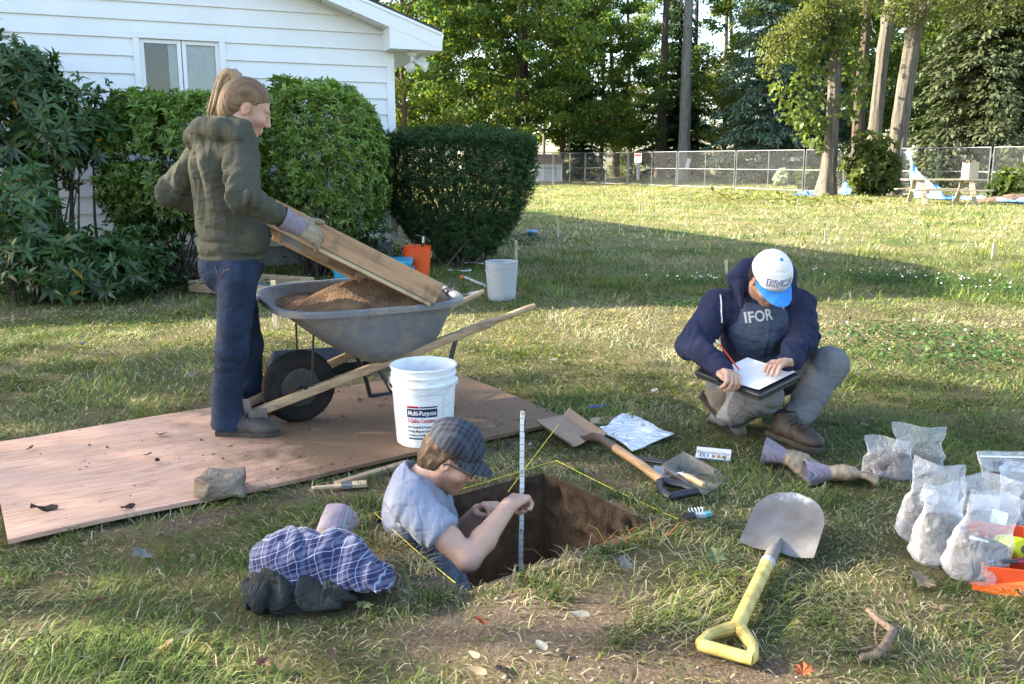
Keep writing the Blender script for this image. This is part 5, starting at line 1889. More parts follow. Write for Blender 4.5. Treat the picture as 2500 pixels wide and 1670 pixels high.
M_STAKE = wood_mat('stake_wood', (.55, .45, .32), (.42, .33, .22), 5, 2, .8, .15)
stakes = [(1260, 586, 642, '84', 'behind the grey bucket'), (1363, 540, 578, '', 'beside the capped blue pipe'), (1676, 526, 557, '', 'at the edge of the house shadow in the middle of the lawn'), (1562, 495, 525, '', 'in the sunny lawn behind the shadow edge'),
          (1946, 485, 518, '', 'on the sunny lawn before the vine covered tree'), (2015, 560, 591, '', 'at the shadow edge behind the kneeling man'), (2423, 594, 632, '', 'standing alone near the right picture edge'), (1772, 634, 668, '', 'just behind the shoulder of the kneeling man'),
          (1329, 485, 502, '', 'on the sunny lawn right of the yew bush'), (1329, 459, 473, '', 'farthest one right of the yew bush'), (1482, 466, 482, '', 'far off below the fence notice'), (1681, 466, 489, '', 'far off in front of the bare grey trunk'), (673, 682, 806, 'E', 'with inked marks behind the wheelbarrow nose')]
for (u, v0, v1, txt, wh) in stakes:
    p = G(u / K, v1 / K)
    h = max(.12, (v1 - v0) / F_PX * p.y * 1.0)
    t_ = thing('survey_stake', 'wooden survey stake ' + wh, 'stake', p, (0, random.uniform(-.04, .04), random.uniform(-.25, .25)), 'wooden stakes of the survey grid')
    w = .036
    MB().add([(-w / 2, -.008, -.05), (w / 2, -.008, -.05), (w / 2, -.008, h), (-w / 2, -.008, h), (-w / 2, .008, -.05), (w / 2, .008, -.05), (w / 2, .008, h), (-w / 2, .008, h)],
             [(0, 1, 2, 3), (7, 6, 5, 4), (0, 4, 5, 1), (1, 5, 6, 2), (2, 6, 7, 3), (3, 7, 4, 0)]).build('lath', M_STAKE, t_, bevel=.001)
    if txt == '84':
        text_to(t_, '8\n4', .032, lambda x, y: Vector((x, -.0095, h * .72 + y)), INK, bold=.02)
    elif txt:
        text_to(t_, txt, .045, lambda x, y: Vector((x, -.0095, h * .42 + y)), INK, bold=.02)
        for zz in (h - .075, h - .115): MB().box((0, -.0095, zz), (.024, .002, .008)).build('ink_mark', INK, t_)
p = G(1220, 541)
t_ = thing('capped_pipe', 'short dark pipe with a blue cap set in the shaded lawn', 'pipe', p)
MB().lathe([(0, 0), (.085, 0), (.085, .07), (0, .07)], 24).build('pipe', mat('navy_pipe', (.03, .04, .08), .5), t_, True)
MB().lathe([(0, .0), (.098, .0), (.098, .026), (.09, .032), (0, .034)], 24, (0, 0, .071)).build('cap', mat('blue_cap', (.16, .33, .55), .4), t_, True)
a_, b_ = G(1066, 638, .02), G(1112, 655, .02)
t_ = thing('spray_wand', 'white wand with an orange tip lying on the grass by the grey bucket', 'tool', a_)
MB().tube([(0, 0, .01), (b_ - a_)], .014, 8).build('tube', mat('white_pvc', (.6, .6, .58), .4), t_, True)
MB().tube([(-.05, .01, .01), (0, 0, .01)], .02, 8).build('tip', mat('orange_tip', (.7, .15, .03), .5), t_, True)
for k, (u, v) in enumerate(((1055, 622), (1078, 676), (1030, 600), (1085, 605))):
    o = MB().grid([[(.09 * (i - 1.5), .03 * (j - 1), .012 + .012 * math.sin(i * 2 + j + k)) for j in range(3)] for i in range(4)], .002).build('litter_scrap', bpy.data.materials['white_pvc'])
    o.location = G(u, v, .02); o.rotation_euler = (0, 0, k)
    tag(o, 'pale scrap of litter on the grass between the orange and grey buckets', 'litter', 'pale scraps near the buckets')

M_STRING = mat('yellow_string', (.72, .66, .06), .7, var=.1)
sp_pts = [Vector((-.175, 2.40, .022)), Vector((.600, 2.850, .03)), Vector((.190, 3.455, .03)), Vector((-.505, 2.905, .03))]
for i, nm in enumerate(('front', 'right', 'rear', 'left')):
    a_, b_ = sp_pts[i], sp_pts[(i + 1) % 4]
    if i == 0: continue
    pts = [a_.lerp(b_, k / 10) + Vector((0, 0, -.006 * math.sin(PI * k / 10))) for k in range(11)]
    tag(MB().tube(pts, .0011, 5).build('guide_string', M_STRING, None, True), {'right': 'taut yellow string along the right rim of the pit', 'rear': 'yellow string along the rear rim of the pit behind the man', 'left': 'taut yellow string along the left rim of the pit'}[nm], 'string')
tipn = G(1237, 1020, .05)
a_ = V(1165, 1128, 2.98)
tag(MB().tube([Vector((.205, 3.55, .16)), V(1200, 1080, 3.2), a_], .0011, 5).build('guide_string', M_STRING, None, True), 'slanting yellow string stretched to the hand of the man in the pit', 'string')
t = NT('rule_white')
oc = t.coord('Object')
sep = t.n('SeparateXYZ'); t.l(oc, sep.inputs[0])
wv = t.n('Math', operation='FRACT'); ml = t.n('Math', operation='MULTIPLY'); ml.inputs[1].default_value = 40
t.l(sep.outputs[2], ml.inputs[0]); t.l(ml.outputs[0], wv.inputs[0])
t.base(t.mix(t.ramp(wv.outputs[0], [(.86, (0, 0, 0)), (.88, (1, 1, 1))]), (.74, .74, .72), (.36, .36, .36)))
t.b.inputs['Roughness'].default_value = .4
M_RULE = t.m
rb_ = V(1189, 1180, 2.96)
rl = thing('folding_rule', 'white folding rule held upright in the pit', 'ruler', (rb_.x, 2.96, PIT_Z), (0, R(.5), 0))
zt = V(1187, 950, 2.96).z - PIT_Z
segs = 7
for k in range(segs):
    z0, z1 = zt * k / segs, zt * (k + 1) / segs + .012
    MB().box(((k % 2) * .0015, (k % 2) * .0042, (z0 + z1) / 2), (.0165, .0036, z1 - z0)).build('rule_segment', M_RULE, rl, bevel=.0008)
    MB().lathe([(.005, 0), (.005, .009), (0, .0095)], 8, (0, -.003, z1 - .006), RX).build('hinge', bpy.data.materials['bail_wire'], rl)
MB().box((.009, .001, zt - .045), (.005, .006, .05)).build('end_clip', M_STEEL, rl)
MB().box((.009, .001, zt * 6 / 7 - .10), (.005, .006, .05)).build('end_clip', M_STEEL, rl)

def blade_sheet(L, W, tip, dish, n=20, m=14, taper=.0):
    """dished shovel blade: x across, y from socket (0) to tip (L)"""
    P = []
    for i in range(n + 1):
        f = i / n
        y = L * f
        if tip == 'square':
            hw = W / 2 * (1 + taper * f)
        else:
            hw = W / 2 * (1 if f < .55 else math.sqrt(max(0.0, 1 - ((f - .55) / .45) ** 2)))
            hw = max(hw, .002)
        row_ = []
        for j in range(m + 1):
            g_ = -1 + 2 * j / m
            if tip == 'square':
                z = dish * max(0, abs(g_) - .72) / .28 * 1.2 + .012 * (f - .1) ** 2
            else:
                z = dish * g_ * g_ * (1 - .5 * f) + .05 * f * f * .6
            z += .016 * math.exp(-(g_ * 3.2) ** 2) * max(0, 1 - f * 2.2)
            row_.append((hw * g_, y, z))
        P.append(row_)
    return P


def d_grip(t_, y_end, matr, w=.11, length=.125, r=.0135, name='grip'):
    m = MB()
    y0 = y_end + length
    for s in (-1, 1):
        m.tube([(0, y0 + .02, 0), (s * w * .22, y0 - .02, 0), (s * w * .44, y0 - .06, 0), (s * w * .5, y_end + .01, 0), (s * w * .47, y_end - .003, 0)], [r * 1.2, r * 1.1, r * .9, r * .95, r * .9], 10)
    m.tube([(-w * .52, y_end, 0), (0, y_end, 0), (w * .52, y_end, 0)], [r, r * 1.05, r], 12)
    return m.build(name, matr, t_, True)


M_BLADE = NT('worn_steel')
t = M_BLADE
oc = t.coord('Object')
f1, f2 = t.noise(oc, 16, 6, .7), t.noise(oc, 120, 4)
sep = t.n('SeparateXYZ'); t.l(oc, sep.inputs[0])
mr = t.n('MapRange'); mr.inputs['From Min'].default_value = .12; mr.inputs['From Max'].default_value = .30
t.l(sep.outputs[1], mr.inputs['Value'])
c = t.mix(t.ramp(t.noise(oc, 7, 4, .6), [(.4, (0, 0, 0)), (.65, (1, 1, 1))]), t.ramp(f2, [(.3, (.19, .175, .16)), (.7, (.24, .225, .21))]), (.15, .125, .10))
ad = t.n('Math', operation='MULTIPLY'); t.l(mr.outputs[0], ad.inputs[0]); t.l(f1, ad.inputs[1])
c = t.mix(t.ramp(ad.outputs[0], [(.36, (0, 0, 0)), (.50, (1, 1, 1))]), c, (.44, .44, .46))
t.base(c); t.b.inputs['Roughness'].default_value = .6; t.b.inputs['Metallic'].default_value = .25
t.l(t.bump(f2, .25, .002), t.b.inputs['Normal'])
M_BLADE = t.m
sk = G(1778, 1285)                                        # socket end of the blade on the grass
gp = G(1662, 1520)
dv = (sk - gp)
sh = thing('yellow_shovel', 'round nosed shovel with a yellow D grip lying in the grass', 'shovel', sk + Vector((0, 0, .02)), (0, 0, math.atan2(dv.y, dv.x) - PI / 2))
hl = dv.length
bl = MB().grid(blade_sheet(.295, .242, 'round', .022), .0022).build('blade', M_BLADE, sh, True)
bl.rotation_euler = (R(16), 0, R(-2))
M_YEL = mat('yellow_fibreglass', (.44, .32, .08), .55, var=.3, scale=22, col2=(.64, .50, .15), bump=.3, bscale=60)
MB().tube([(0, .07, .028), (0, .0, .024), (0, -.06, .034), (0, -.13, .03)], [.006, .019, .0205, .0205], 14).build('socket', mat('dull_steel', (.20, .175, .15), .7, metal=.3, var=.3), sh, True)
MB().tube([(0, -.125, .03), (0, -.15, .03)], .0235, 14).build('ferrule', mat('grey_collar', (.35, .35, .36), .5), sh, True)
MB().tube([(0, -.148, .03), (0, -hl * .6, .022), (0, -hl + .115, .014)], [.021, .0205, .021], 14).build('shaft', M_YEL, sh, True)
g_ = d_grip(sh, -hl, M_YEL, .135, .12, .0165)
g_.location = (0, 0, .012)

t = NT('rusty_steel')
oc = t.coord('Object')
f1 = t.noise(oc, 9, 7, .7); f2 = t.noise(t.coord('Object', (1, .35, 1)), 30, 5, .7)
c = t.ramp(f1, [(.35, (.36, .25, .16)), (.55, (.30, .20, .125)), (.72, (.24, .245, .26))])
c = t.mix(t.ramp(f2, [(.66, (0, 0, 0)), (.76, (.8, .8, .8))]), c, (.17, .08, .045))
t.base(c); t.b.inputs['Roughness'].default_value = .6; t.b.inputs['Metallic'].default_value = .3
M_RUST = t.m
tipm = G(1296, 946, .05)
neck = G(1352, 1015, .03)
endp = G(1566, 1148, .02)
dv = neck - endp
ss = thing('square_shovel', 'square mouthed shovel with wooden shaft and black grip beside the pit', 'shovel', neck, (0, 0, math.atan2(dv.y, dv.x) - PI / 2))
hl = dv.length
o = MB().grid(blade_sheet(.30, .225, 'square', .028, taper=.06), .0022).build('blade', M_RUST, ss, True)
o.rotation_euler = (R(7), 0, R(9)); o.location = (0, .02, -.012)
MB().tube([(.0, .09, .0), (0, .03, .012), (0, -.02, .035), (0, -.10, .05), (0, -.22, .045)], [.006, .014, .019, .018, .019], 14).build('socket', mat('brown_steel', (.10, .07, .055), .5, metal=.4), ss, True)
MB().tube([(0, -.215, .045), (0, -hl * .6, .035), (0, -hl + .14, .02)], [.0185, .0185, .019], 14).build('shaft', wood_mat('shaft_wood', (.42, .26, .13), (.28, .16, .08), 5, 1, .45, .15), ss, True)
o = d_grip(ss, -hl, mat('black_grip', (.016, .017, .022), .4, var=.2), .125, .13, .0155); o.location = (0, 0, .016)
MB().lathe([(.006, 0), (.006, .004), (0, .006)], 10, (0, -hl + .15, .037)).build('rivet', bpy.data.materials['bail_wire'], ss)

dp = G(1532, 1085, .012)
dpn = thing('dustpan', 'black dustpan dusty with pale soil beside the square shovel', 'dustpan', dp, (0, 0, R(-38)))
t = NT('dusty_black')
f1 = t.noise(t.coord('Object'), 8, 6, .65)
t.base(t.ramp(f1, [(.35, (.035, .036, .038)), (.5, (.16, .135, .10)), (.7, (.33, .26, .18))]))
t.b.inputs['Roughness'].default_value = .6
P = []
for i in range(13):
    f = i / 12                                           # from the back wall to the lip
    row_ = []
    for j in range(15):
        g_ = -1 + 2 * j / 14
        wall = .055 * (1 - f) ** 1.2 * (max(0, abs(g_) - .82) / .18) ** 1.0
        back = .055 * max(0, 1 - f * 9)
        row_.append((.02 + .21 * f, g_ * (.10 + .025 * f), max(wall, back) + .004 + .012 * (1 - f)))
    P.append(row_)
MB().grid(P, .003).build('pan', t.m, dpn, True, angle=45)
for j in range(9): MB().box((.15, -.06 + j * .015, .0125), (.06, .003, .003)).build('rib', t.m, dpn)
MB().tube([(.02, 0, .035), (-.02, 0, .042), (-.09, 0, .035), (-.17, 0, .03), (-.178, 0, .03)], [.018, .015, .016, .017, .008], 12, squash=.6).build('handle', bpy.data.materials['black_grip'], dpn, True)
tw = thing('trowel', 'pointing trowel with a wooden handle lying in the dustpan', 'trowel', G(1545, 1092, .045), (0, R(6), R(-52)))
MB().prism([(-.11, 0), (-.09, .022), (-.01, .040), (0, .03), (0, -.03), (-.01, -.040), (-.09, -.022)], .0016).build('blade', mat('trowel_steel', (.42, .41, .40), .4, metal=.8), tw)
MB().tube([(-.01, 0, .003), (.012, 0, .008), (.022, 0, .024), (.04, 0, .027)], .0045, 8).build('tang', bpy.data.materials['trowel_steel'], tw, True)
MB().tube([(.038, 0, .027), (.06, 0, .027)], .011, 12).build('ferrule', bpy.data.materials['trowel_steel'], tw, True)
MB().tube([(.058, 0, .027), (.08, 0, .027), (.12, 0, .026), (.15, 0, .025), (.154, 0, .025)], [.0115, .0135, .013, .0145, .010], 12).build('handle', wood_mat('beech', (.55, .38, .2), (.45, .29, .14), 5, 0, .4), tw, True)

q = [G(1355, 972, .012), G(1352, 960, .012), G(1432, 951, .012), G(1440, 975, .012)]
o = MB().grid([[q[0], q[3]], [q[1], q[2]]], .004).build('cardboard_piece', mat('cardboard', (.40, .29, .19), .85, var=.1))
tag(o, 'piece of brown cardboard under the flat zip bag', 'cardboard')


def plastic(name, tint=(.86, .88, .92), milk=.38, rough=.22):
    t = NT(name)
    t.base(tint)
    t.b.inputs['Roughness'].default_value = rough
    t.b.inputs['Specular IOR Level'].default_value = .6
    f = t.noise(t.coord('Object'), 11, 3, .5, 1.2)
    t.l(t.bump(f, .9, .05), t.b.inputs['Normal'])
    tr = t.n('BsdfTransparent')
    tr.inputs[0].default_value = (.93, .94, .95, 1)
    ms = t.n('MixShader')
    lw = t.n('LayerWeight'); lw.inputs[0].default_value = .35
    mr = t.n('MapRange'); mr.inputs['To Min'].default_value = milk; mr.inputs['To Max'].default_value = min(1, milk + .55)
    t.l(lw.outputs['Facing'], mr.inputs['Value'])
    t.l(mr.outputs[0], ms.inputs[0]); t.l(tr.outputs[0], ms.inputs[1]); t.l(t.b.outputs[0], ms.inputs[2])
    t.l(ms.outputs[0], t.out.inputs[0])
    return t.m


M_BAG = plastic('zip_bag_film', (.93, .94, .98), .17, .12)
M_BAG2 = plastic('clear_bag_film', (.90, .91, .95), .10, .12)
M_PAPER = mat('tag_paper', (.80, .80, .80), .8, var=.04)
c4 = [G(1375, 988, .015), G(1441, 950, .02), G(1546, 1004, .015), G(1450, 1038, .015)]
zb = thing('flat_zip_bag', 'empty clear zip bag lying flat on the grass by the cardboard', 'bag', (0, 0, 0))
P = []
for i in range(19):
    row_ = []
    for j in range(19):
        a, b = i / 18, j / 18
        p = c4[0].lerp(c4[1], a).lerp(c4[3].lerp(c4[2], a), b)
        p = p + Vector((0, 0, .010 * float(vnoise(np.array([a * 4.0]), np.array([b * 4.0]), np.array([0.0]), 3)[0]) + .012))
        row_.append(p)
    P.append(row_)
MB().grid(P, .003).build('film', plastic('flat_bag_film', (.84, .87, .93), .62, .2), zb, True)
P2 = [[P[i][j] + Vector((0, 0, .004)) for j in range(10, 15)] for i in range(11, 17)]
MB().grid(P2).build('paper_tag', M_PAPER, zb, True)
P3 = [[P[i][j] + Vector((0, 0, .003)) for j in (0, 1)] for i in range(19)]
MB().grid(P3).build('zip_strip', mat('zip_white', (.8, .82, .86), .4), zb, True)
pn = thing('blue_pen', 'blue ballpoint pen lying on the grass behind the zip bag', 'pen', G(1378, 931, .035), (0, R(3), R(34)))
MB().tube([(-.07, 0, 0), (.045, 0, 0), (.062, 0, 0), (.072, 0, 0)], [.0052, .0052, .004, .001], 10).build('barrel', mat('pen_blue', (.02, .10, .55), .35), pn, True)
MB().box((-.05, 0, .008), (.03, .003, .003)).build('clip', bpy.data.materials['pen_blue'], pn)
nbp = G(1636, 1046, .014)
nb_ = thing('colour_notebook', 'open spiral notebook with soil colour chips on the grass', 'notebook', nbp, (0, 0, R(-17)))
MB().box((0, 0, .002), (.155, .112, .004)).build('cover', mat('blue_cover', (.06, .10, .30), .5), nb_)
MB().box((0, .030, .0115), (.150, .052, .015)).build('page_block', M_PAPER, nb_, bevel=.001)
MB().box((0, -.029, .007), (.150, .050, .006)).build('page_block', M_PAPER, nb_, bevel=.001)
for k in range(14): MB().tube([(-.065 + k * .01, .002 + .006 * math.cos(a), .012 + .007 * math.sin(a)) for a in np.linspace(0, 2 * PI, 9)[:-1]], .0008, 4, closed=True).build('spiral_ring', M_STEEL, nb_)
for k, c in enumerate(((.36, .17, .08), (.40, .2, .1), (.30, .15, .08))): MB().box((.002 + k * .022, -.032, .0108), (.015, .034, .0012)).build('colour_chip', mat('chip_%s' % 'abc'[k], c, .7), nb_)
for k in range(3): MB().box((-.055 + k * .016, -.03, .0108), (.006, .034, .0008)).build('colour_chip', bpy.data.materials['blue_cover'], nb_)


t = NT('leather_glove')
f = t.noise(t.coord('Object'), 30, 6, .65)
t.base(t.ramp(f, [(.3, (.15, .11, .07)), (.55, (.28, .215, .14)), (.75, (.38, .31, .215))]))
t.b.inputs['Roughness'].default_value = .85
t.l(t.bump(f, .4, .004), t.b.inputs['Normal'])
M_LEATHER = t.m


def stripe_cloth(name, axis, period, cols):
    t = NT(name)
    sep = t.n('SeparateXYZ')
    t.l(t.coord('Object'), sep.inputs[0])
    m1 = t.n('Math', operation='MULTIPLY'); m1.inputs[1].default_value = 1 / period
    m2 = t.n('Math', operation='FRACT')
    t.l(sep.outputs[axis], m1.inputs[0]); t.l(m1.outputs[0], m2.inputs[0])
    r_ = t.ramp(m2.outputs[0], cols)
    r_.node.color_ramp.interpolation = 'CONSTANT'
    f = t.noise(t.coord('Object'), 60, 4)
    t.base(t.mix(1.0, r_, t.ramp(f, [(.3, (.75, .75, .75)), (.7, (1.1, 1.1, 1.1))]), 'MULTIPLY'))
    t.b.inputs['Roughness'].default_value = .9
    return t.m


STR = [(0, (.22, .21, .26)), (.22, (.26, .13, .14)), (.34, (.21, .205, .25)), (.62, (.13, .125, .19)), (.72, (.27, .255, .28)), (.9, (.26, .13, .15))]
M_CUFF = stripe_cloth('striped_cuff', 1, .017, STR)
M_CUFF_W = stripe_cloth('striped_cuff_worn', 0, .02, STR)


def glove(name, label, loc, rot, curl=.3, spread=.19, cuff_open=1.0, thumb=1, flat=.8, s=1.0, cuffmat=None, top=True, parent=None, splay=None):
    """leather work glove: x runs from cuff to finger tips, lies in the xy plane"""
    if top:
        t_ = thing(name, label, 'glove', loc, rot)
    else:
        t_ = bpy.data.objects.new(name, None); link(t_, parent); t_.location = loc; t_.rotation_euler = rot
    t_.scale = (s, s, s)
    v_ = Vol((-.03, -.11, -.075), (.24, .11, .075), .0045)
    v_.ell((.055, 0, 0), (.062, .050, .026 * flat + .004), k=.01)
    v_.cone((.0, 0, 0), (.06, 0, 0), .036, .042, .02, flat=((0, 0, 1), .62))
    for i in range(4):
        y = -.034 + .0225 * i
        a = (i - 1.5) * spread
        L = (.070, .082, .086, .074)[i]
        b = Vector((.095, y, 0))
        c1 = curl * (1 + .25 * math.sin(i * 2.1))
        m1 = b + Vector((math.cos(a) * L * .5, math.sin(a) * L * .5, -L * .5 * c1))
        e1 = m1 + Vector((math.cos(a) * L * .5 * (1 - .5 * c1), math.sin(a) * L * .5, -L * .5 * c1 * 2.2))
        v_.cone(b, m1, .0118, .0108, .004).cone(m1, e1, .0108, .0098, .003)
    ts = thumb
    v_.cone((.035, ts * .035, 0), (.075, ts * .070, -.012), .018, .0145, .014).cone((.075, ts * .070, -.012), (.105, ts * .082, -.022), .0145, .0125, .006)
    v_.disp(lambda x, y, z: .0022 * np.sin(x * 190 + 5 * vnoise(x * 30, y * 30, z * 30, 2)) * (x < .11) + .002 * vnoise(x * 50, y * 50, z * 50, 5), .02)
    v_.build('leather', M_LEATHER, t_)
    m = MB()
    P = []
    for i in range(7):
        f = i / 6
        x = .008 - .082 * f
        ry, rz_ = .041 + .016 * f * cuff_open, (.026 + .020 * f * cuff_open)
        P.append([(x, ry * math.cos(a), rz_ * math.sin(a) + .002 * math.sin(a * 5 + f * 4)) for a in np.linspace(0, 2 * PI, 33)])
    m.grid(P, .0028).build('cuff', cuffmat or M_CUFF, t_, True)
    return t_


glove('work_glove', 'leather work glove with upturned striped cuff by the kneeling man\'s boot', G(1795, 1045, .05), (R(8), R(10), R(-22)), curl=.42, thumb=-1, cuff_open=1.2, s=1.12)
glove('work_glove', 'leather work glove whose open cuff faces the pit', G(1895, 1085, .045), (R(-15), R(-4), R(-8)), curl=.25, thumb=1, cuff_open=1.25, s=1.12)
glove('work_glove', 'striped cuff work glove poking out of the plaid shirt bundle', G(752, 1225, .12), (R(20), R(20), R(-112)), curl=.2, thumb=1, cuff_open=1.15, s=1.15)
glove('work_glove', 'tan glove fingers showing under the edge of the plaid shirt', G(788, 1290, .045), (R(0), R(0), R(-20)), curl=.15, thumb=-1, s=.9)


M_DIRT = mat('sample_soil', (.075, .056, .042), .95, var=.4, scale=24, bump=.5, bscale=60)
M_DIRTG = mat('sample_soil_grey', (.085, .066, .05), .95, var=.35, scale=20, bump=.5, bscale=50)
M_INKB = mat('marker_ink', (.03, .03, .20), .6)


def soil_bag(label, u, v, w, h, d, rz, fill, soil, tilt=0.0, seed=1, top_w=1.0, tags=(), film=None, lean=0.0):
    """upright clear bag: full below, pinched to a flat wavy mouth, soil in the lower part"""
    t_ = thing('soil_sample_bag', label, 'bag', G(u, v, .0), (tilt, lean, rz), 'clear bags of soil samples')
    na_, nz = 64, 44
    def form(top, grow, name, m_, amp):
        A, Z = np.meshgrid(np.linspace(0, 2 * PI, na_, endpoint=False), np.linspace(0, 1, nz), indexing='xy')
        f = Z * top / h
        ww = w / 2 * np.clip(.62 + f * 5, 0, 1) ** .5 * (1 - .16 * np.exp(-((f - .66) / .16) ** 2)) * np.where(f > .72, top_w, 1)
        dd = d / 2 * np.clip(.55 + f * 6, 0, 1) ** .5 * np.clip(1.12 - f * 1.15, .05, 1)
        c_, s_ = np.cos(A), np.sin(A)
        x = np.sign(c_) * np.abs(c_) ** .75 * ww
        y = np.sign(s_) * np.abs(s_) ** .85 * dd
        z = Z * top
        y = y + .022 * np.sin(x * 30 + seed) * np.clip(f - .55, 0, 1) * 2 + .05 * np.clip(f - .6, 0, 1)
        r1 = 1 - 2 * np.abs(vnoise(x * 22 + z * 14 + seed, y * 22, z * 16 - x * 9, seed))
        r2 = 1 - 2 * np.abs(vnoise(x * 40 - z * 26, y * 40, z * 22 + x * 20, seed + 3))
        k = amp * (r1 * .9 + r2 * .5) * (1 - grow) * (1 - .7 * np.clip(f * 2 - .9, 0, 1))
        x, y, z = x * (1 - grow * .06) + c_ * k, y * (1 - grow * .10) + s_ * k, z + .004 * grow + .005 * np.sin(x * 34 + seed) * (f > .9) * np.clip(f * 10 - 9, 0, 1)
        vs = np.stack([x, y, z], -1).reshape(-1, 3)
        i, j = np.meshgrid(np.arange(nz - 1), np.arange(na_), indexing='ij')
        i, j = i.ravel(), j.ravel()
        q = np.stack([i * na_ + j, i * na_ + (j + 1) % na_, (i + 1) * na_ + (j + 1) % na_, (i + 1) * na_ + j], 1)
        fs_ = [q]
        if grow:
            vs = np.concatenate([vs, [[0, 0, top + .012], [0, 0, 0]]])
            j = np.arange(na_)
            fs_.append(np.stack([(nz - 1) * na_ + j, (nz - 1) * na_ + (j + 1) % na_, np.full(na_, nz * na_)], 1))
        else:
            j = np.arange(na_)
            vs = np.concatenate([vs, [[0, 0, .001]]])
            fs_.append(np.stack([(j + 1) % na_, j, np.full(na_, nz * na_)], 1))
        return mesh_np(name, vs, fs_, m_, t_, smooth=True)
    form(h, 0, 'film', film or M_BAG, .006)
    form(h * fill, 1, 'soil', soil, .004)
    for (x, z, ww, hh, r_) in tags:
        MB().grid([[(x + ww * (i / 3 - .5), -d * .5 * min(1, 1.12 - z / h * 1.1) + .016 + .01 * (j / 3 - .5), z + hh * (j / 3 - .5)) for j in range(4)] for i in range(4)], .001).build('paper_tag', M_PAPER, t_)
    return t_


soil_bag('clear bag of dark soil with a white tag behind the gloves', 2035, 1098, .19, .17, .13, R(-18), .62, M_DIRT, seed=3, tags=((.02, .055, .06, .05, 0),), film=M_BAG2, tilt=R(-10))
b_ = soil_bag('clear zip bag with a raised flap behind the white tagged bag', 2102, 1084, .20, .20, .12, R(-22), .34, M_DIRT, seed=4, top_w=1.05, film=M_BAG2, tilt=R(-14))
soil_bag('tall cloudy soil bag behind another near the orange toolbox', 2112, 1240, .175, .285, .13, R(-10), .48, M_DIRTG, seed=5, lean=R(10), tags=((-.02, .17, .06, .04, 0),))
soil_bag('tall cloudy soil bag with a red mark left of the orange toolbox', 2143, 1288, .165, .265, .13, R(6), .58, M_DIRTG, seed=6, lean=R(6))
soil_bag('cloudy soil bag with two white tags leaning beside the orange toolbox', 2220, 1326, .175, .29, .13, R(-6), .45, M_DIRTG, seed=7, lean=R(14), tags=((-.025, .12, .06, .05, 0), (.02, .22, .05, .04, 0)))
soil_bag('cloudy soil bag behind the others with a big white tag', 2262, 1232, .20, .22, .14, R(-14), .45, M_DIRTG, seed=8, tags=((-.02, .13, .09, .06, 0),))
soil_bag('cloudy soil bag cut off by the right picture edge', 2340, 1215, .20, .24, .14, R(10), .5, M_DIRTG, seed=9)
mk = V(2148, 1225, 2.56)
wbg = thing('written_zip_bag', 'clear zip bag with dark marker writing at the right picture edge', 'bag', G(2330, 1118, .0), (R(-35), 0, R(-4)))
P = [[(.24 * (i / 12 - .5), .004 * math.sin(i * 1.1 + j), .15 * j / 8) for j in range(9)] for i in range(13)]
MB().grid(P, .012).build('film', M_BAG, wbg, True)
MB().box((0, -.004, .125), (.24, .004, .006)).build('zip_strip', bpy.data.materials['zip_white'], wbg)
MB().grid([[(x, -.010 + .004 * math.sin(z * 80), z) for z in (.0, .03, .06)] for x in (-.1, 0, .1)], .006).build('soil', M_DIRTG, wbg, True)
rr = random.Random(4)
for k in range(16):
    x = -.085 + k * .008
    MB().tube([(x, -.0065, .085 + rr.uniform(-.008, .008)), (x + rr.uniform(-.006, .01), -.0065, .095 + rr.uniform(-.008, .01)), (x + rr.uniform(0, .01), -.0065, .088 + rr.uniform(-.01, .008))], .0012, 4).build('handwriting', M_INKB, wbg)

tbp = G(2318, 1352, .0)
ob = thing('orange_toolbox', 'open orange toolbox tray with compartments at the right picture edge', 'toolbox', (tbp.x + .03, tbp.y + .03, 0), (0, 0, R(-14)))
M_ORB = mat('orange_box', (.62, .075, .02), .4, var=.1)
MB().box((.06, .11, .006), (.34, .30, .012)).build('floor_panel', M_ORB, ob)
for (c_, s_) in (((.06, -.04, .035), (.34, .006, .07)), ((.06, .26, .045), (.34, .006, .09)), ((-.107, .11, .04), (.006, .294, .08)), ((.227, .11, .04), (.006, .294, .08)), ((-.03, .11, .035), (.004, .29, .06)), ((.06, .06, .035), (.33, .004, .06)), ((.115, .16, .035), (.004, .19, .06))):
    MB().box(c_, s_).build('divider', M_ORB, ob, bevel=.001)
sp2 = thing('string_spool', 'fluorescent yellow string spool lying in the orange toolbox', 'spool', (ob.location.x + .045, ob.location.y + .105, .075), (R(72), 0, R(8)))
MB().lathe([(.012, -.055), (.030, -.055), (.034, -.05), (.036, -.03), (.0345, 0), (.036, .03), (.034, .05), (.030, .055), (.012, .055)], 28).build('winding', mat('fluo_string', (.62, .66, .02), .8, var=.2, stretch=(1, 1, 40), scale=14, bump=.6, bscale=30), sp2, True)
MB().lathe([(.0115, -.057), (.0125, -.057), (.0125, .057), (.0115, .057)], 20).build('core', mat('card_core', (.12, .08, .06), .8), sp2, True)
pl_ = thing('red_pliers', 'dark red handled pliers lying across the toolbox', 'pliers', (ob.location.x + .08, ob.location.y - .0, .085), (0, 0, R(8)))
for s in (-1, 1): MB().tube([(-.09, s * .004, 0), (-.03, s * .014, .002), (.05, s * .02, .0), (.12, s * .013, -.004)], [.005, .008, .0095, .008], 8).build('grip', mat('maroon_grip', (.20, .015, .03), .4) if s < 0 else bpy.data.materials['maroon_grip'], pl_, True)
MB().tube([(-.14, 0, 0), (-.09, 0, 0)], [.004, .008], 8).build('jaw', M_STEEL, pl_, True)
o = MB().grid([[(.07 * (i / 4 - .5), .045 * (j / 3 - .5), .004 * math.sin(i + j)) for j in range(4)] for i in range(5)], .002).build('blue_packet', mat('packet_blue', (.16, .26, .52), .5))
o.location = (ob.location.x - .065, ob.location.y + .015, .085); o.rotation_euler = (.3, .1, .2)
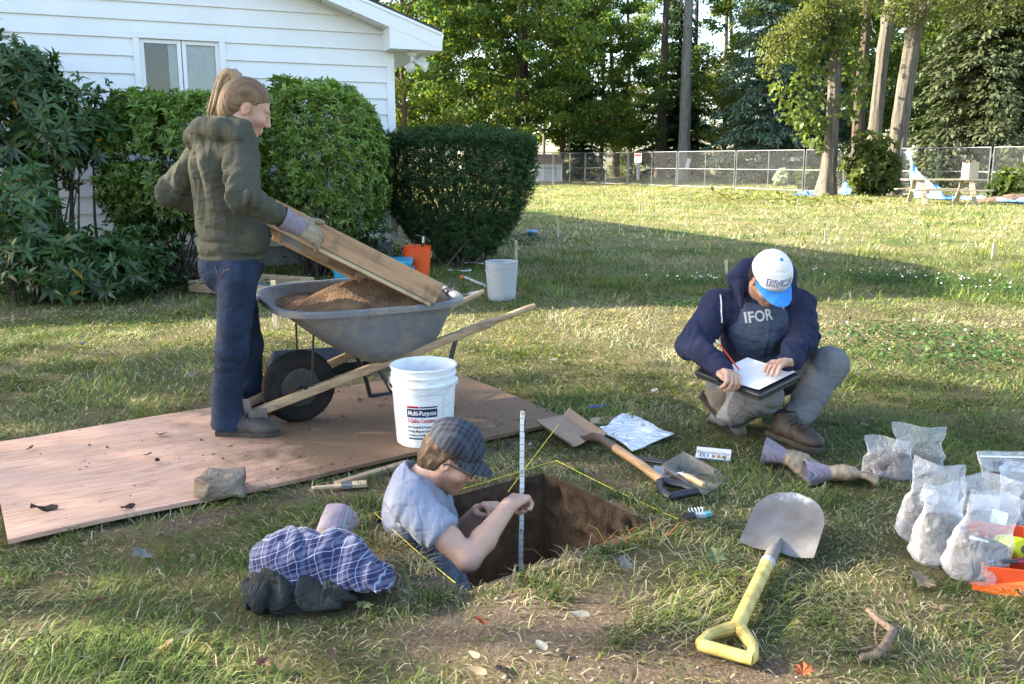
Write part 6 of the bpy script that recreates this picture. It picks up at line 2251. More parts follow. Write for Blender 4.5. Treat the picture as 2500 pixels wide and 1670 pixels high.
tag(o, 'small flat blue packet lying on the toolbox edge', 'packet')
o = MB().prism([(-.006, 0), (.006, 0), (.007, .1), (.002, .19), (-.002, .19), (-.006, .1)], .002).build('plant_label', M_PAPER)
o.location = (ob.location.x + .105, ob.location.y + .12, .03); o.rotation_euler = (R(80), 0, R(8))
tag(o, 'white pointed plant label standing in the toolbox', 'label')
ot = thing('orange_tray', 'loose orange tray corner in the grass at the bottom of the toolbox', 'tray', G(2325, 1358, 0), (0, 0, R(-16)))
P = [[(-.12 + .30 * i / 10, -.03 + .05 * j / 4 - .02 * (i / 10), .006 + .05 * (1 - j / 4) ** 2 * 0 + .03 * (j == 4)) for j in range(5)] for i in range(11)]
MB().grid(P, .003).build('tray_floor', mat('orange_bright', (.85, .16, .015), .35), ot)

lt_ = thing('plastic_scrap', 'small heap of black clear and teal plastic scraps on the grass', 'litter', G(1598, 1190, .01), (0, 0, R(12)))
MB().lathe([(0, -.02), (.016, -.018), (.018, .018), (.012, .024), (0, .024)], 10, (-.035, -.01, .014), Matrix.Rotation(1.4, 3, 'Y')).build('black_cap', M_STEEL, lt_, True)
MB().box((.01, .0, .012), (.05, .022, .02)).build('clear_body', plastic('scrap_clear', (.75, .82, .85), .5), lt_, bevel=.004)
MB().box((.045, .004, .014), (.022, .022, .018)).build('teal_end', mat('teal_scrap', (.10, .45, .45), .4), lt_, bevel=.003)
for k in range(5): MB().tube([(-.02 + k * .01, .0, .02), (-.03 + k * .014, .012, .035), (-.02 + k * .012, .03, .03)], .0025, 5).build('white_curl', WHT, lt_, True)

st_ = thing('bent_stick', 'bent broken stick lying in the grass near the picture bottom', 'stick', G(2020, 1455, .0))
b0 = st_.location
pts = [G(1990, 1398, .03), G(2012, 1420, .032), G(2048, 1446, .035), G(2030, 1480, .028), G(2008, 1502, .022), G(1972, 1508, .018)]
MB().tube([p - b0 for p in pts], [.007, .009, .011, .012, .011, .008], 9).build('branch', mat('stick_bark', (.22, .15, .10), .92, var=.5, scale=50, bump=1.0, bscale=110, bdist=.01), st_, True)
MB().tube([p - b0 for p in (G(2030, 1478, .02), G(1960, 1492, .012), G(1890, 1490, .01))], [.004, .003, .002], 6).build('twig', bpy.data.materials['stick_bark'], st_, True)
MB().tube([p - b0 for p in (G(2012, 1420, .03), G(2006, 1450, .02), G(2010, 1478, .012))], [.004, .003, .002], 6).build('twig', bpy.data.materials['stick_bark'], st_, True)

t = NT('blue_plaid')
oc = t.coord('Object', (1, 1, 1), (R(25), R(18), R(24)))
wob = t.n('TexNoise'); wob.inputs['Scale'].default_value = 6; t.l(oc, wob.inputs['Vector'])
vm = t.n('VectorMath', operation='MULTIPLY_ADD')
t.l(wob.outputs['Color'], vm.inputs[0]); vm.inputs[1].default_value = (.06, .06, .06); t.l(oc, vm.inputs[2])
sep = t.n('SeparateXYZ'); t.l(vm.outputs[0], sep.inputs[0])


def plaid_band(src, period, stops):
    m1 = t.n('Math', operation='MULTIPLY'); m1.inputs[1].default_value = 1 / period
    m2 = t.n('Math', operation='FRACT')
    t.l(src, m1.inputs[0]); t.l(m1.outputs[0], m2.inputs[0])
    return t.ramp(m2.outputs[0], stops)


ST = [(0, (0, 0, 0)), (.12, (0, 0, 0)), (.135, (.9, .9, .9)), (.16, (.9, .9, .9)), (.175, (0, 0, 0)), (.30, (.03, .03, .03)), (.34, (.2, .2, .2)), (.50, (.2, .2, .2)), (.54, (0, 0, 0)), (.74, (0, 0, 0)), (.755, (.55, .55, .55)), (.775, (.55, .55, .55)), (.79, (0, 0, 0))]
w1, w2 = plaid_band(sep.outputs[0], .055, ST), plaid_band(sep.outputs[2], .055, ST)
c = t.mix(w1, (.008, .011, .062), (.26, .28, .42))
c = t.mix(w2, c, (.32, .35, .50))
t.base(c)
t.b.inputs['Roughness'].default_value = .9
t.b.inputs['Sheen Weight'].default_value = .2
t.l(t.bump(t.noise(t.coord('Object'), 45, 4), .3, .004), t.b.inputs['Normal'])
M_PLAID = t.m
pb_ = G(722, 1385)
pl2 = thing('plaid_shirt', 'crumpled blue and white plaid shirt lying on the grass by the pit', 'shirt', (pb_.x, pb_.y, 0), (0, 0, 0))
pl2.scale = (.88, .9, .93)
v_ = Vol((-.28, -.17, 0), (.30, .30, .26), .006)
v_.ell((-.09, .07, .115), (.135, .125, .10), k=.03).ell((.03, .08, .115), (.12, .11, .075), k=.05).ell((.11, .03, .085), (.11, .085, .06), Matrix.Rotation(-.5, 3, 'Z'), k=.04)
v_.path([(.06, .10, .15), (.13, .05, .12), (.19, -.01, .07), (.22, -.05, .045)], [.045, .05, .045, .04], .03)
v_.path([(.15, .06, .09), (.20, .05, .075), (.235, .04, .06)], [.035, .042, .04], .02)
v_.path([(.06, .16, .15), (.11, .14, .13), (.15, .15, .10)], [.03, .03, .025], .02)
v_.plane_cut((-.1, -.02, .06), (0, -.45, -1))


def folds(x, y, z):
    a = .55 - np.abs(np.sin((x * .8 - z * .5 + y * .6) * 30 + 4.5 * vnoise(x * 7, y * 7, z * 7, 3)))
    b = .55 - np.abs(np.sin((x * .5 + z * .9 - y * .4) * 40 + 5 * vnoise(x * 9, y * 9, z * 9, 4) + 1))
    w = np.clip(.5 + 1.2 * vnoise(x * 8, y * 8, z * 8, 8), 0, 1)
    return .017 * a * w + .017 * b * (1 - w) + .008 * vnoise(x * 26, y * 26, z * 26, 5)


v_.disp(folds, .05)
v_.build('body', M_PLAID, pl2)
gf = thing('grey_fleece', 'dark grey fleece garment bunched under the plaid shirt', 'garment', (pb_.x, pb_.y, 0))
v_ = Vol((-.24, -.15, -.01), (.2, .2, .16), .006)
v_.ell((-.10, .0, .055), (.105, .085, .062), k=.03).ell((.03, .0, .05), (.10, .08, .052), k=.04).cone((-.15, -.07, .055), (-.12, .02, .10), .030, .04, .03)
v_.plane_cut((0, 0, .004), (0, 0, -1))
v_.disp(lambda x, y, z: .024 * (.5 - np.abs(np.sin(x * 34 + z * 30 + y * 16 + 3.0 * vnoise(x * 10, y * 10, z * 10, 6)))) + .004 * vnoise(x * 30, y * 30, z * 30, 7), .04)
v_.build('body', cloth_mat('fleece_grey', (.035, .038, .038), .2, wrinkle=16), gf)

def maple_outline(s):
    pts = []
    prof = [(0, -.55), (.12, -.28), (.42, -.42), (.34, -.12), (.62, .02), (.38, .16), (.44, .42), (.2, .36), (0, .72)]
    pts = [(x * s, y * s) for x, y in prof] + [(-x * s, y * s) for x, y in reversed(prof[1:-1])]
    return pts


def oval_outline(s):
    return [(s * .24 * math.sin(a) * (1 - .25 * math.cos(a)), -s * .6 * math.cos(a)) for a in np.linspace(0, 2 * PI, 13)[:-1]]


leafm = []
for k, (of, s) in enumerate(((maple_outline, .042), (maple_outline, .034), (oval_outline, .038), (oval_outline, .03))):
    bm = bmesh.new()
    ol = of(s)
    vs = [bm.verts.new((x, y, .010 * math.sin(x * 70 + k) + .006 * math.sin(y * 60) + abs(x) * .25)) for x, y in ol]
    c0 = bm.verts.new((0, 0, .0))
    for i in range(len(vs)): bm.faces.new((vs[i], vs[(i + 1) % len(vs)], c0))
    bmesh.ops.solidify(bm, geom=bm.faces[:], thickness=.0008)
    me = bpy.data.meshes.new('leaf'); bm.to_mesh(me); bm.free()
    leafm.append(me)
LEAFC = [mat('leaf_grey', (.30, .31, .27), .75, var=.3, scale=30), mat('leaf_brown', (.26, .15, .09), .8, var=.35, scale=30), mat('leaf_olive', (.20, .24, .11), .75, var=.3, scale=30), mat('leaf_tan', (.40, .30, .19), .8, var=.3, scale=30), mat('leaf_rust', (.42, .13, .05), .8, var=.3, scale=30)]
spots = [(330, 1272, 0, 0, 1.25), (830, 1392, 1, 2, 1), (1640, 1277, 0, 2, 1.1), (2118, 1330, 0, 3, 1.2), (1435, 1290, 0, 0, .9), (236, 915, 0, 0, 1.3), (430, 1455, 2, 0, 1), (140, 1320, 1, 3, 1), (1270, 825, 0, 0, .9), (1105, 1430, 2, 4, .9),
         (1085, 1510, 2, 3, 1), (1050, 1430, 3, 3, .9), (1330, 1415, 2, 0, 1), (1090, 1545, 2, 3, 1), (600, 1520, 1, 1, 1), (380, 1480, 3, 1, 1), (230, 1380, 2, 1, 1), (1840, 1545, 1, 4, 1), (1870, 1555, 3, 3, 1.2), (2150, 1400, 1, 3, .9),
         (1685, 1075, 0, 2, .8), (1980, 975, 2, 0, .7), (760, 1500, 3, 1, .9), (1500, 895, 0, 0, .7), (190, 790, 1, 0, 1), (300, 770, 2, 1, .8), (440, 860, 0, 0, .7), (1450, 1555, 2, 3, 1), (1240, 1480, 3, 0, 1), (1700, 1330, 2, 1, .9), (2230, 1190, 2, 1, .8), (2120, 770, 2, 3, 1.1), (2180, 780, 0, 3, 1)]
for k, (u, v, mi, ci, s) in enumerate(spots):
    o = link(bpy.data.objects.new('fallen_leaf', leafm[mi]))
    me_key = (mi, ci)
    if not o.data.materials: o.data.materials.append(LEAFC[ci])
    o.material_slots[0].link = 'OBJECT'
    o.material_slots[0].material = LEAFC[ci]
    o.location = G(u, v, .035); o.scale = (s * 1.25,) * 3
    rr = random.Random(k)
    o.rotation_euler = (rr.uniform(-.5, .3), rr.uniform(-.35, .35), rr.uniform(0, 6.28))
    tag(o, 'dry fallen %s leaf lying on the grass of the dig' % ('grey', 'brown', 'olive', 'tan', 'rust red')[ci], 'leaf', 'fallen %s leaves' % ('grey', 'brown', 'olive', 'tan', 'rust')[ci])
rngb = np.random.default_rng(12)
cbp = G(170, 690)
cut = thing('cut_branch', 'cut leafy spray with pale leaf undersides lying below the rhododendron', 'branch', cbp)
nb_l = 26
bb = rngb.normal(size=(nb_l, 3)) * np.array([.10, .08, .02]) + np.array([0, 0, .05])
dd = rngb.normal(size=(nb_l, 3)) * np.array([1, .6, .5]) + np.array([0, -.3, -.1])
v_, q_ = leaf_quads(bb, dd, np.tile([0., -.5, 1.], (nb_l, 1)), .12, .038, .15, .2)
mesh_np('foliage', v_, q_, M_SHRUB, cut, col=np.tile([.36, .42, .28], (nb_l * 4, 1)))
MB().tube([(-.15, .05, .03), (0, 0, .05), (.1, -.03, .04)], [.006, .005, .003], 6).build('stem', M_BARK[0], cut, True)

from mathutils.bvhtree import BVHTree


def seg_t(x, y, z, p0, p1):
    """parameter along and distance from a segment"""
    p0, p1 = np.array(p0, float), np.array(p1, float)
    d = p1 - p0
    L2 = d @ d
    t_ = ((x - p0[0]) * d[0] + (y - p0[1]) * d[1] + (z - p0[2]) * d[2]) / L2
    tc = np.clip(t_, 0, 1)
    r_ = np.sqrt((x - p0[0] - tc * d[0]) ** 2 + (y - p0[1] - tc * d[1]) ** 2 + (z - p0[2] - tc * d[2]) ** 2)
    return t_, r_, math.sqrt(L2)


def ring_folds(p0, p1, r, amp, freq, seed=0, skew=(0, 0, 0), t0=-.2, t1=1.2):
    """creases around a sleeve or trouser leg"""
    def f(x, y, z):
        t_, d, L = seg_t(x, y, z, p0, p1)
        m = np.clip(1 - (d - r) / (r * .5), 0, 1) * (t_ > t0) * (t_ < t1) * np.clip((t_ - t0) * 8, 0, 1) * np.clip((t1 - t_) * 8, 0, 1)
        freq2 = freq * 2.3
        ph = t_ * L * freq2 + (x * skew[0] + y * skew[1] + z * skew[2]) * freq2 * .6 + 3.6 * vnoise(x * 10, y * 10, z * 10, seed)
        w = np.clip(.5 + .9 * vnoise(x * 7, y * 7, z * 7, seed + 9), 0, 1.2)
        return amp * 1.6 * (.55 - np.abs(np.sin(ph * .5)) ** .8) * m * w
    return f


def frame(origin, fwd, up):
    """4x4 with x along fwd, z near up"""
    f = Vector(fwd).normalized()
    s = Vector(up).cross(f).normalized()
    u = f.cross(s)
    return Matrix.Translation(Vector(origin)) @ Matrix((f, s, u)).transposed().to_4x4()


def add_hand(v_, M, curl=(.4, .5, .4), side=1, thumb=None, sc=1.0, fat=1.0, spread=.06, each=None, k=.006):
    T = lambda p: M @ (Vector(p) * sc)
    r = lambda q: q * sc * fat
    for i in range(4):
        y = side * (.030 - .020 * i)
        v_.cone(T((.0, y * .55, 0)), T((.082, y, .001)), r(.0165), r(.0125), .012)
    v_.cone(T((.03, 0, -.006)), T((.07, 0, -.006)), r(.018), r(.016), .012)
    for i in range(4):
        y = side * (.030 - .020 * i)
        L = (.040, .045, .042, .033)[i]
        segs_ = (L, L * .62, L * .5)
        c = each[i] if each else curl
        a, p = 0.0, Vector((.084, y, .001))
        sp = side * (1.5 - i) * spread
        rr = (.0102, .0094, .0086, .0076)
        for j in range(3):
            a += c[j]
            q = p + Vector((math.cos(a) * math.cos(sp), math.sin(sp), -math.sin(a))) * segs_[j]
            v_.cone(T(p), T(q), r(rr[j]), r(rr[j + 1]), k if j == 0 else .003)
            p = q
    th = thumb or [(.018, .022, -.006), (.050, .046, -.022), (.078, .042, -.036), (.098, .030, -.044)]
    rad = (.0165, .0125, .0108, .0090)
    for j in range(3):
        a, b = th[j], th[j + 1]
        v_.cone(T((a[0], side * a[1], a[2])), T((b[0], side * b[1], b[2])), r(rad[j]), r(rad[j + 1]), .008 if j == 0 else .003)


def head_vol(neck_to, neck_r=.055, res=.0035, woman=False, jaw=1.0):
    v_ = Vol((-.20, -.14, -.26), (.15, .14, .15), res)
    v_.ell((-.014, 0, .032), (.094, .073, .086), k=0)
    v_.ell((.030, 0, -.038), (.058, .054 * jaw, .074), k=.03)
    v_.ell((.060, 0, -.096), (.024, .026, .019), k=.02)
    for s in (-1, 1):
        v_.cone((-.006, s * .050 * jaw, -.050), (.055, s * .018, -.098), .019, .015, .02)
        v_.ell((.058, s * .038, -.022), (.026, .024, .024), k=.02)
        v_.ell((.094, s * .032, .006), (.013, .019, .011), k=.012, cut=True)
        v_.ell((.0755, s * .0315, .004), (.0125, .0125, .0122), k=.002)
        v_.cone((.083, s * .014, .022), (.074, s * .046, .022), .0085, .0065, .012)
        v_.ell((-.006, s * .073, -.006), (.017, .008, .027), Matrix.Rotation(s * .35, 3, 'Z'), k=.005)
        v_.ell((-.002, s * .083, -.004), (.011, .006, .019), Matrix.Rotation(s * .35, 3, 'Z'), k=.004, cut=True)
        v_.ell((.092, s * .011, -.033), (.010, .008, .0075), k=.006)
    v_.cone((.084, 0, .016), (.101, 0, -.024), .0080, .0105, .012)
    v_.ell((.101, 0, -.028), (.0115, .012, .0095), k=.008)
    v_.cone((.085, -.016, -.060), (.085, .016, -.060), .0075, .0075, .007)
    v_.cone((.083, -.014, -.071), (.083, .014, -.071), .0085, .0085, .006)
    v_.cone((.096, -.02, -.0655), (.096, .02, -.0655), .0032, .0032, .004, cut=True)
    v_.cone((-.024, 0, -.05), neck_to, neck_r, neck_r * 1.08, .03)
    return v_


def face_colors(beard=0.0, lips=(1.0, .72, .72), brow=(.35, .25, .2), flush=.06):
    def f(x, y, z):
        c = np.ones((len(x), 3))
        red = np.exp(-((x - .105) ** 2 + y ** 2 + (z + .028) ** 2) / .018 ** 2) + np.exp(-((np.abs(y) - .04) ** 2 + (z + .03) ** 2) / .022 ** 2) * (x > .04) + .8 * np.exp(-((np.abs(y) - .078) ** 2) / .01 ** 2)
        c[:, 1] -= flush * 2 * np.clip(red, 0, 1)
        c[:, 2] -= flush * 2 * np.clip(red, 0, 1)
        lp = np.clip(np.exp(-((z + .0655) / .0075) ** 2) * np.exp(-(y / .019) ** 4) * (x > .068), 0, 1)[:, None]
        c = c * (1 - lp) + c * np.array(lips) * lp
        bz = np.clip(np.exp(-((z - .024) / .0055) ** 2) * (np.abs(y) > .010) * (np.abs(y) < .05) * (x > .062), 0, 1)[:, None] * .8
        c = c * (1 - bz) + c * np.array(brow) * bz
        ey_ = ((x - .0755) ** 2 + (np.abs(y) - .0315) ** 2 + (z - .004) ** 2 < .0136 ** 2) & (x > .0805)
        lid = np.abs(z - .002) < .0055
        c[ey_ & lid] = (1.05, 1.35, 1.6)
        iris = ey_ & lid & ((np.abs(y) - .0315) ** 2 + (z - .002) ** 2 < .0058 ** 2)
        c[iris] = (.10, .10, .10)
        c[ey_ & ~lid] *= .8
        if beard > 0:
            b = np.clip((-.036 - z) / .02, 0, 1) * np.clip((x + .012) / .03, 0, 1) * (1 - lp[:, 0]) * np.clip((z + .145) / .02, 0, 1)
            b = np.maximum(b, np.exp(-((z + .05) / .008) ** 2) * (x > .07) * (np.abs(y) < .03) * .9)
            b = b * beard * (.75 + .35 * vnoise(x * 300, y * 300, z * 300, 5))
            b = np.clip(b, 0, 1)[:, None]
            c = c * (1 - b) + c * np.array((.42, .30, .22)) * b
        return c
    return f


M_SKIN = mat('skin', (.50, .30, .215), .5, var=.07, scale=30, vcol=True, sub=.12, bump=.08, bscale=300, spec=.35)


def join_into(dst, others):
    """join meshes of one body into a single object"""
    bm = bmesh.new()
    bm.from_mesh(dst.data)
    la = None
    bm.free()
    vs, qs, cs, base = [], [], [], 0
    inv = dst.matrix_basis.inverted()
    for o in [dst] + others:
        me = o.data
        n = len(me.vertices)
        co = np.empty(n * 3, dtype=np.float32); me.vertices.foreach_get('co', co); co = co.reshape(-1, 3)
        M = np.array(o.matrix_basis)
        co = co @ M[:3, :3].T + M[:3, 3]
        q = np.empty(len(me.polygons) * 4, dtype=np.int32); me.loops.foreach_get('vertex_index', q)
        c = np.ones((n, 4), dtype=np.float32)
        if 'Col' in me.color_attributes:
            cc = np.empty(n * 4, dtype=np.float32); me.color_attributes['Col'].data.foreach_get('color', cc); c = cc.reshape(-1, 4)
        vs.append(co); qs.append(q.reshape(-1, 4) + base); cs.append(c[:, :3]); base += n
    name, par, mt = dst.name, dst.parent, dst.data.materials[0]
    for o in [dst] + others: bpy.data.objects.remove(o)
    return mesh_np(name, np.concatenate(vs), np.concatenate(qs), mt, par, smooth=True, col=np.concatenate(cs))


def on_surface(obj, origin, xd, yd, cast, lift=.0015):
    """maps text-plane coordinates onto the surface of obj (world = local here)"""
    bvh = BVHTree.FromPolygons([v.co for v in obj.data.vertices], [p.vertices for p in obj.data.polygons])
    o, xd, yd, cast = Vector(origin), Vector(xd).normalized(), Vector(yd).normalized(), Vector(cast).normalized()
    def f(x, y):
        p = o + xd * x + yd * y - cast * .15
        h, n, i, d = bvh.ray_cast(p, cast, .4)
        return (h - cast * lift) if h is not None else o + xd * x + yd * y
    return f


def boot(parent, name, loc, rz, matr, sole_m, h=.13, L=.285, pitch=0.0, lace_m=None, roll=0.0):
    """work boot: x towards the toe, sole on z = 0"""
    t_ = bpy.data.objects.new(name, None); link(t_, parent)
    t_.location = loc; t_.rotation_euler = (roll, pitch, rz)
    v_ = Vol((-.11, -.075, .0), (.25, .075, h + .08), .005)
    v_.cone((-.02, 0, .055), (-.025, 0, h + .02), .050, .052, .02, flat=((0, 1, 0), .86))
    v_.ell((-.035, 0, .045), (.055, .038, .045), k=.02)
    v_.cone((-.01, 0, .045), (.12, 0, .042), .044, .040, .03, flat=((0, 0, 1), .85))
    v_.ell((.145, .0, .040), (.062, .047, .036), k=.03)
    v_.cone((.01, 0, .072), (.10, 0, .052), .034, .030, .03)
    v_.plane_cut((0, 0, .018), (0, 0, -1)).plane_cut((-.03, 0, h), (-.1, 0, 1))
    v_.disp(lambda x, y, z: .0022 * np.sin(x * 95 + z * 60 + 2 * vnoise(x * 20, y * 20, z * 20, 2)) * np.exp(-((x - .06) / .05) ** 2) + .0012 * vnoise(x * 70, y * 70, z * 70, 3), .02)
    v_.build('upper', matr, t_)
    ol = []
    for k in range(36):
        a = 2 * PI * k / 36
        c_, s_ = math.cos(a), math.sin(a)
        x = .058 + .152 * math.copysign(abs(c_) ** .85, c_)
        w = .050 - .010 * math.exp(-((x - .03) / .045) ** 2) - .006 * (x < -.03)
        ol.append((x, w * math.copysign(abs(s_) ** .8, s_)))
    so_ = MB().prism(ol, .024, (0, 0, .0)).build('sole', sole_m, t_, bevel=.004)
    MB().box((-.055, 0, .012), (.078, .084, .027)).build('heel', sole_m, t_, bevel=.006)
    lm = lace_m or sole_m
    for k in range(5):
        x, z = .100 - k * .020, .080 + k * .0105
        MB().tube([(x - .01, -.036, z - .016), (x, -.015, z + .008), (x - .004, .015, z + .008), (x - .01, .036, z - .016)], .0028, 5).build('lace', lm, t_, True)
    return t_


M_BOOT_G = mat('dusty_boot', (.03, .029, .028), .7, var=.3, scale=10, col2=(.08, .07, .06), bump=.6, bscale=90)
M_SOLE = mat('boot_sole', (.05, .042, .033), .85, var=.35, scale=20)
M_BOOT_B = mat('brown_boot', (.035, .024, .018), .6, var=.35, scale=12, bump=.3, bscale=90)

wo = thing('person', 'woman in an olive hoodie and jeans lifting the sifting screen', 'person', (0, 0, 0))
YW = 3.88
nb0 = V(540, 305, YW + .02)
Rs, Ls_ = V(556, 362, 3.77), V(462, 357, 4.02)
Re, Rw = V(556, 452, 3.62), V(636, 494, 3.72)
Le, Lw = V(393, 442, 4.02), V(486, 488, 4.20)
hipR, hipL = V(548, 612, 3.82), V(532, 608, 3.96)
knR, knL = V(533, 795, 3.80), V(568, 790, 4.02)
anR, anL = V(523, 985, 3.84), V(572, 950, 4.10)
v_ = Vol((-1.75, 3.4, .58), (-.95, 4.4, 1.66), .0068)
ch, ws, hp = V(508, 390, YW + .02), V(518, 500, YW + .02), V(528, 575, YW + .02)
tw_ = (.77, -.64, 0)
axf = Vector((.62, .78, 0))
v_.cone(ch + Vector((0, 0, .02)), ws, .160, .150, .02, flat=(axf, .78))
v_.cone(ws, hp, .150, .162, .02, flat=(axf, .82))
v_.cone(Ls_.lerp(nb0, .12), Rs.lerp(nb0, .12), .070, .070, .045)
v_.cone(nb0, V(515, 370, YW), .085, .13, .05)
v_.cone(Rs, Re, .076, .066, .025).cone(Re, Rw, .064, .046, .015)
v_.cone(Ls_, Le, .074, .064, .025).cone(Le, Lw, .062, .046, .015)
v_.ell(V(594, 545, 3.88), (.045, .09, .085), k=.06)
v_.plane_cut(V(528, 608, YW), (0, 0, -1))
v_.path([V(580, 326, 3.80), V(560, 292, 3.80), V(520, 278, 3.86), V(480, 288, 3.92), V(478, 305, 4.0)], [.030, .034, .036, .036, .034], .02)
v_.path([V(548, 312, 3.74), V(505, 296, 3.78), V(465, 300, 3.84), V(452, 316, 3.93), V(472, 326, 4.02)], [.034, .046, .056, .058, .05], .022)
v_.cone(nb0 + Vector((.03, 0, .03)), nb0 + Vector((.05, .0, .16)), .050, .062, .01, cut=True)
lat = Vector((.77, -.64, 0))


def wfold(x, y, z):
    s = (x - ch.x) * lat.x + (y - ch.y) * lat.y
    fr = (x - ch.x) * axf.x + (y - ch.y) * axf.y
    back = np.clip(.25 - fr * 4, 0, 1)
    zz = (z - hp.z)
    m = np.clip((ch.z + .10 - z) / .06, 0, 1) * back
    a = 1.5 * (.6 - np.abs(np.sin(s * 30 + zz * 5 + 1.8 * vnoise(x * 4, y * 4, z * 2.2, 3)))) * np.clip(zz * 3.5, .15, 1)
    b = 1.4 * (.6 - np.abs(np.sin(zz * 44 + s * 8 + 2.0 * vnoise(x * 7, y * 7, z * 7, 4)))) * np.exp(-((zz - .07) / .09) ** 2)
    return (.024 * a + .016 * b) * m + .003 * vnoise(x * 16, y * 16, z * 16, 6)


v_.disp(wfold, .05)
v_.disp(ring_folds(Rs, Re, .08, .013, 44, 2, (.6, 0, .5)), .05)
v_.disp(ring_folds(Re, Rw, .066, .012, 60, 5, (.3, 0, .6)), .05)
v_.disp(ring_folds(Ls_, Le, .08, .009, 52, 3, (-.3, 0, .3)), .05)
v_.disp(lambda x, y, z: .006 * np.exp(-((z - hp.z + .015) / .006) ** 2) - .004 * np.clip((hp.z - .02 - z) / .01, 0, 1), .05)
M_OLIVE = cloth_mat('olive_fleece', (.074, .073, .054), .08, bump=.08)
v_.build('hoodie', M_OLIVE, wo)
v_ = Vol((-1.6, 3.6, .03), (-1.0, 4.3, .86), .0068)
v_.ell(V(530, 598, 3.89), (.135, .145, .13), k=.02)
v_.cone(V(528, 560, 3.89), V(530, 610, 3.89), .13, .14, .03)
v_.ell(V(503, 618, 3.88), (.066, .10, .08), k=.04)
v_.path([hipR, knR, V(521, 890, 3.83), anR + Vector((.012, -.005, .0))], [.092, .073, .069, .088], .02)
v_.path([hipL, knL, V(572, 880, 4.07), anL + Vector((0, 0, .01))], [.092, .070, .064, .072], .03)
v_.plane_cut((0, 0, .058), (0, 0, -1))
v_.disp(ring_folds(hipR, knR, .09, .0028, 50, 2, (.2, 0, .3), .2, 1.3), .05)
v_.disp(ring_folds(knR, anR, .075, .0042, 62, 4, (.2, .1, .4), -.1, .35), .05)
v_.disp(ring_folds(V(522, 900, 3.83), anR, .08, .004, 70, 7, (.5, 0, .2), .5, 1.3), .05)
v_.disp(ring_folds(hipL, anL, .08, .004, 48, 8), .05)
t = NT('denim')
oc = t.coord('Object')
f1, f2 = t.noise(oc, 6, 6, .65), t.noise(oc, 260, 3)
c = t.ramp(f1, [(.3, (.010, .017, .036)), (.55, (.019, .031, .062)), (.75, (.040, .060, .108))])
c = t.mix(.5, c, t.ramp(f2, [(.35, (.5, .5, .5)), (.65, (1.3, 1.3, 1.3))]), 'MULTIPLY')
t.base(c); t.b.inputs['Roughness'].default_value = .85; t.b.inputs['Specular IOR Level'].default_value = .2
wr_ = t.noise(t.coord('Object', (1, 1, 1.2), (.2, .5, 0)), 7, 3, .5, .9)
t.l(t.bump(t.noise(oc, 40, 4), .25, .004, t.bump(wr_, .6, .035)), t.b.inputs['Normal'])
M_DENIM = t.m
jn = v_.build('jeans', M_DENIM, wo)
M_STITCH = mat('orange_stitch', (.32, .15, .06), .8)
fsur = on_surface(jn, V(510, 640, 3.70), (1, 0, 0), (0, 0, 1), (0, 1, 0), .002)
for pts in ([(-.045, .055), (-.03, -.005), (.0, .035), (.03, .04)], [(.035, .065), (.037, -.06)], [(.085, .07), (.08, -.12), (.07, -.28)]):
    q = []
    for i in range(len(pts) - 1):
        for k in range(6): q.append(fsur(pts[i][0] + (pts[i + 1][0] - pts[i][0]) * k / 6, pts[i][1] + (pts[i + 1][1] - pts[i][1]) * k / 6))
    MB().tube(q, .0011, 4).build('stitching', M_STITCH if pts[0][0] < 0 else M_DENIM, wo)
boot(wo, 'boot', (anR.x + .050, anR.y - .020, .024), R(-6), M_BOOT_G, M_SOLE)
boot(wo, 'boot', V(556, 962, 4.16) * 1, R(8), M_BOOT_G, M_SOLE)
wo.children[-1].location.z = .024
HM = frame(V(566, 249, 3.90), (math.cos(R(22)) * math.cos(R(25)), math.sin(R(22)) * math.cos(R(25)), -math.sin(R(25))), (.15, 0, 1)) @ Matrix.Scale(1.10, 4)
neck_l = HM.inverted() @ (nb0 + Vector((0, 0, -.02)))
hd = head_vol(neck_l, .050).build('body', M_SKIN, wo, colf=face_colors(0, (1.05, .68, .66), (.5, .4, .33), .05))
hd.matrix_basis = HM
v_ = Vol((-1.75, 3.5, .04), (-.95, 4.4, 1.5), .013)
v_.cone(ch, ws, .12, .10, .02).path([hipR, knR, anR], [.05, .05, .04], .02).path([hipL, knL, anL], [.05, .05, .04], .02)
v_.path([Rs, Re, Rw], [.05, .04, .028], .02).path([Ls_, Le, Lw], [.05, .04, .028], .02).cone(nb0 - Vector((0, 0, .08)), nb0, .06, .05, .03).cone(Rs, Ls_, .05, .05, .04)
bd = v_.build('under', M_SKIN, wo)
join_into(hd, [bd])
def hair_mat(name, a, b, c3, stretch=(3, 34, 10)):
    t = NT(name)
    oc = t.coord('Object', stretch)
    f = t.noise(oc, 5, 4, .55, .15)
    t.base(t.ramp(f, [(.28, a), (.5, b), (.74, c3)]))
    t.b.inputs['Roughness'].default_value = .6
    t.b.inputs['Specular IOR Level'].default_value = .2
    t.l(t.bump(f, .35, .004), t.b.inputs['Normal'])
    return t.m


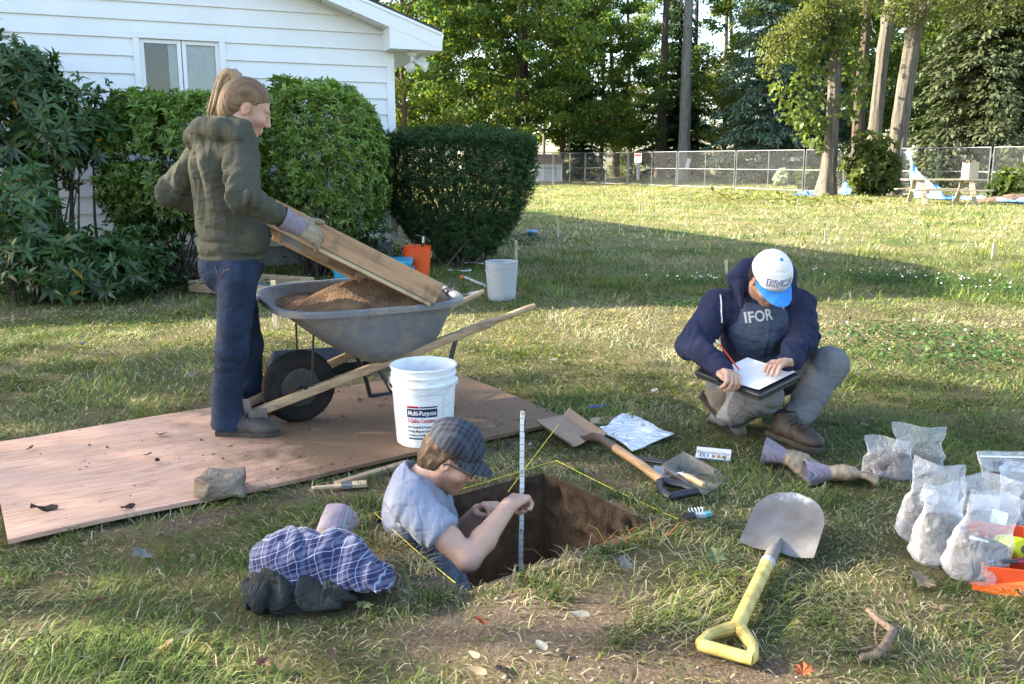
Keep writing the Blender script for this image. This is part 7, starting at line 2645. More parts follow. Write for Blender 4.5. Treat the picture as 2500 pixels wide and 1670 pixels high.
v_ = Vol((-.20, -.11, -.16), (.12, .11, .15), .004)
v_.ell((-.016, 0, .035), (.0965, .0765, .0885), k=0)
v_.ell((-.060, 0, -.015), (.052, .060, .075), k=.03)
v_.ell((.072, 0, -.035), (.075, .12, .085), k=.02, cut=True)
v_.ell((.004, -.085, -.022), (.045, .03, .045), k=.012, cut=True)
v_.ell((.004, .085, -.022), (.045, .03, .045), k=.012, cut=True)
v_.disp(lambda x, y, z: .0010 * np.sin(np.arctan2(z - .085, y) * 40 + 2 * vnoise(x * 8, y * 8, z * 8, 3)) * (x < .08), .03)
hr = v_.build('hair', hair_mat('brown_blond_hair', (.085, .052, .03), (.17, .108, .06), (.25, .165, .095), (2, 30, 4)), wo)
hr.matrix_basis = HM
pb0 = V(548, 192, 3.92)
pts = [pb0, V(541, 174, 3.93), V(529, 166, 3.94), V(518, 180, 3.95), V(511, 206, 3.95), V(503, 236, 3.95), V(490, 266, 3.95)]
lo = np.min([tuple(p) for p in pts], 0) - .09; hi = np.max([tuple(p) for p in pts], 0) + .09
v_ = Vol(lo, hi, .0038)
rnd = random.Random(3)
for k in range(34):
    a_, q_ = rnd.uniform(0, 6.28), math.sqrt(rnd.uniform(0.02, 1))
    o_ = Vector((math.cos(a_) * .9, math.sin(a_) * .8, math.sin(a_ * 2) * .2)) * q_
    fall = rnd.uniform(.80, 1.12)
    P_ = [p + o_ * s_ for p, s_ in zip(pts, (.010, .018, .024, .031, .036, .038, .036))]
    P_ = P_[:5] + [P_[4].lerp(P_[5], fall), P_[5].lerp(P_[6], fall)]
    v_.path(P_, [.011, .013, .014, .013, .012, .010, .003], .004)
v_.build('ponytail', hair_mat('blond_hair', (.13, .085, .048), (.28, .195, .112), (.44, .33, .2), (34, 34, 2.5)), wo)
MB().lathe([(.018, -.008), (.024, -.006), (.024, .006), (.018, .008)], 14, pb0.lerp(pts[1], .35), rot_to(pts[1] - pb0)).build('hair_tie', mat('tie', (.05, .04, .04), .8), wo, True)
for k in range(26):                                       # loose strands
    s = rnd.uniform(.2, .8)
    b = pts[3].lerp(pts[6], s) + Vector((rnd.uniform(-.05, .02), rnd.uniform(-.03, .03), 0))
    MB().tube([b, b + Vector((rnd.uniform(-.02, .01), 0, -.03)), b + Vector((rnd.uniform(-.05, .015), 0, -.065))], [.0012, .001, .0004], 4).build('strand', bpy.data.materials['blond_hair'], wo)


def worn_glove(parent, M, curl, side, wrist_dir_len, each=None, cuff=.085, thumb=None):
    t_ = bpy.data.objects.new('glove', None); link(t_, parent)
    t_.matrix_basis = M
    v_ = Vol((-.06, -.11, -.12), (.24, .11, .09), .0045)
    add_hand(v_, Matrix.Identity(4), curl, side, thumb, 1.08, 1.28, .10, each, .006)
    v_.disp(lambda x, y, z: .002 * vnoise(x * 50, y * 50, z * 50, 5), .02)
    v_.build('leather', M_LEATHER, t_)
    P = []
    for i in range(8):
        f = i / 7
        x = .030 - (cuff + .02) * f
        P.append([(x, (.040 + .014 * f) * math.cos(a), (.028 + .022 * f) * math.sin(a) + .002 * math.sin(a * 4 + f * 5)) for a in np.linspace(0, 2 * PI, 33)])
    MB().grid(P, .0028).build('cuff', M_CUFF_W, t_, True)
    MB().lathe([(.041, 0), (.043, .004), (.043, .022), (.041, .026)], 24, (.006, 0, 0), Matrix.Rotation(PI / 2, 3, 'Y'), 1.0 * .78, 1.02).build('wrist_band', M_CUFF, t_, True)
    return t_


hdir = (V(705, 530, 3.80) - Rw).normalized()
worn_glove(wo, frame(Rw + hdir * .095, hdir, (.35, -.75, .55)), (.35, .5, .4), 1, 0, None, .085, [(.018, .022, -.002), (.050, .052, -.004), (.085, .066, .0), (.112, .070, .004)])
hdir = (V(600, 480, 4.42) - Lw).normalized()
worn_glove(wo, frame(Lw + hdir * .03, hdir, (0, .3, 1)), (.5, .8, .6), -1, 0)

pm = thing('person', 'man in a grey T-shirt and plaid cap standing in the pit', 'person', (0, 0, 0))
YP = 2.88
pn_ = V(958, 1088, 2.90)
pRs, pLs = V(945, 1158, 2.74), V(985, 1130, 3.07)
pRe, pRw = V(1074, 1283, 2.62), V(1168, 1158, 2.82)
pLe, pLw = V(1020, 1262, 3.12), V(1098, 1172, 3.02)
pch, pws = V(965, 1185, 2.92), V(1012, 1400, 2.90)
php = Vector((pws.x + .02, 2.86, -.42))
v_ = Vol((-.68, 2.45, -.52), (.15, 3.35, .44), .006)
v_.cone(pch, pws, .138, .130, .03, flat=((1, 0, 0), .84))
v_.cone(pws, php + Vector((0, 0, .03)), .140, .15, .03, flat=((1, 0, 0), .84))
v_.cone(pRs.lerp(pn_, .12), pLs.lerp(pn_, .12), .070, .070, .045)
v_.cone(pn_ - Vector((.012, 0, .015)), pch, .072, .12, .05)
v_.ell(V(934, 1165, 2.90), (.072, .14, .12), k=.06)
sR = pRs.lerp(pRe, .56)
v_.cone(pRs, sR, .070, .072, .03)
v_.cone(pLs, pLs.lerp(pLe, .6), .075, .072, .03)
v_.plane_cut(php, (0, 0, -1))
dR = (pRe - pRs).normalized()


def cut_sleeve(x, y, z):
    t_, d, L = seg_t(x, y, z, pRs, pRe)
    return np.where((t_ > .56) & (d < .11) & (x > sR.x - .05) & (y < 2.74), np.maximum((t_ - .56) * L, 0) * 4, 0)


v_.disp(lambda x, y, z: .016 * (.5 - np.abs(np.sin((x * .7 - z * .6) * 36 + y * 10 + 2.6 * vnoise(x * 7, y * 7, z * 7, 3)))) * np.clip((.22 - z) * 4, 0, 1) + .003 * vnoise(x * 16, y * 16, z * 16, 4), .05)
v_.disp(ring_folds(pRs, sR, .078, .005, 58, 5, (.4, 0, .3)), .05)
v_.disp(cut_sleeve, .09)
v_.cone(pn_ + Vector((.02, 0, .03)), pn_ + Vector((.05, 0, .13)), .060, .075, .008, cut=True)
M_TEE = cloth_mat('heather_grey_tee', (.245, .268, .34), .07, 700, bump=.2)
tee = v_.build('tee_shirt', M_TEE, pm)
HM = frame(V(1036, 1050, 2.905), (math.cos(R(-8)) * math.cos(R(31)), math.sin(R(-8)) * math.cos(R(31)), -math.sin(R(31))), (.2, 0, 1))
neck_l = HM.inverted() @ (pn_ + Vector((-.02, 0, -.06)))
hd = head_vol(neck_l, .060, jaw=1.08).build('body', M_SKIN, pm, colf=face_colors(.85, (1.0, .7, .66), (.35, .26, .2), .07))
hd.matrix_basis = HM
v_ = Vol((-.6, 2.45, -.5), (.3, 3.35, .35), .005)
v_.path([pRs.lerp(pRe, .3), pRs.lerp(pRe, .65), pRe, pRe.lerp(pRw, .35), pRw], [.049, .046, .040, .043, .028], .018)
v_.path([pLs.lerp(pLe, .3), pLe, pLe.lerp(pLw, .35), pLw], [.050, .043, .045, .029], .02)
hd1 = frame(pRw, V(1215, 1126, 2.955) - pRw, (-.35, -.45, .9))
vh = Vol(np.array(pRw) - .13, np.array(pRw) + .16, .003)
vh.cone(pRe.lerp(pRw, .8), pRw, .033, .0285, .01)
add_hand(vh, hd1, (1.0, 1.5, .9), 1, [(.018, .022, -.006), (.052, .040, -.030), (.072, .022, -.050), (.075, .0, -.056)], 1.0, 1.0, .06, None, .003)
fist = vh.build('fist', M_SKIN, pm)
hd2 = frame(pLw, V(1136, 1152, 2.95) - pLw, (-.2, .6, .8))
add_hand(v_, hd2, (.7, .9, .6), -1)
arms = v_.build('arms', M_SKIN, pm)
v_ = Vol((-.6, 2.4, PIT_Z - .02), (.25, 3.3, .2), .013)
kR, kL = Vector((-.10, 2.72, -.74)), Vector((-.08, 2.98, -.74))
aR, aL = Vector((-.20, 2.70, PIT_Z + .09)), Vector((-.18, 3.0, PIT_Z + .09))
v_.cone(pch, php, .085, .08, .02).path([php + Vector((0, -.09, 0)), kR, aR], [.08, .055, .04], .02).path([php + Vector((0, .09, 0)), kL, aL], [.08, .055, .04], .02)
bd = v_.build('under', M_SKIN, pm)
join_into(hd, [arms, fist, bd])
v_ = Vol((-.6, 2.45, PIT_Z + .03), (.25, 3.3, -.30), .010)
v_.cone(php + Vector((0, -.05, .0)), php + Vector((0, .05, .0)), .098, .098, .03)
v_.path([php + Vector((0, -.09, -.02)), kR, aR], [.095, .082, .075], .03).path([php + Vector((0, .09, -.02)), kL, aL], [.095, .082, .075], .03)
v_.disp(ring_folds(php, kR, .1, .006, 55, 3), .05)
v_.build('trousers', cloth_mat('khaki_trousers', (.20, .17, .12)), pm)
boot(pm, 'boot', aR + Vector((.01, 0, -.078)), R(0), M_BOOT_B, M_SOLE)
boot(pm, 'boot', aL + Vector((.01, 0, -.078)), R(10), M_BOOT_B, M_SOLE)
v_ = Vol((-.16, -.11, -.14), (.1, .11, .1), .004)
v_.ell((-.022, 0, .02), (.100, .082, .095), k=0)
v_.ell((-.055, 0, -.045), (.058, .068, .05), k=.03)
v_.ell((.085, 0, -.05), (.085, .13, .11), k=.015, cut=True)
for s in (-1, 1): v_.ell((.008, s * .088, -.03), (.035, .03, .05), k=.01, cut=True)
v_.disp(lambda x, y, z: .003 * vnoise(x * 90, y * 90, z * 40, 3) + .003 * np.sin(y * 160 + z * 60 + 4 * vnoise(x * 20, y * 20, z * 20, 4)), .03)
o = v_.build('hair', hair_mat('brown_hair', (.035, .022, .014), (.08, .05, .03), (.15, .095, .058)), pm); o.matrix_basis = HM


def plaid_mat(name, base_, line, period, axis=(0, 1), line2=None):
    t = NT(name)
    oc = t.coord('Object')
    sep = t.n('SeparateXYZ'); t.l(oc, sep.inputs[0])
    c = None
    fs_ = []
    for ax_, ph in zip(axis, (0.0, .4)):
        m1 = t.n('Math', operation='MULTIPLY_ADD'); m1.inputs[1].default_value = 1 / period; m1.inputs[2].default_value = ph
        m2 = t.n('Math', operation='FRACT')
        t.l(sep.outputs[ax_], m1.inputs[0]); t.l(m1.outputs[0], m2.inputs[0])
        fs_.append(t.ramp(m2.outputs[0], [(0, (0, 0, 0)), (.08, (0, 0, 0)), (.10, (.8, .8, .8)), (.14, (.8, .8, .8)), (.16, (0, 0, 0)), (.45, (.0, .0, .0)), (.48, (.35, .35, .35)), (.75, (.35, .35, .35)), (.78, (.0, .0, .0))]))
    f = t.noise(oc, 160, 3)
    b_ = t.ramp(f, [(.3, g3(base_, .6)), (.7, g3(base_, 1.3))])
    c = t.mix(fs_[0], b_, line)
    c = t.mix(fs_[1], c, line2 or line)
    t.base(c); t.b.inputs['Roughness'].default_value = .9
    t.l(t.bump(f, .2, .002), t.b.inputs['Normal'])
    return t.m


def cap(parent, M, crown_m, brim_m, flat_back=False, rise=.105, r=.092, brim=.075, brim_w=.075, droop=.016, tilt=.0, button=None, brim_y=0):
    t_ = bpy.data.objects.new('cap', None); link(t_, parent); t_.matrix_basis = M
    v_ = Vol((-.14, -.12, -.02), (.14, .12, .16), .004)
    v_.ell((-.012, 0, .030), (r * 1.08, r * .90, rise), k=0)
    if flat_back: v_.ell((-.02, 0, .055), (r * 1.06, r * .93, rise * .60), k=.025)
    v_.plane_cut((0, 0, .028), (.06, 0, -1))
    v_.disp(lambda x, y, z: .0012 * np.exp(-(np.sin(np.arctan2(y, x + .012) * 3) / .12) ** 2) + .0010 * vnoise(x * 40, y * 40, z * 40, 2) - (.002 * np.exp(-((z - .05) / .003) ** 2) if flat_back else 0), .03)
    cr_ = v_.build('crown', crown_m, t_)
    P = []
    for i in range(9):
        f = i / 8
        row_ = []
        for j in range(25):
            a = R(-78 + 156 * j / 24)
            rin = r * 1.04
            x0, y0 = -.012 + rin * math.cos(a) * 1.0, rin * .88 * math.sin(a)
            ext = brim * (max(0.0, math.cos(a * .98))) ** .62
            x1, y1 = x0 + ext, y0 * (1 - .06 * f)
            x, y = x0 + (x1 - x0) * f, y0 + (y1 - y0) * f
            z = .034 - droop * f - .30 * (y / .08) ** 2 * .05 * (.4 + .6 * f) + tilt * f
            row_.append((x, y, z))
        P.append(row_)
    MB().grid(P, .004).build('brim', brim_m, t_, True, angle=50)
    if button: MB().lathe([(0, 0), (.008, 0), (.008, .003), (.004, .006), (0, .0065)], 12, (-.012, 0, .030 + rise - .001)).build('button', button, t_, True)
    return t_, cr_


PLC = plaid_mat('cap_plaid', (.016, .018, .026), (.075, .09, .12), .042, (0, 1), (.065, .08, .11))
cap(pm, HM @ Matrix.Translation((.002, 0, .016)) @ Matrix.Rotation(R(0), 4, 'Y'), PLC, PLC, True, .102, .096, .070, .07, .020)
gl = bpy.data.objects.new('glasses', None); link(gl, pm); gl.matrix_basis = HM
M_GL = mat('glasses_frame', (.012, .012, .014), .3)
for s in (-1, 1):
    MB().tube([(.100 - .004 * abs(math.cos(a)), s * .033 + .022 * math.cos(a), .001 + .015 * math.sin(a)) for a in np.linspace(0, 2 * PI, 17)[:-1]], .0019, 6, closed=True).build('rim', M_GL, gl, True)
    MB().tube([(.096, s * .056, .004), (.06, s * .072, .006), (.0, s * .079, .004), (-.012, s * .079, -.008)], .0024, 6, squash=1).build('temple', M_GL, gl, True)
MB().tube([(.100, -.011, .005), (.103, 0, .008), (.100, .011, .005)], .0018, 6).build('bridge', M_GL, gl, True)
km = thing('person', 'man in a navy hoodie and white cap crouching to write notes', 'person', (0, 0, 0))
kn_ = V(1752, 668, 3.93)
kRs, kLs = V(1648, 702, 4.02), V(1828, 702, 3.99)
kRe, kRw = V(1588, 790, 3.90), V(1658, 848, 3.64)
kLe, kLw = V(1842, 775, 3.86), V(1806, 832, 3.68)
kch, kws, khp = V(1742, 745, 4.02), V(1728, 835, 4.14), V(1720, 885, 4.20)
v_ = Vol((.55, 3.45, .15), (1.55, 4.50, 1.05), .0068)
v_.cone(kch, kws, .178, .165, .03, flat=((0, 1, 0), .74))
v_.cone(kws, khp, .165, .17, .03, flat=((0, 1, 0), .82))
v_.cone(kRs, kLs, .080, .080, .05)
v_.cone(kn_, kch, .08, .13, .06)
v_.cone(kRs, kRe, .083, .072, .025).cone(kRe, kRw, .070, .048, .02)
v_.cone(kLs, kLe, .082, .070, .025).cone(kLe, kLw, .068, .046, .02)
v_.path([V(1700, 705, 3.86), V(1696, 662, 3.92), V(1712, 612, 4.02), V(1755, 600, 4.06), V(1806, 622, 4.0), V(1818, 662, 3.94), V(1812, 700, 3.88)], [.010, .020, .034, .040, .030, .018, .010], .03)
v_.path([V(1690, 640, 3.98), V(1735, 625, 4.12), V(1800, 640, 4.02)], [.05, .07, .05], .04)
v_.plane_cut(V(1720, 905, 4.2), (0, .25, -1))
fr_a, fr_b = V(1722, 700, 3.80), V(1722, 860, 3.95)
v_.path([V(1738, 695, 3.74), V(1752, 745, 3.76), V(1748, 800, 3.80), V(1744, 850, 3.90)], [.052, .058, .048, .03], .02, cut=True)
v_.disp(ring_folds(kRs, kRe, .088, .012, 46, 2, (.4, 0, .5)), .05)
v_.disp(ring_folds(kRe, kRw, .07, .011, 56, 4, (.2, .2, .5)), .05)
v_.disp(ring_folds(kLs, kLe, .086, .011, 50, 5, (-.4, 0, .4)), .05)
v_.disp(ring_folds(kLe, kLw, .07, .010, 60, 6, (-.2, .2, .4)), .05)
v_.disp(lambda x, y, z: (.018 * (.5 - np.abs(np.sin((x - kch.x) * 24 + (z - kch.z) * 14 + 2 * vnoise(x * 6, y * 6, z * 6, 8)))) + .003 * vnoise(x * 18, y * 18, z * 18, 9)) * np.clip((kch.z + .08 - z) * 6, 0, 1), .05)
M_NAVY = cloth_mat('navy_fleece', (.023, .027, .056), .1, bump=.08)
hood = v_.build('hoodie', M_NAVY, km)
v_ = Vol((.7, 3.55, .25), (1.4, 4.35, 1.0), .0068)
v_.cone(V(1745, 745, 3.98), V(1735, 850, 4.10), .155, .15, .03, flat=((0, 1, 0), .76))
v_.cone(kn_ + Vector((0, .0, -.02)), V(1745, 740, 3.97), .075, .12, .05)
v_.cone(kn_ + Vector((0, -.05, .05)), kn_ + Vector((0, -.08, .12)), .055, .07, .01, cut=True)
v_.disp(lambda x, y, z: .006 * np.sin((x - kch.x) * 44 + (z - kch.z) * 34 + 2 * vnoise(x * 8, y * 8, z * 8, 8)) + .002 * vnoise(x * 20, y * 20, z * 20, 9), .05)
tee2 = v_.build('tee_shirt', cloth_mat('blue_grey_tee', (.060, .075, .115), .1, 700), km)
M_PRINT2 = mat('grey_tee_print', (.40, .42, .44), .8, var=.15)
f_ = on_surface(tee2, V(1749, 728, 3.80), (.98, .1, .16), (-.15, .15, .98), (0, 1, -.12), .003)
text_to(km, 'IFOR', .072, f_, M_PRINT2, 'shirt_print', bold=.025, squeeze=.80)
M_CORD = mat('white_cord', (.75, .75, .74), .8)
f_ = on_surface(hood, V(1667, 700, 3.80), (1, 0, 0), (0, 0, 1), (0, 1, 0), .004)
for (ou, ln) in ((1667, .125), (1806, .060)):
    a_ = V(ou, 686, 3.83)
    f_ = on_surface(hood, a_, (1, 0, 0), (0, 0, 1), (0, 1, 0), .005)
    MB().tube([f_(0, -ln * k / 6) for k in range(7)], [.0035] * 6 + [.004], 6).build('drawstring', M_CORD, km, True)
kkR, kkL = V(1750, 905, 3.74), V(1903, 838, 3.86)
kaR, kaL = V(1655, 968, 4.00), V(1812, 992, 3.74)
v_ = Vol((.6, 3.45, .02), (1.75, 4.5, .62), .0068)
v_.ell(V(1722, 880, 4.18), (.18, .15, .13), k=.03)
v_.path([V(1668, 880, 4.12), kkR, kaR], [.106, .082, .066], .03)
v_.path([V(1772, 868, 4.14), kkL, V(1855, 915, 3.80), kaL + Vector((0, 0, .03))], [.104, .082, .070, .066], .03)
v_.plane_cut((0, 0, .035), (0, 0, -1))
v_.disp(ring_folds(V(1668, 880, 4.12), kkR, .1, .008, 50, 3, (.3, 0, .4), .3, 1.3), .05)
v_.disp(ring_folds(kkR, kaR, .085, .012, 46, 4, (.2, .3, .6), -.2, 1.0), .05)
v_.disp(ring_folds(V(1772, 868, 4.14), kkL, .1, .006, 50, 5, (-.3, .2, .3), .2, 1.2), .05)
v_.disp(ring_folds(kkL, kaL, .085, .009, 52, 6, (.5, 0, .4), .1, 1.2), .05)
v_.build('trousers', cloth_mat('grey_trousers', (.145, .145, .148), .1, bump=.12), km)
boot(km, 'boot', V(1803, 1008, 3.70) * 1, R(-62), M_BOOT_B, M_SOLE)
km.children[-1].location.z = .003
bp_ = G(1668, 998)
boot(km, 'boot', (bp_.x - .06, bp_.y + .10, .10), R(-20), mat('tan_boot', (.16, .125, .095), .8, var=.3, bump=.3), M_SOLE, pitch=R(48))
fw = Vector((math.sin(R(18)) * math.cos(R(46)), -math.cos(R(18)) * math.cos(R(46)), -math.sin(R(46))))
HM = frame(V(1764, 640, 3.78), fw, (-.10, 0, 1))
neck_l = HM.inverted() @ (kn_ + Vector((0, .05, -.04)))
hd = head_vol(neck_l, .060, jaw=1.05).build('body', M_SKIN, km, colf=face_colors(.6, (1.0, .68, .66), (.25, .18, .15), .08))
hd.matrix_basis = HM
v_ = Vol((.80, 3.40, .28), (1.42, 3.85, .66), .0033)
v_.cone(kRe.lerp(kRw, .6), kRw, .036, .028, .02)
h1 = frame(kRw, V(1688, 864, 3.53) - kRw, (.25, .25, .93))
add_hand(v_, h1, (.85, 1.0, .6), -1, [(.018, .022, -.006), (.050, .044, -.018), (.078, .036, -.026), (.098, .022, -.034)], 1.0, 1.0, .05, None, .003)
v_.cone(kLe.lerp(kLw, .6), kLw, .035, .028, .02)
h2 = frame(kLw, V(1762, 832, 3.57) - kLw, (.15, .3, .94))
add_hand(v_, h2, (.35, .45, .3), 1, [(.018, .022, -.002), (.050, .040, .010), (.078, .030, .014), (.100, .018, .012)], 1.0, 1.0, .05, None, .003)
hands = v_.build('hands', M_SKIN, km)
v_ = Vol((.55, 3.5, .02), (1.7, 4.5, 1.0), .014)
v_.cone(kch, khp, .11, .11, .03).cone(kRs, kLs, .05, .05, .03).cone(kn_, kch, .055, .1, .03).path([kRs, kRe, kRw], [.05, .042, .03], .02).path([kLs, kLe, kLw], [.05, .042, .03], .02)
v_.path([khp, kkR, kaR], [.08, .06, .04], .02).path([khp, kkL, kaL], [.08, .06, .04], .02)
bd = v_.build('under', M_SKIN, km)
join_into(hd, [hands, bd])
v_ = Vol((-.16, -.11, -.14), (.1, .11, .1), .004)
v_.ell((-.02, 0, .022), (.098, .079, .092), k=0)
v_.ell((-.05, 0, -.04), (.055, .062, .05), k=.03)
v_.ell((.085, 0, -.05), (.085, .13, .11), k=.015, cut=True)
for s in (-1, 1): v_.ell((.004, s * .086, -.03), (.033, .028, .05), k=.01, cut=True)
o = v_.build('hair', hair_mat('black_hair', (.012, .009, .008), (.03, .022, .018), (.06, .045, .036)), km); o.matrix_basis = HM
M_CAPW = cloth_mat('white_cap', (.72, .70, .70), .05, 600)
M_CAPB = cloth_mat('sky_blue_brim', (.055, .25, .62), .06, 600)
CM = HM @ Matrix.Translation((.0, 0, .006)) @ Matrix.Rotation(R(6), 4, 'Y')
cp, crown_ = cap(km, CM, M_CAPW, M_CAPB, False, .116, .097, .072, .075, .012, 0, M_CAPB)
M_CAPT, M_CAPO = mat('cap_letter_white', (.62, .64, .68), .7), mat('cap_letter_blue', (.03, .07, .26), .7)
for mm, bd_, lf in ((M_CAPO, .065, .0016), (M_CAPT, .008, .0036)):
    f0 = on_surface(crown_, (.085, -.004, .090), (0, 1, 0), (-.55, 0, .83), (-.83, 0, -.55), lf)
    text_to(cp, 'RVCA', .046, f0, mm, 'cap_lettering', bold=bd_, squeeze=1.0)

cl_ = [V(1598, 851, 3.76), V(1746, 907, 3.46), V(1831, 857, 3.62), V(1676, 806, 3.94)]
c0 = sum(cl_, Vector()) / 4
xa = ((cl_[1] - cl_[0]) + (cl_[2] - cl_[3])).normalized()
ya = ((cl_[3] - cl_[0]) + (cl_[2] - cl_[1])); ya = (ya - xa * ya.dot(xa)).normalized()
CBM = Matrix.Translation(c0) @ Matrix((xa, ya, xa.cross(ya))).transposed().to_4x4()
cbd = thing('clipboard', 'black storage clipboard resting on the crouching man\'s knee', 'clipboard')
cbd.matrix_world = CBM
LX, LY = ((cl_[1] - cl_[0]).length + (cl_[2] - cl_[3]).length) / 2, ((cl_[3] - cl_[0]).length + (cl_[2] - cl_[1]).length) / 2
M_CB = mat('clipboard_black', (.022, .022, .024), .4, var=.2)
MB().box((0, 0, -.014), (LX, LY, .026)).build('case', M_CB, cbd, bevel=.008)
MB().box((0, 0, -.034), (LX - .02, LY - .02, .010)).build('lid', M_CB, cbd, bevel=.003)
MB().box((-.02, -LY / 2 - .004, -.016), (.05, .008, .012)).build('latch', M_CB, cbd, bevel=.002)
pf = thing('paper_form', 'white printed form on the black clipboard', 'paper')
pf.matrix_world = CBM
P = [[(-.10 + .27 * i / 12, -LY * .43 + LY * .90 * j / 8, .002 + .010 * (i / 12) ** 3) for j in range(9)] for i in range(13)]
MB().grid(P, .0015).build('sheet', M_PAPER, pf, True)
for k in range(7): MB().box((-.03 + k * .022, .02, .0042 + .010 * ((-.03 + k * .022 + .10) / .27) ** 3), (.0011, LY * .62, .0006)).build('printed_line', mat('form_grey', (.45, .47, .55), .7) if k == 0 else bpy.data.materials['form_grey'], pf)
tipw = CBM @ Vector((-.035, -.035, .006))
pc0 = V(1697, 851, 3.56)
tail = V(1652, 792, 3.60)
dpc = (tail - pc0).normalized()
pe = thing('pencil', 'red pencil held upright in the writing hand', 'pencil', pc0)
MB().tube([Vector((0, 0, 0)), dpc * .012, dpc * .145], [.0008, .0036, .0036], 6).build('shaft', mat('pencil_red', (.5, .03, .03), .4), pe)
MB().tube([dpc * .145, dpc * .158], .0037, 8).build('ferrule', bpy.data.materials['bail_wire'], pe)
MB().tube([dpc * .158, dpc * .170], .0036, 8).build('eraser', mat('eraser', (.8, .72, .7), .8), pe)

KEEP_OFF = [((1460, 995), .12), ((1410, 985), .08), ((1500, 1010), .08), ((1636, 1046), .10), ((1540, 1075), .13), ((1600, 1100), .06), ((1830, 1052), .10), ((1910, 1085), .12), ((1800, 1225), .15), ((1780, 1180), .11),
            ((1715, 1400), .05), ((1665, 1515), .07), ((1310, 975), .12), ((1350, 1000), .09), ((1430, 1060), .05), ((1500, 1100), .05), ((1560, 1140), .08), ((1600, 1190), .05), ((700, 1370), .17), ((790, 1360), .14), ((752, 1235), .10), ((640, 1390), .1),
            ((2045, 1085), .12), ((2110, 1075), .13), ((2120, 1260), .13), ((2225, 1310), .13), ((2300, 1280), .2), ((1820, 1020), .12), ((1668, 990), .13), ((1740, 968), .08), ((850, 1090), .05), ((800, 1110), .06), ((900, 1078), .05), ((2000, 1480), .05)]
KEEP_OFF = [(_g(*p), r) for p, r in KEEP_OFF]


def clear_of(x, y):
    """1 on open turf, 0 where something lies on it"""
    a, b = pit_uv(x, y)
    m = ((np.abs(a) > PHA + .004) | (np.abs(b) > PHB + .004)).astype(float)
    pu, pv = ply_uv(x, y)
    m *= ~((pu > -.01) & (pu < 2.45) & (pv > -.005) & (pv < 1.23))
    return m


def low_near(x, y):
    f = np.ones_like(x)
    for (c, r) in KEEP_OFF:
        d = np.hypot(x - c[0], (y - c[1]))
        f = np.minimum(f, np.clip((d - r * .75) / (r * .5), .0, 1))
    return f


def greenness(x, y):
    g_ = .44 + .42 * vnoise(x * .9 + 5, y * .9, 0 * x, 21) + .30 * vnoise(x * 2.7, y * 2.7, 0 * x, 22)
    g_ += blob(x, y, _g(120, 1500), (.55, .4), .35) + blob(x, y, _g(100, 930), (.8, .35), .25) + blob(x, y, _g(2250, 900), (.8, .9), .15)
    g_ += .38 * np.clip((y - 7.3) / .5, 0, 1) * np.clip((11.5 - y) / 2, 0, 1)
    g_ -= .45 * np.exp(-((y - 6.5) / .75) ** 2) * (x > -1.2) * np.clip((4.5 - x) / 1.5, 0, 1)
    g_ -= .10 * np.clip((y - 12) / 3, 0, 1)
    return np.clip(g_, 0, 1)


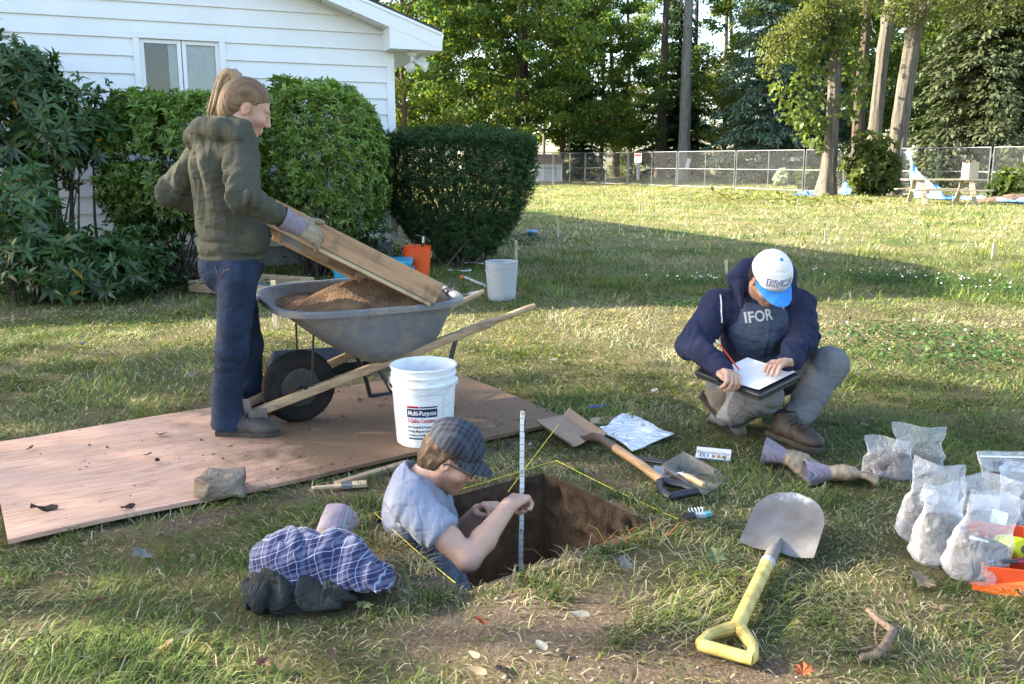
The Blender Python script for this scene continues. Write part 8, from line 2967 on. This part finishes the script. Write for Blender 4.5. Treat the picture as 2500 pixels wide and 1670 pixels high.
def blades(y0, y1, dens, hscale, wid, lean0, lean1, seed, two=True, pad=.25):
    rng = np.random.default_rng(seed)
    k = 1250 / F_PX
    n = int(dens * (k * (y1 * y1 - y0 * y0) + 2 * pad * (y1 - y0)))
    y = np.sqrt(rng.uniform(y0 * y0, y1 * y1, n))
    x = rng.uniform(-1, 1, n) * (k * y + pad)
    keep = clear_of(x, y) * (1 - .72 * bare(x, y)) * np.clip(.62 + .5 * vnoise(x * 5, y * 5, 0 * x, 31) + .25 * vnoise(x * 13, y * 13, 0 * x, 32), .12, 1)
    h = (HOUSE_M.inverted())
    lx = h[0][0] * x + h[0][1] * y + h[0][3]
    ly = h[1][0] * x + h[1][1] * y + h[1][3]
    keep = keep * ~((lx < .1) & (lx > -HW) & (ly > -.03))
    m = rng.uniform(0, 1, n) < keep
    x, y = x[m], y[m]
    n = len(x)
    lf = low_near(x, y)
    tuft = np.clip(vnoise(x * 2.1, y * 2.1, 0 * x, 33) * 1.6 - .2, 0, 1)
    L = hscale * rng.gamma(4, .25, n) * (.8 + .55 * tuft) * (.30 + .70 * lf)
    g_ = greenness(x, y)
    dead = rng.uniform(0, 1, n) > g_ * .85 + .10
    az = 2.2 * vnoise(x * 1.3, y * 1.3, 0 * x, 35) * PI + rng.normal(0, 1.0, n)
    th = rng.uniform(lean0, lean1, n) - .30 * tuft * rng.uniform(0, 1, n)
    th = np.where(dead, th + .22, th)
    th = np.where(lf < .5, np.maximum(th, 1.32), th)
    th = np.clip(th, .05, 1.47)
    L = np.where(dead, L * .95, L)
    d = np.stack([np.cos(az), np.sin(az), 0 * az], 1)
    s = np.stack([-np.sin(az), np.cos(az), 0 * az], 1)
    w = wid * rng.uniform(.6, 1.35, n) * np.where(dead, .8, 1.0)
    z = ground_z(x, y) - .002
    b = np.stack([x, y, z], 1)
    t1, t2 = th * .75, np.minimum(th * 1.3 + .15, 1.9)
    p1 = b + (d * np.sin(t1)[:, None] + np.array([0, 0, 1]) * np.cos(t1)[:, None]) * (L * .55)[:, None]
    p2 = p1 + (d * np.sin(t2)[:, None] + np.array([0, 0, 1]) * np.cos(t2)[:, None]) * (L * .5)[:, None]
    p2[:, 2] = np.maximum(p2[:, 2], z + .004)
    W = (s * w[:, None])
    green = lerp_col((.040, .072, .018), (.165, .225, .058), rng.uniform(0, 1, n) * .75 + .25 * tuft)
    yg = rng.uniform(0, 1, n) < .22
    green[yg] = green[yg] * np.array([1.7, 1.25, .9])
    straw = lerp_col((.20, .16, .08), (.52, .46, .27), rng.uniform(0, 1, n))
    br = rng.uniform(0, 1, n) < .25
    straw[br] *= .45
    col = np.where(dead[:, None], straw, green)
    rd = blob(x, y, _g(1415, 1245), (.10, .07), .55) > rng.uniform(0, 1, n)
    col[rd] = np.array([.42, .10, .045]) * rng.uniform(.6, 1.1, (rd.sum(), 1))
    col = col * (1.12 + .50 * np.clip((y - 11) / 3, 0, 1) + .25 * np.exp(-((y - 6.4) / .8) ** 2))[:, None]  # sun brightness put into the colour: far lawn and strip before the house shadow
    if two:
        v = np.stack([b - W * .5, b + W * .5, p1 + W * .42, p1 - W * .42, p2], 1).reshape(-1, 3)
        i = np.arange(n, dtype=np.int32)[:, None] * 5
        return v, [i + np.array([[0, 1, 2, 3]], dtype=np.int32), i + np.array([[3, 2, 4]], dtype=np.int32)], np.repeat(col, 5, 0)
    v = np.stack([b - W * .5, b + W * .5, p2], 1).reshape(-1, 3)
    i = np.arange(n, dtype=np.int32)[:, None] * 3
    return v, [i + np.array([[0, 1, 2]], dtype=np.int32)], np.repeat(col, 3, 0)


M_GRASS = leaf_mat('grass_blade', None, .30, .6, .15)
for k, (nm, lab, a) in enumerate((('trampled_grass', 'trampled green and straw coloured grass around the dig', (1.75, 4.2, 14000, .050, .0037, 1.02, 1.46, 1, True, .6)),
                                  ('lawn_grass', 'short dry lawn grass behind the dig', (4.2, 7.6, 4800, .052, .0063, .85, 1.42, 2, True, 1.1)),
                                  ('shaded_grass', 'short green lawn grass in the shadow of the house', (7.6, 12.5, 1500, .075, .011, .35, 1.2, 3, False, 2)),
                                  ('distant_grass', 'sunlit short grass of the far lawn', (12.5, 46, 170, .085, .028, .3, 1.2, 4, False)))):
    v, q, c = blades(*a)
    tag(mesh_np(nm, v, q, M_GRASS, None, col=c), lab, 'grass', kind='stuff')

rng = np.random.default_rng(55)
B, D, LL, CC = [], [], [], []


def tuft(c, n, h, spread, cA, cB, lean=.5):
    a = rng.uniform(0, 2 * PI, n)
    th = rng.uniform(.05, lean, n)
    b = np.array([c[0], c[1], 0]) + np.stack([rng.normal(0, spread, n), rng.normal(0, spread, n), 0 * a], 1)
    ok = clear_of(b[:, 0], b[:, 1]) > .5
    b[:, 2] = ground_z(b[:, 0], b[:, 1])
    d = np.stack([np.cos(a) * np.sin(th), np.sin(a) * np.sin(th), np.cos(th)], 1)
    B.append(b[ok]); D.append(d[ok]); LL.append((h * rng.uniform(.45, 1.15, n))[ok]); CC.append(lerp_col(cA, cB, rng.uniform(0, 1, n))[ok])


GA, GB, SA, SB = (.035, .06, .016), (.125, .155, .045), (.22, .17, .085), (.50, .43, .26)
for k in range(34):                                        # along the near right rim
    f = rng.uniform(-.05, 1.05)
    p = cornersP[0].lerp(cornersP[1], f)
    o_ = rng.uniform(.01, .12)
    st = rng.uniform(0, 1) < .42
    tuft((p.x + .57 * o_, p.y - .82 * o_), 14, .042 + .028 * f, .018, SA if st else GA, SB if st else GB, .9)
for k in range(16):
    p = cornersP[3].lerp(cornersP[0], rng.uniform(0, 1)); o_ = rng.uniform(.01, .08)
    tuft((p.x - .82 * o_, p.y - .57 * o_), 12, .06, .016, SA, SB, 1.1)
for k in range(18):
    p = cornersP[1].lerp(cornersP[2], rng.uniform(-.1, 1)); o_ = rng.uniform(.01, .1)
    tuft((p.x + .82 * o_, p.y + .57 * o_), 10, .05, .016, GA, GB, 1.1)
for k in range(12):
    p = cornersP[3].lerp(cornersP[2], rng.uniform(-.1, 1.1)); o_ = rng.uniform(.01, .06)
    tuft((p.x - .57 * o_, p.y + .82 * o_), 10, .05, .016, GA, GB, 1.1)
for (u, v_) in ((850, 1110), (905, 1095), (1215, 1005), (1150, 1020), (1010, 1375), (975, 1390), (1270, 1385), (1260, 1370), (1450, 1200), (1500, 1170), (830, 1160), (640, 1110), (700, 1080), (150, 1240), (330, 1180), (1900, 1165), (1930, 1150), (2100, 1345), (2180, 1350), (1480, 1440), (1420, 1480), (1880, 1440), (2200, 1450), (2300, 1420), (60, 1330), (120, 1500), (250, 1520)):
    c = _g(u, v_)
    tuft(c, 34, .07, .030, GA, GB, 1.0)
b, d, L, c = np.concatenate(B), np.concatenate(D), np.concatenate(LL), np.concatenate(CC)
sd = norm_rows(np.cross(d, np.array([0, 0, 1.0]) + 1e-3)) * .0022
mid = b + d * (L * .55)[:, None]
hz = d * np.array([1, 1, 0])
tip = mid + (d * .6 + hz * 1.3 - np.array([0, 0, .25])) * (L * .5)[:, None]
v = np.stack([b - sd, b + sd, mid + sd * .8, mid - sd * .8, tip], 1).reshape(-1, 3)
i = np.arange(len(b), dtype=np.int32)[:, None] * 5
tag(mesh_np('grass_tufts', v, [i + np.array([[0, 1, 2, 3]], dtype=np.int32), i + np.array([[3, 2, 4]], dtype=np.int32)], M_GRASS, None, col=np.repeat(c, 5, 0)), 'longer grass tufts on the rims of the pit and beside the tools', 'grass', kind='stuff')

def ground_leaves(cs, n, L, W, cA, cB, z, seed, mat_):
    rg = np.random.default_rng(seed)
    P_ = []
    for (c, r) in cs:
        m = int(n * r[0] * r[1])
        P_.append(np.stack([rg.normal(c[0], r[0] * .6, m), rg.normal(c[1], r[1] * .6, m), rg.uniform(.01, z, m)], 1))
    b = np.concatenate(P_)
    h = HOUSE_M.inverted()
    lx, ly = h[0][0] * b[:, 0] + h[0][1] * b[:, 1] + h[0][3], h[1][0] * b[:, 0] + h[1][1] * b[:, 1] + h[1][3]
    b = b[~((lx < .05) & (ly > -.03))]
    m = len(b)
    d = rand_dirs(m, rg); d[:, 2] = d[:, 2] * .3 + .1
    nn = rand_dirs(m, rg) * .5; nn[:, 2] += 1
    l = L * rg.uniform(.6, 1.3, m)
    v, q = leaf_quads(b, d, nn, l, l * W, .1, .1)
    return v, q, np.repeat(lerp_col(cA, cB, rg.uniform(0, 1, m)), 4, 0), b


cl = [(_g(1960, 640), (.9, .5)), (_g(2140, 645), (.9, .45)), (_g(2280, 670), (.8, .5)), (_g(1610, 650), (.55, .35)), (_g(2080, 770), (.7, .4)), (_g(2250, 820), (.8, .5)), (_g(1560, 700), (.4, .25))]
v, q, c, b = ground_leaves(cl, 2600, .032, .8, (.03, .07, .02), (.09, .17, .05), .06, 3, M_GRASS)
tag(mesh_np('clover', v, q, M_GRASS, None, col=c), 'dark green clover patches in the lawn behind the crouching man', 'clover', kind='stuff')
m = MB()
rg = random.Random(8)
for k in range(80):
    c_, r_ = cl[rg.choice((0, 0, 1, 1, 1, 2, 3, 3, 4, 5))]
    x, y = rg.gauss(c_[0], r_[0] * .5), rg.gauss(c_[1], r_[1] * .45)
    h, s = rg.uniform(.05, .10), rg.uniform(.006, .010)
    m.lathe([(0, h - s), (s * .9, h - s * .4), (s, h + s * .3), (s * .55, h + s), (0, h + s * 1.15)], 7, (x, y, 0))
tag(m.build('clover_flowers', mat('clover_white', (.74, .72, .66), .8), None, True), 'white clover flower heads dotting the lawn', 'flowers', kind='stuff')
wd = [(_g(230, 665), (1.4, .3)), (_g(560, 600), (1.3, .35)), (_g(700, 605), (.9, .3)), (_g(850, 590), (.9, .35)), (_g(1180, 560), (.5, .4)), (_g(60, 680), (.6, .3)), (_g(960, 590), (.5, .2))]
v, q, c, b = ground_leaves(wd, 1500, .07, .45, (.012, .03, .01), (.06, .12, .025), .16, 4, M_GRASS)
tag(mesh_np('ground_cover', v, q, M_GRASS, None, col=c), 'low leafy weeds along the foot of the shrubs and house wall', 'weeds', kind='stuff')
v, q, c, b = ground_leaves([(_g(1760, 460), (1.6, 2.4)), (_g(1640, 462), (1.4, 2.0)), (_g(1890, 470), (1.6, 1.5))], 45, .2, .6, (.13, .15, .04), (.28, .28, .08), .25, 6, M_GRASS)
tag(mesh_np('yellow_weeds', v, q, M_GRASS, None, col=c), 'yellow green weeds in the sunny lawn before the fence', 'weeds', kind='stuff')
rg = np.random.default_rng(14)
n = 5200
x = rg.uniform(-1.6, 1.6, n); y = rg.uniform(1.8, 4.2, n)
kp = (clear_of(x, y) > .5) & (bare(x, y) > rg.uniform(.25, 1.0, n))
x, y = x[kp], y[kp]; n = len(x)
s = rg.gamma(1.3, .0019, n) + .0012
oc8 = np.array([[1, 0, 0], [0, 1, 0], [-1, 0, 0], [0, -1, 0], [0, 0, .8], [0, 0, -.5]])
vv = oc8[None] * s[:, None, None] * rg.uniform(.6, 1.3, (n, 6, 3)) + np.stack([x, y, ground_z(x, y)], 1)[:, None]
i = np.arange(n)[:, None] * 6
tri = np.concatenate([i + np.array([f]) for f in ((0, 1, 4), (1, 2, 4), (2, 3, 4), (3, 0, 4), (1, 0, 5), (2, 1, 5), (3, 2, 5), (0, 3, 5))])
cc = lerp_col((.10, .07, .045), (.42, .36, .29), rg.uniform(0, 1, n))
tag(mesh_np('soil_clods', vv.reshape(-1, 3), tri, mat('clod', (.9, .9, .9), .95, var=.1, vcol=True), None, col=np.repeat(cc, 6, 0)), 'pebbles and clods on the bare trampled soil', 'pebbles', kind='stuff')
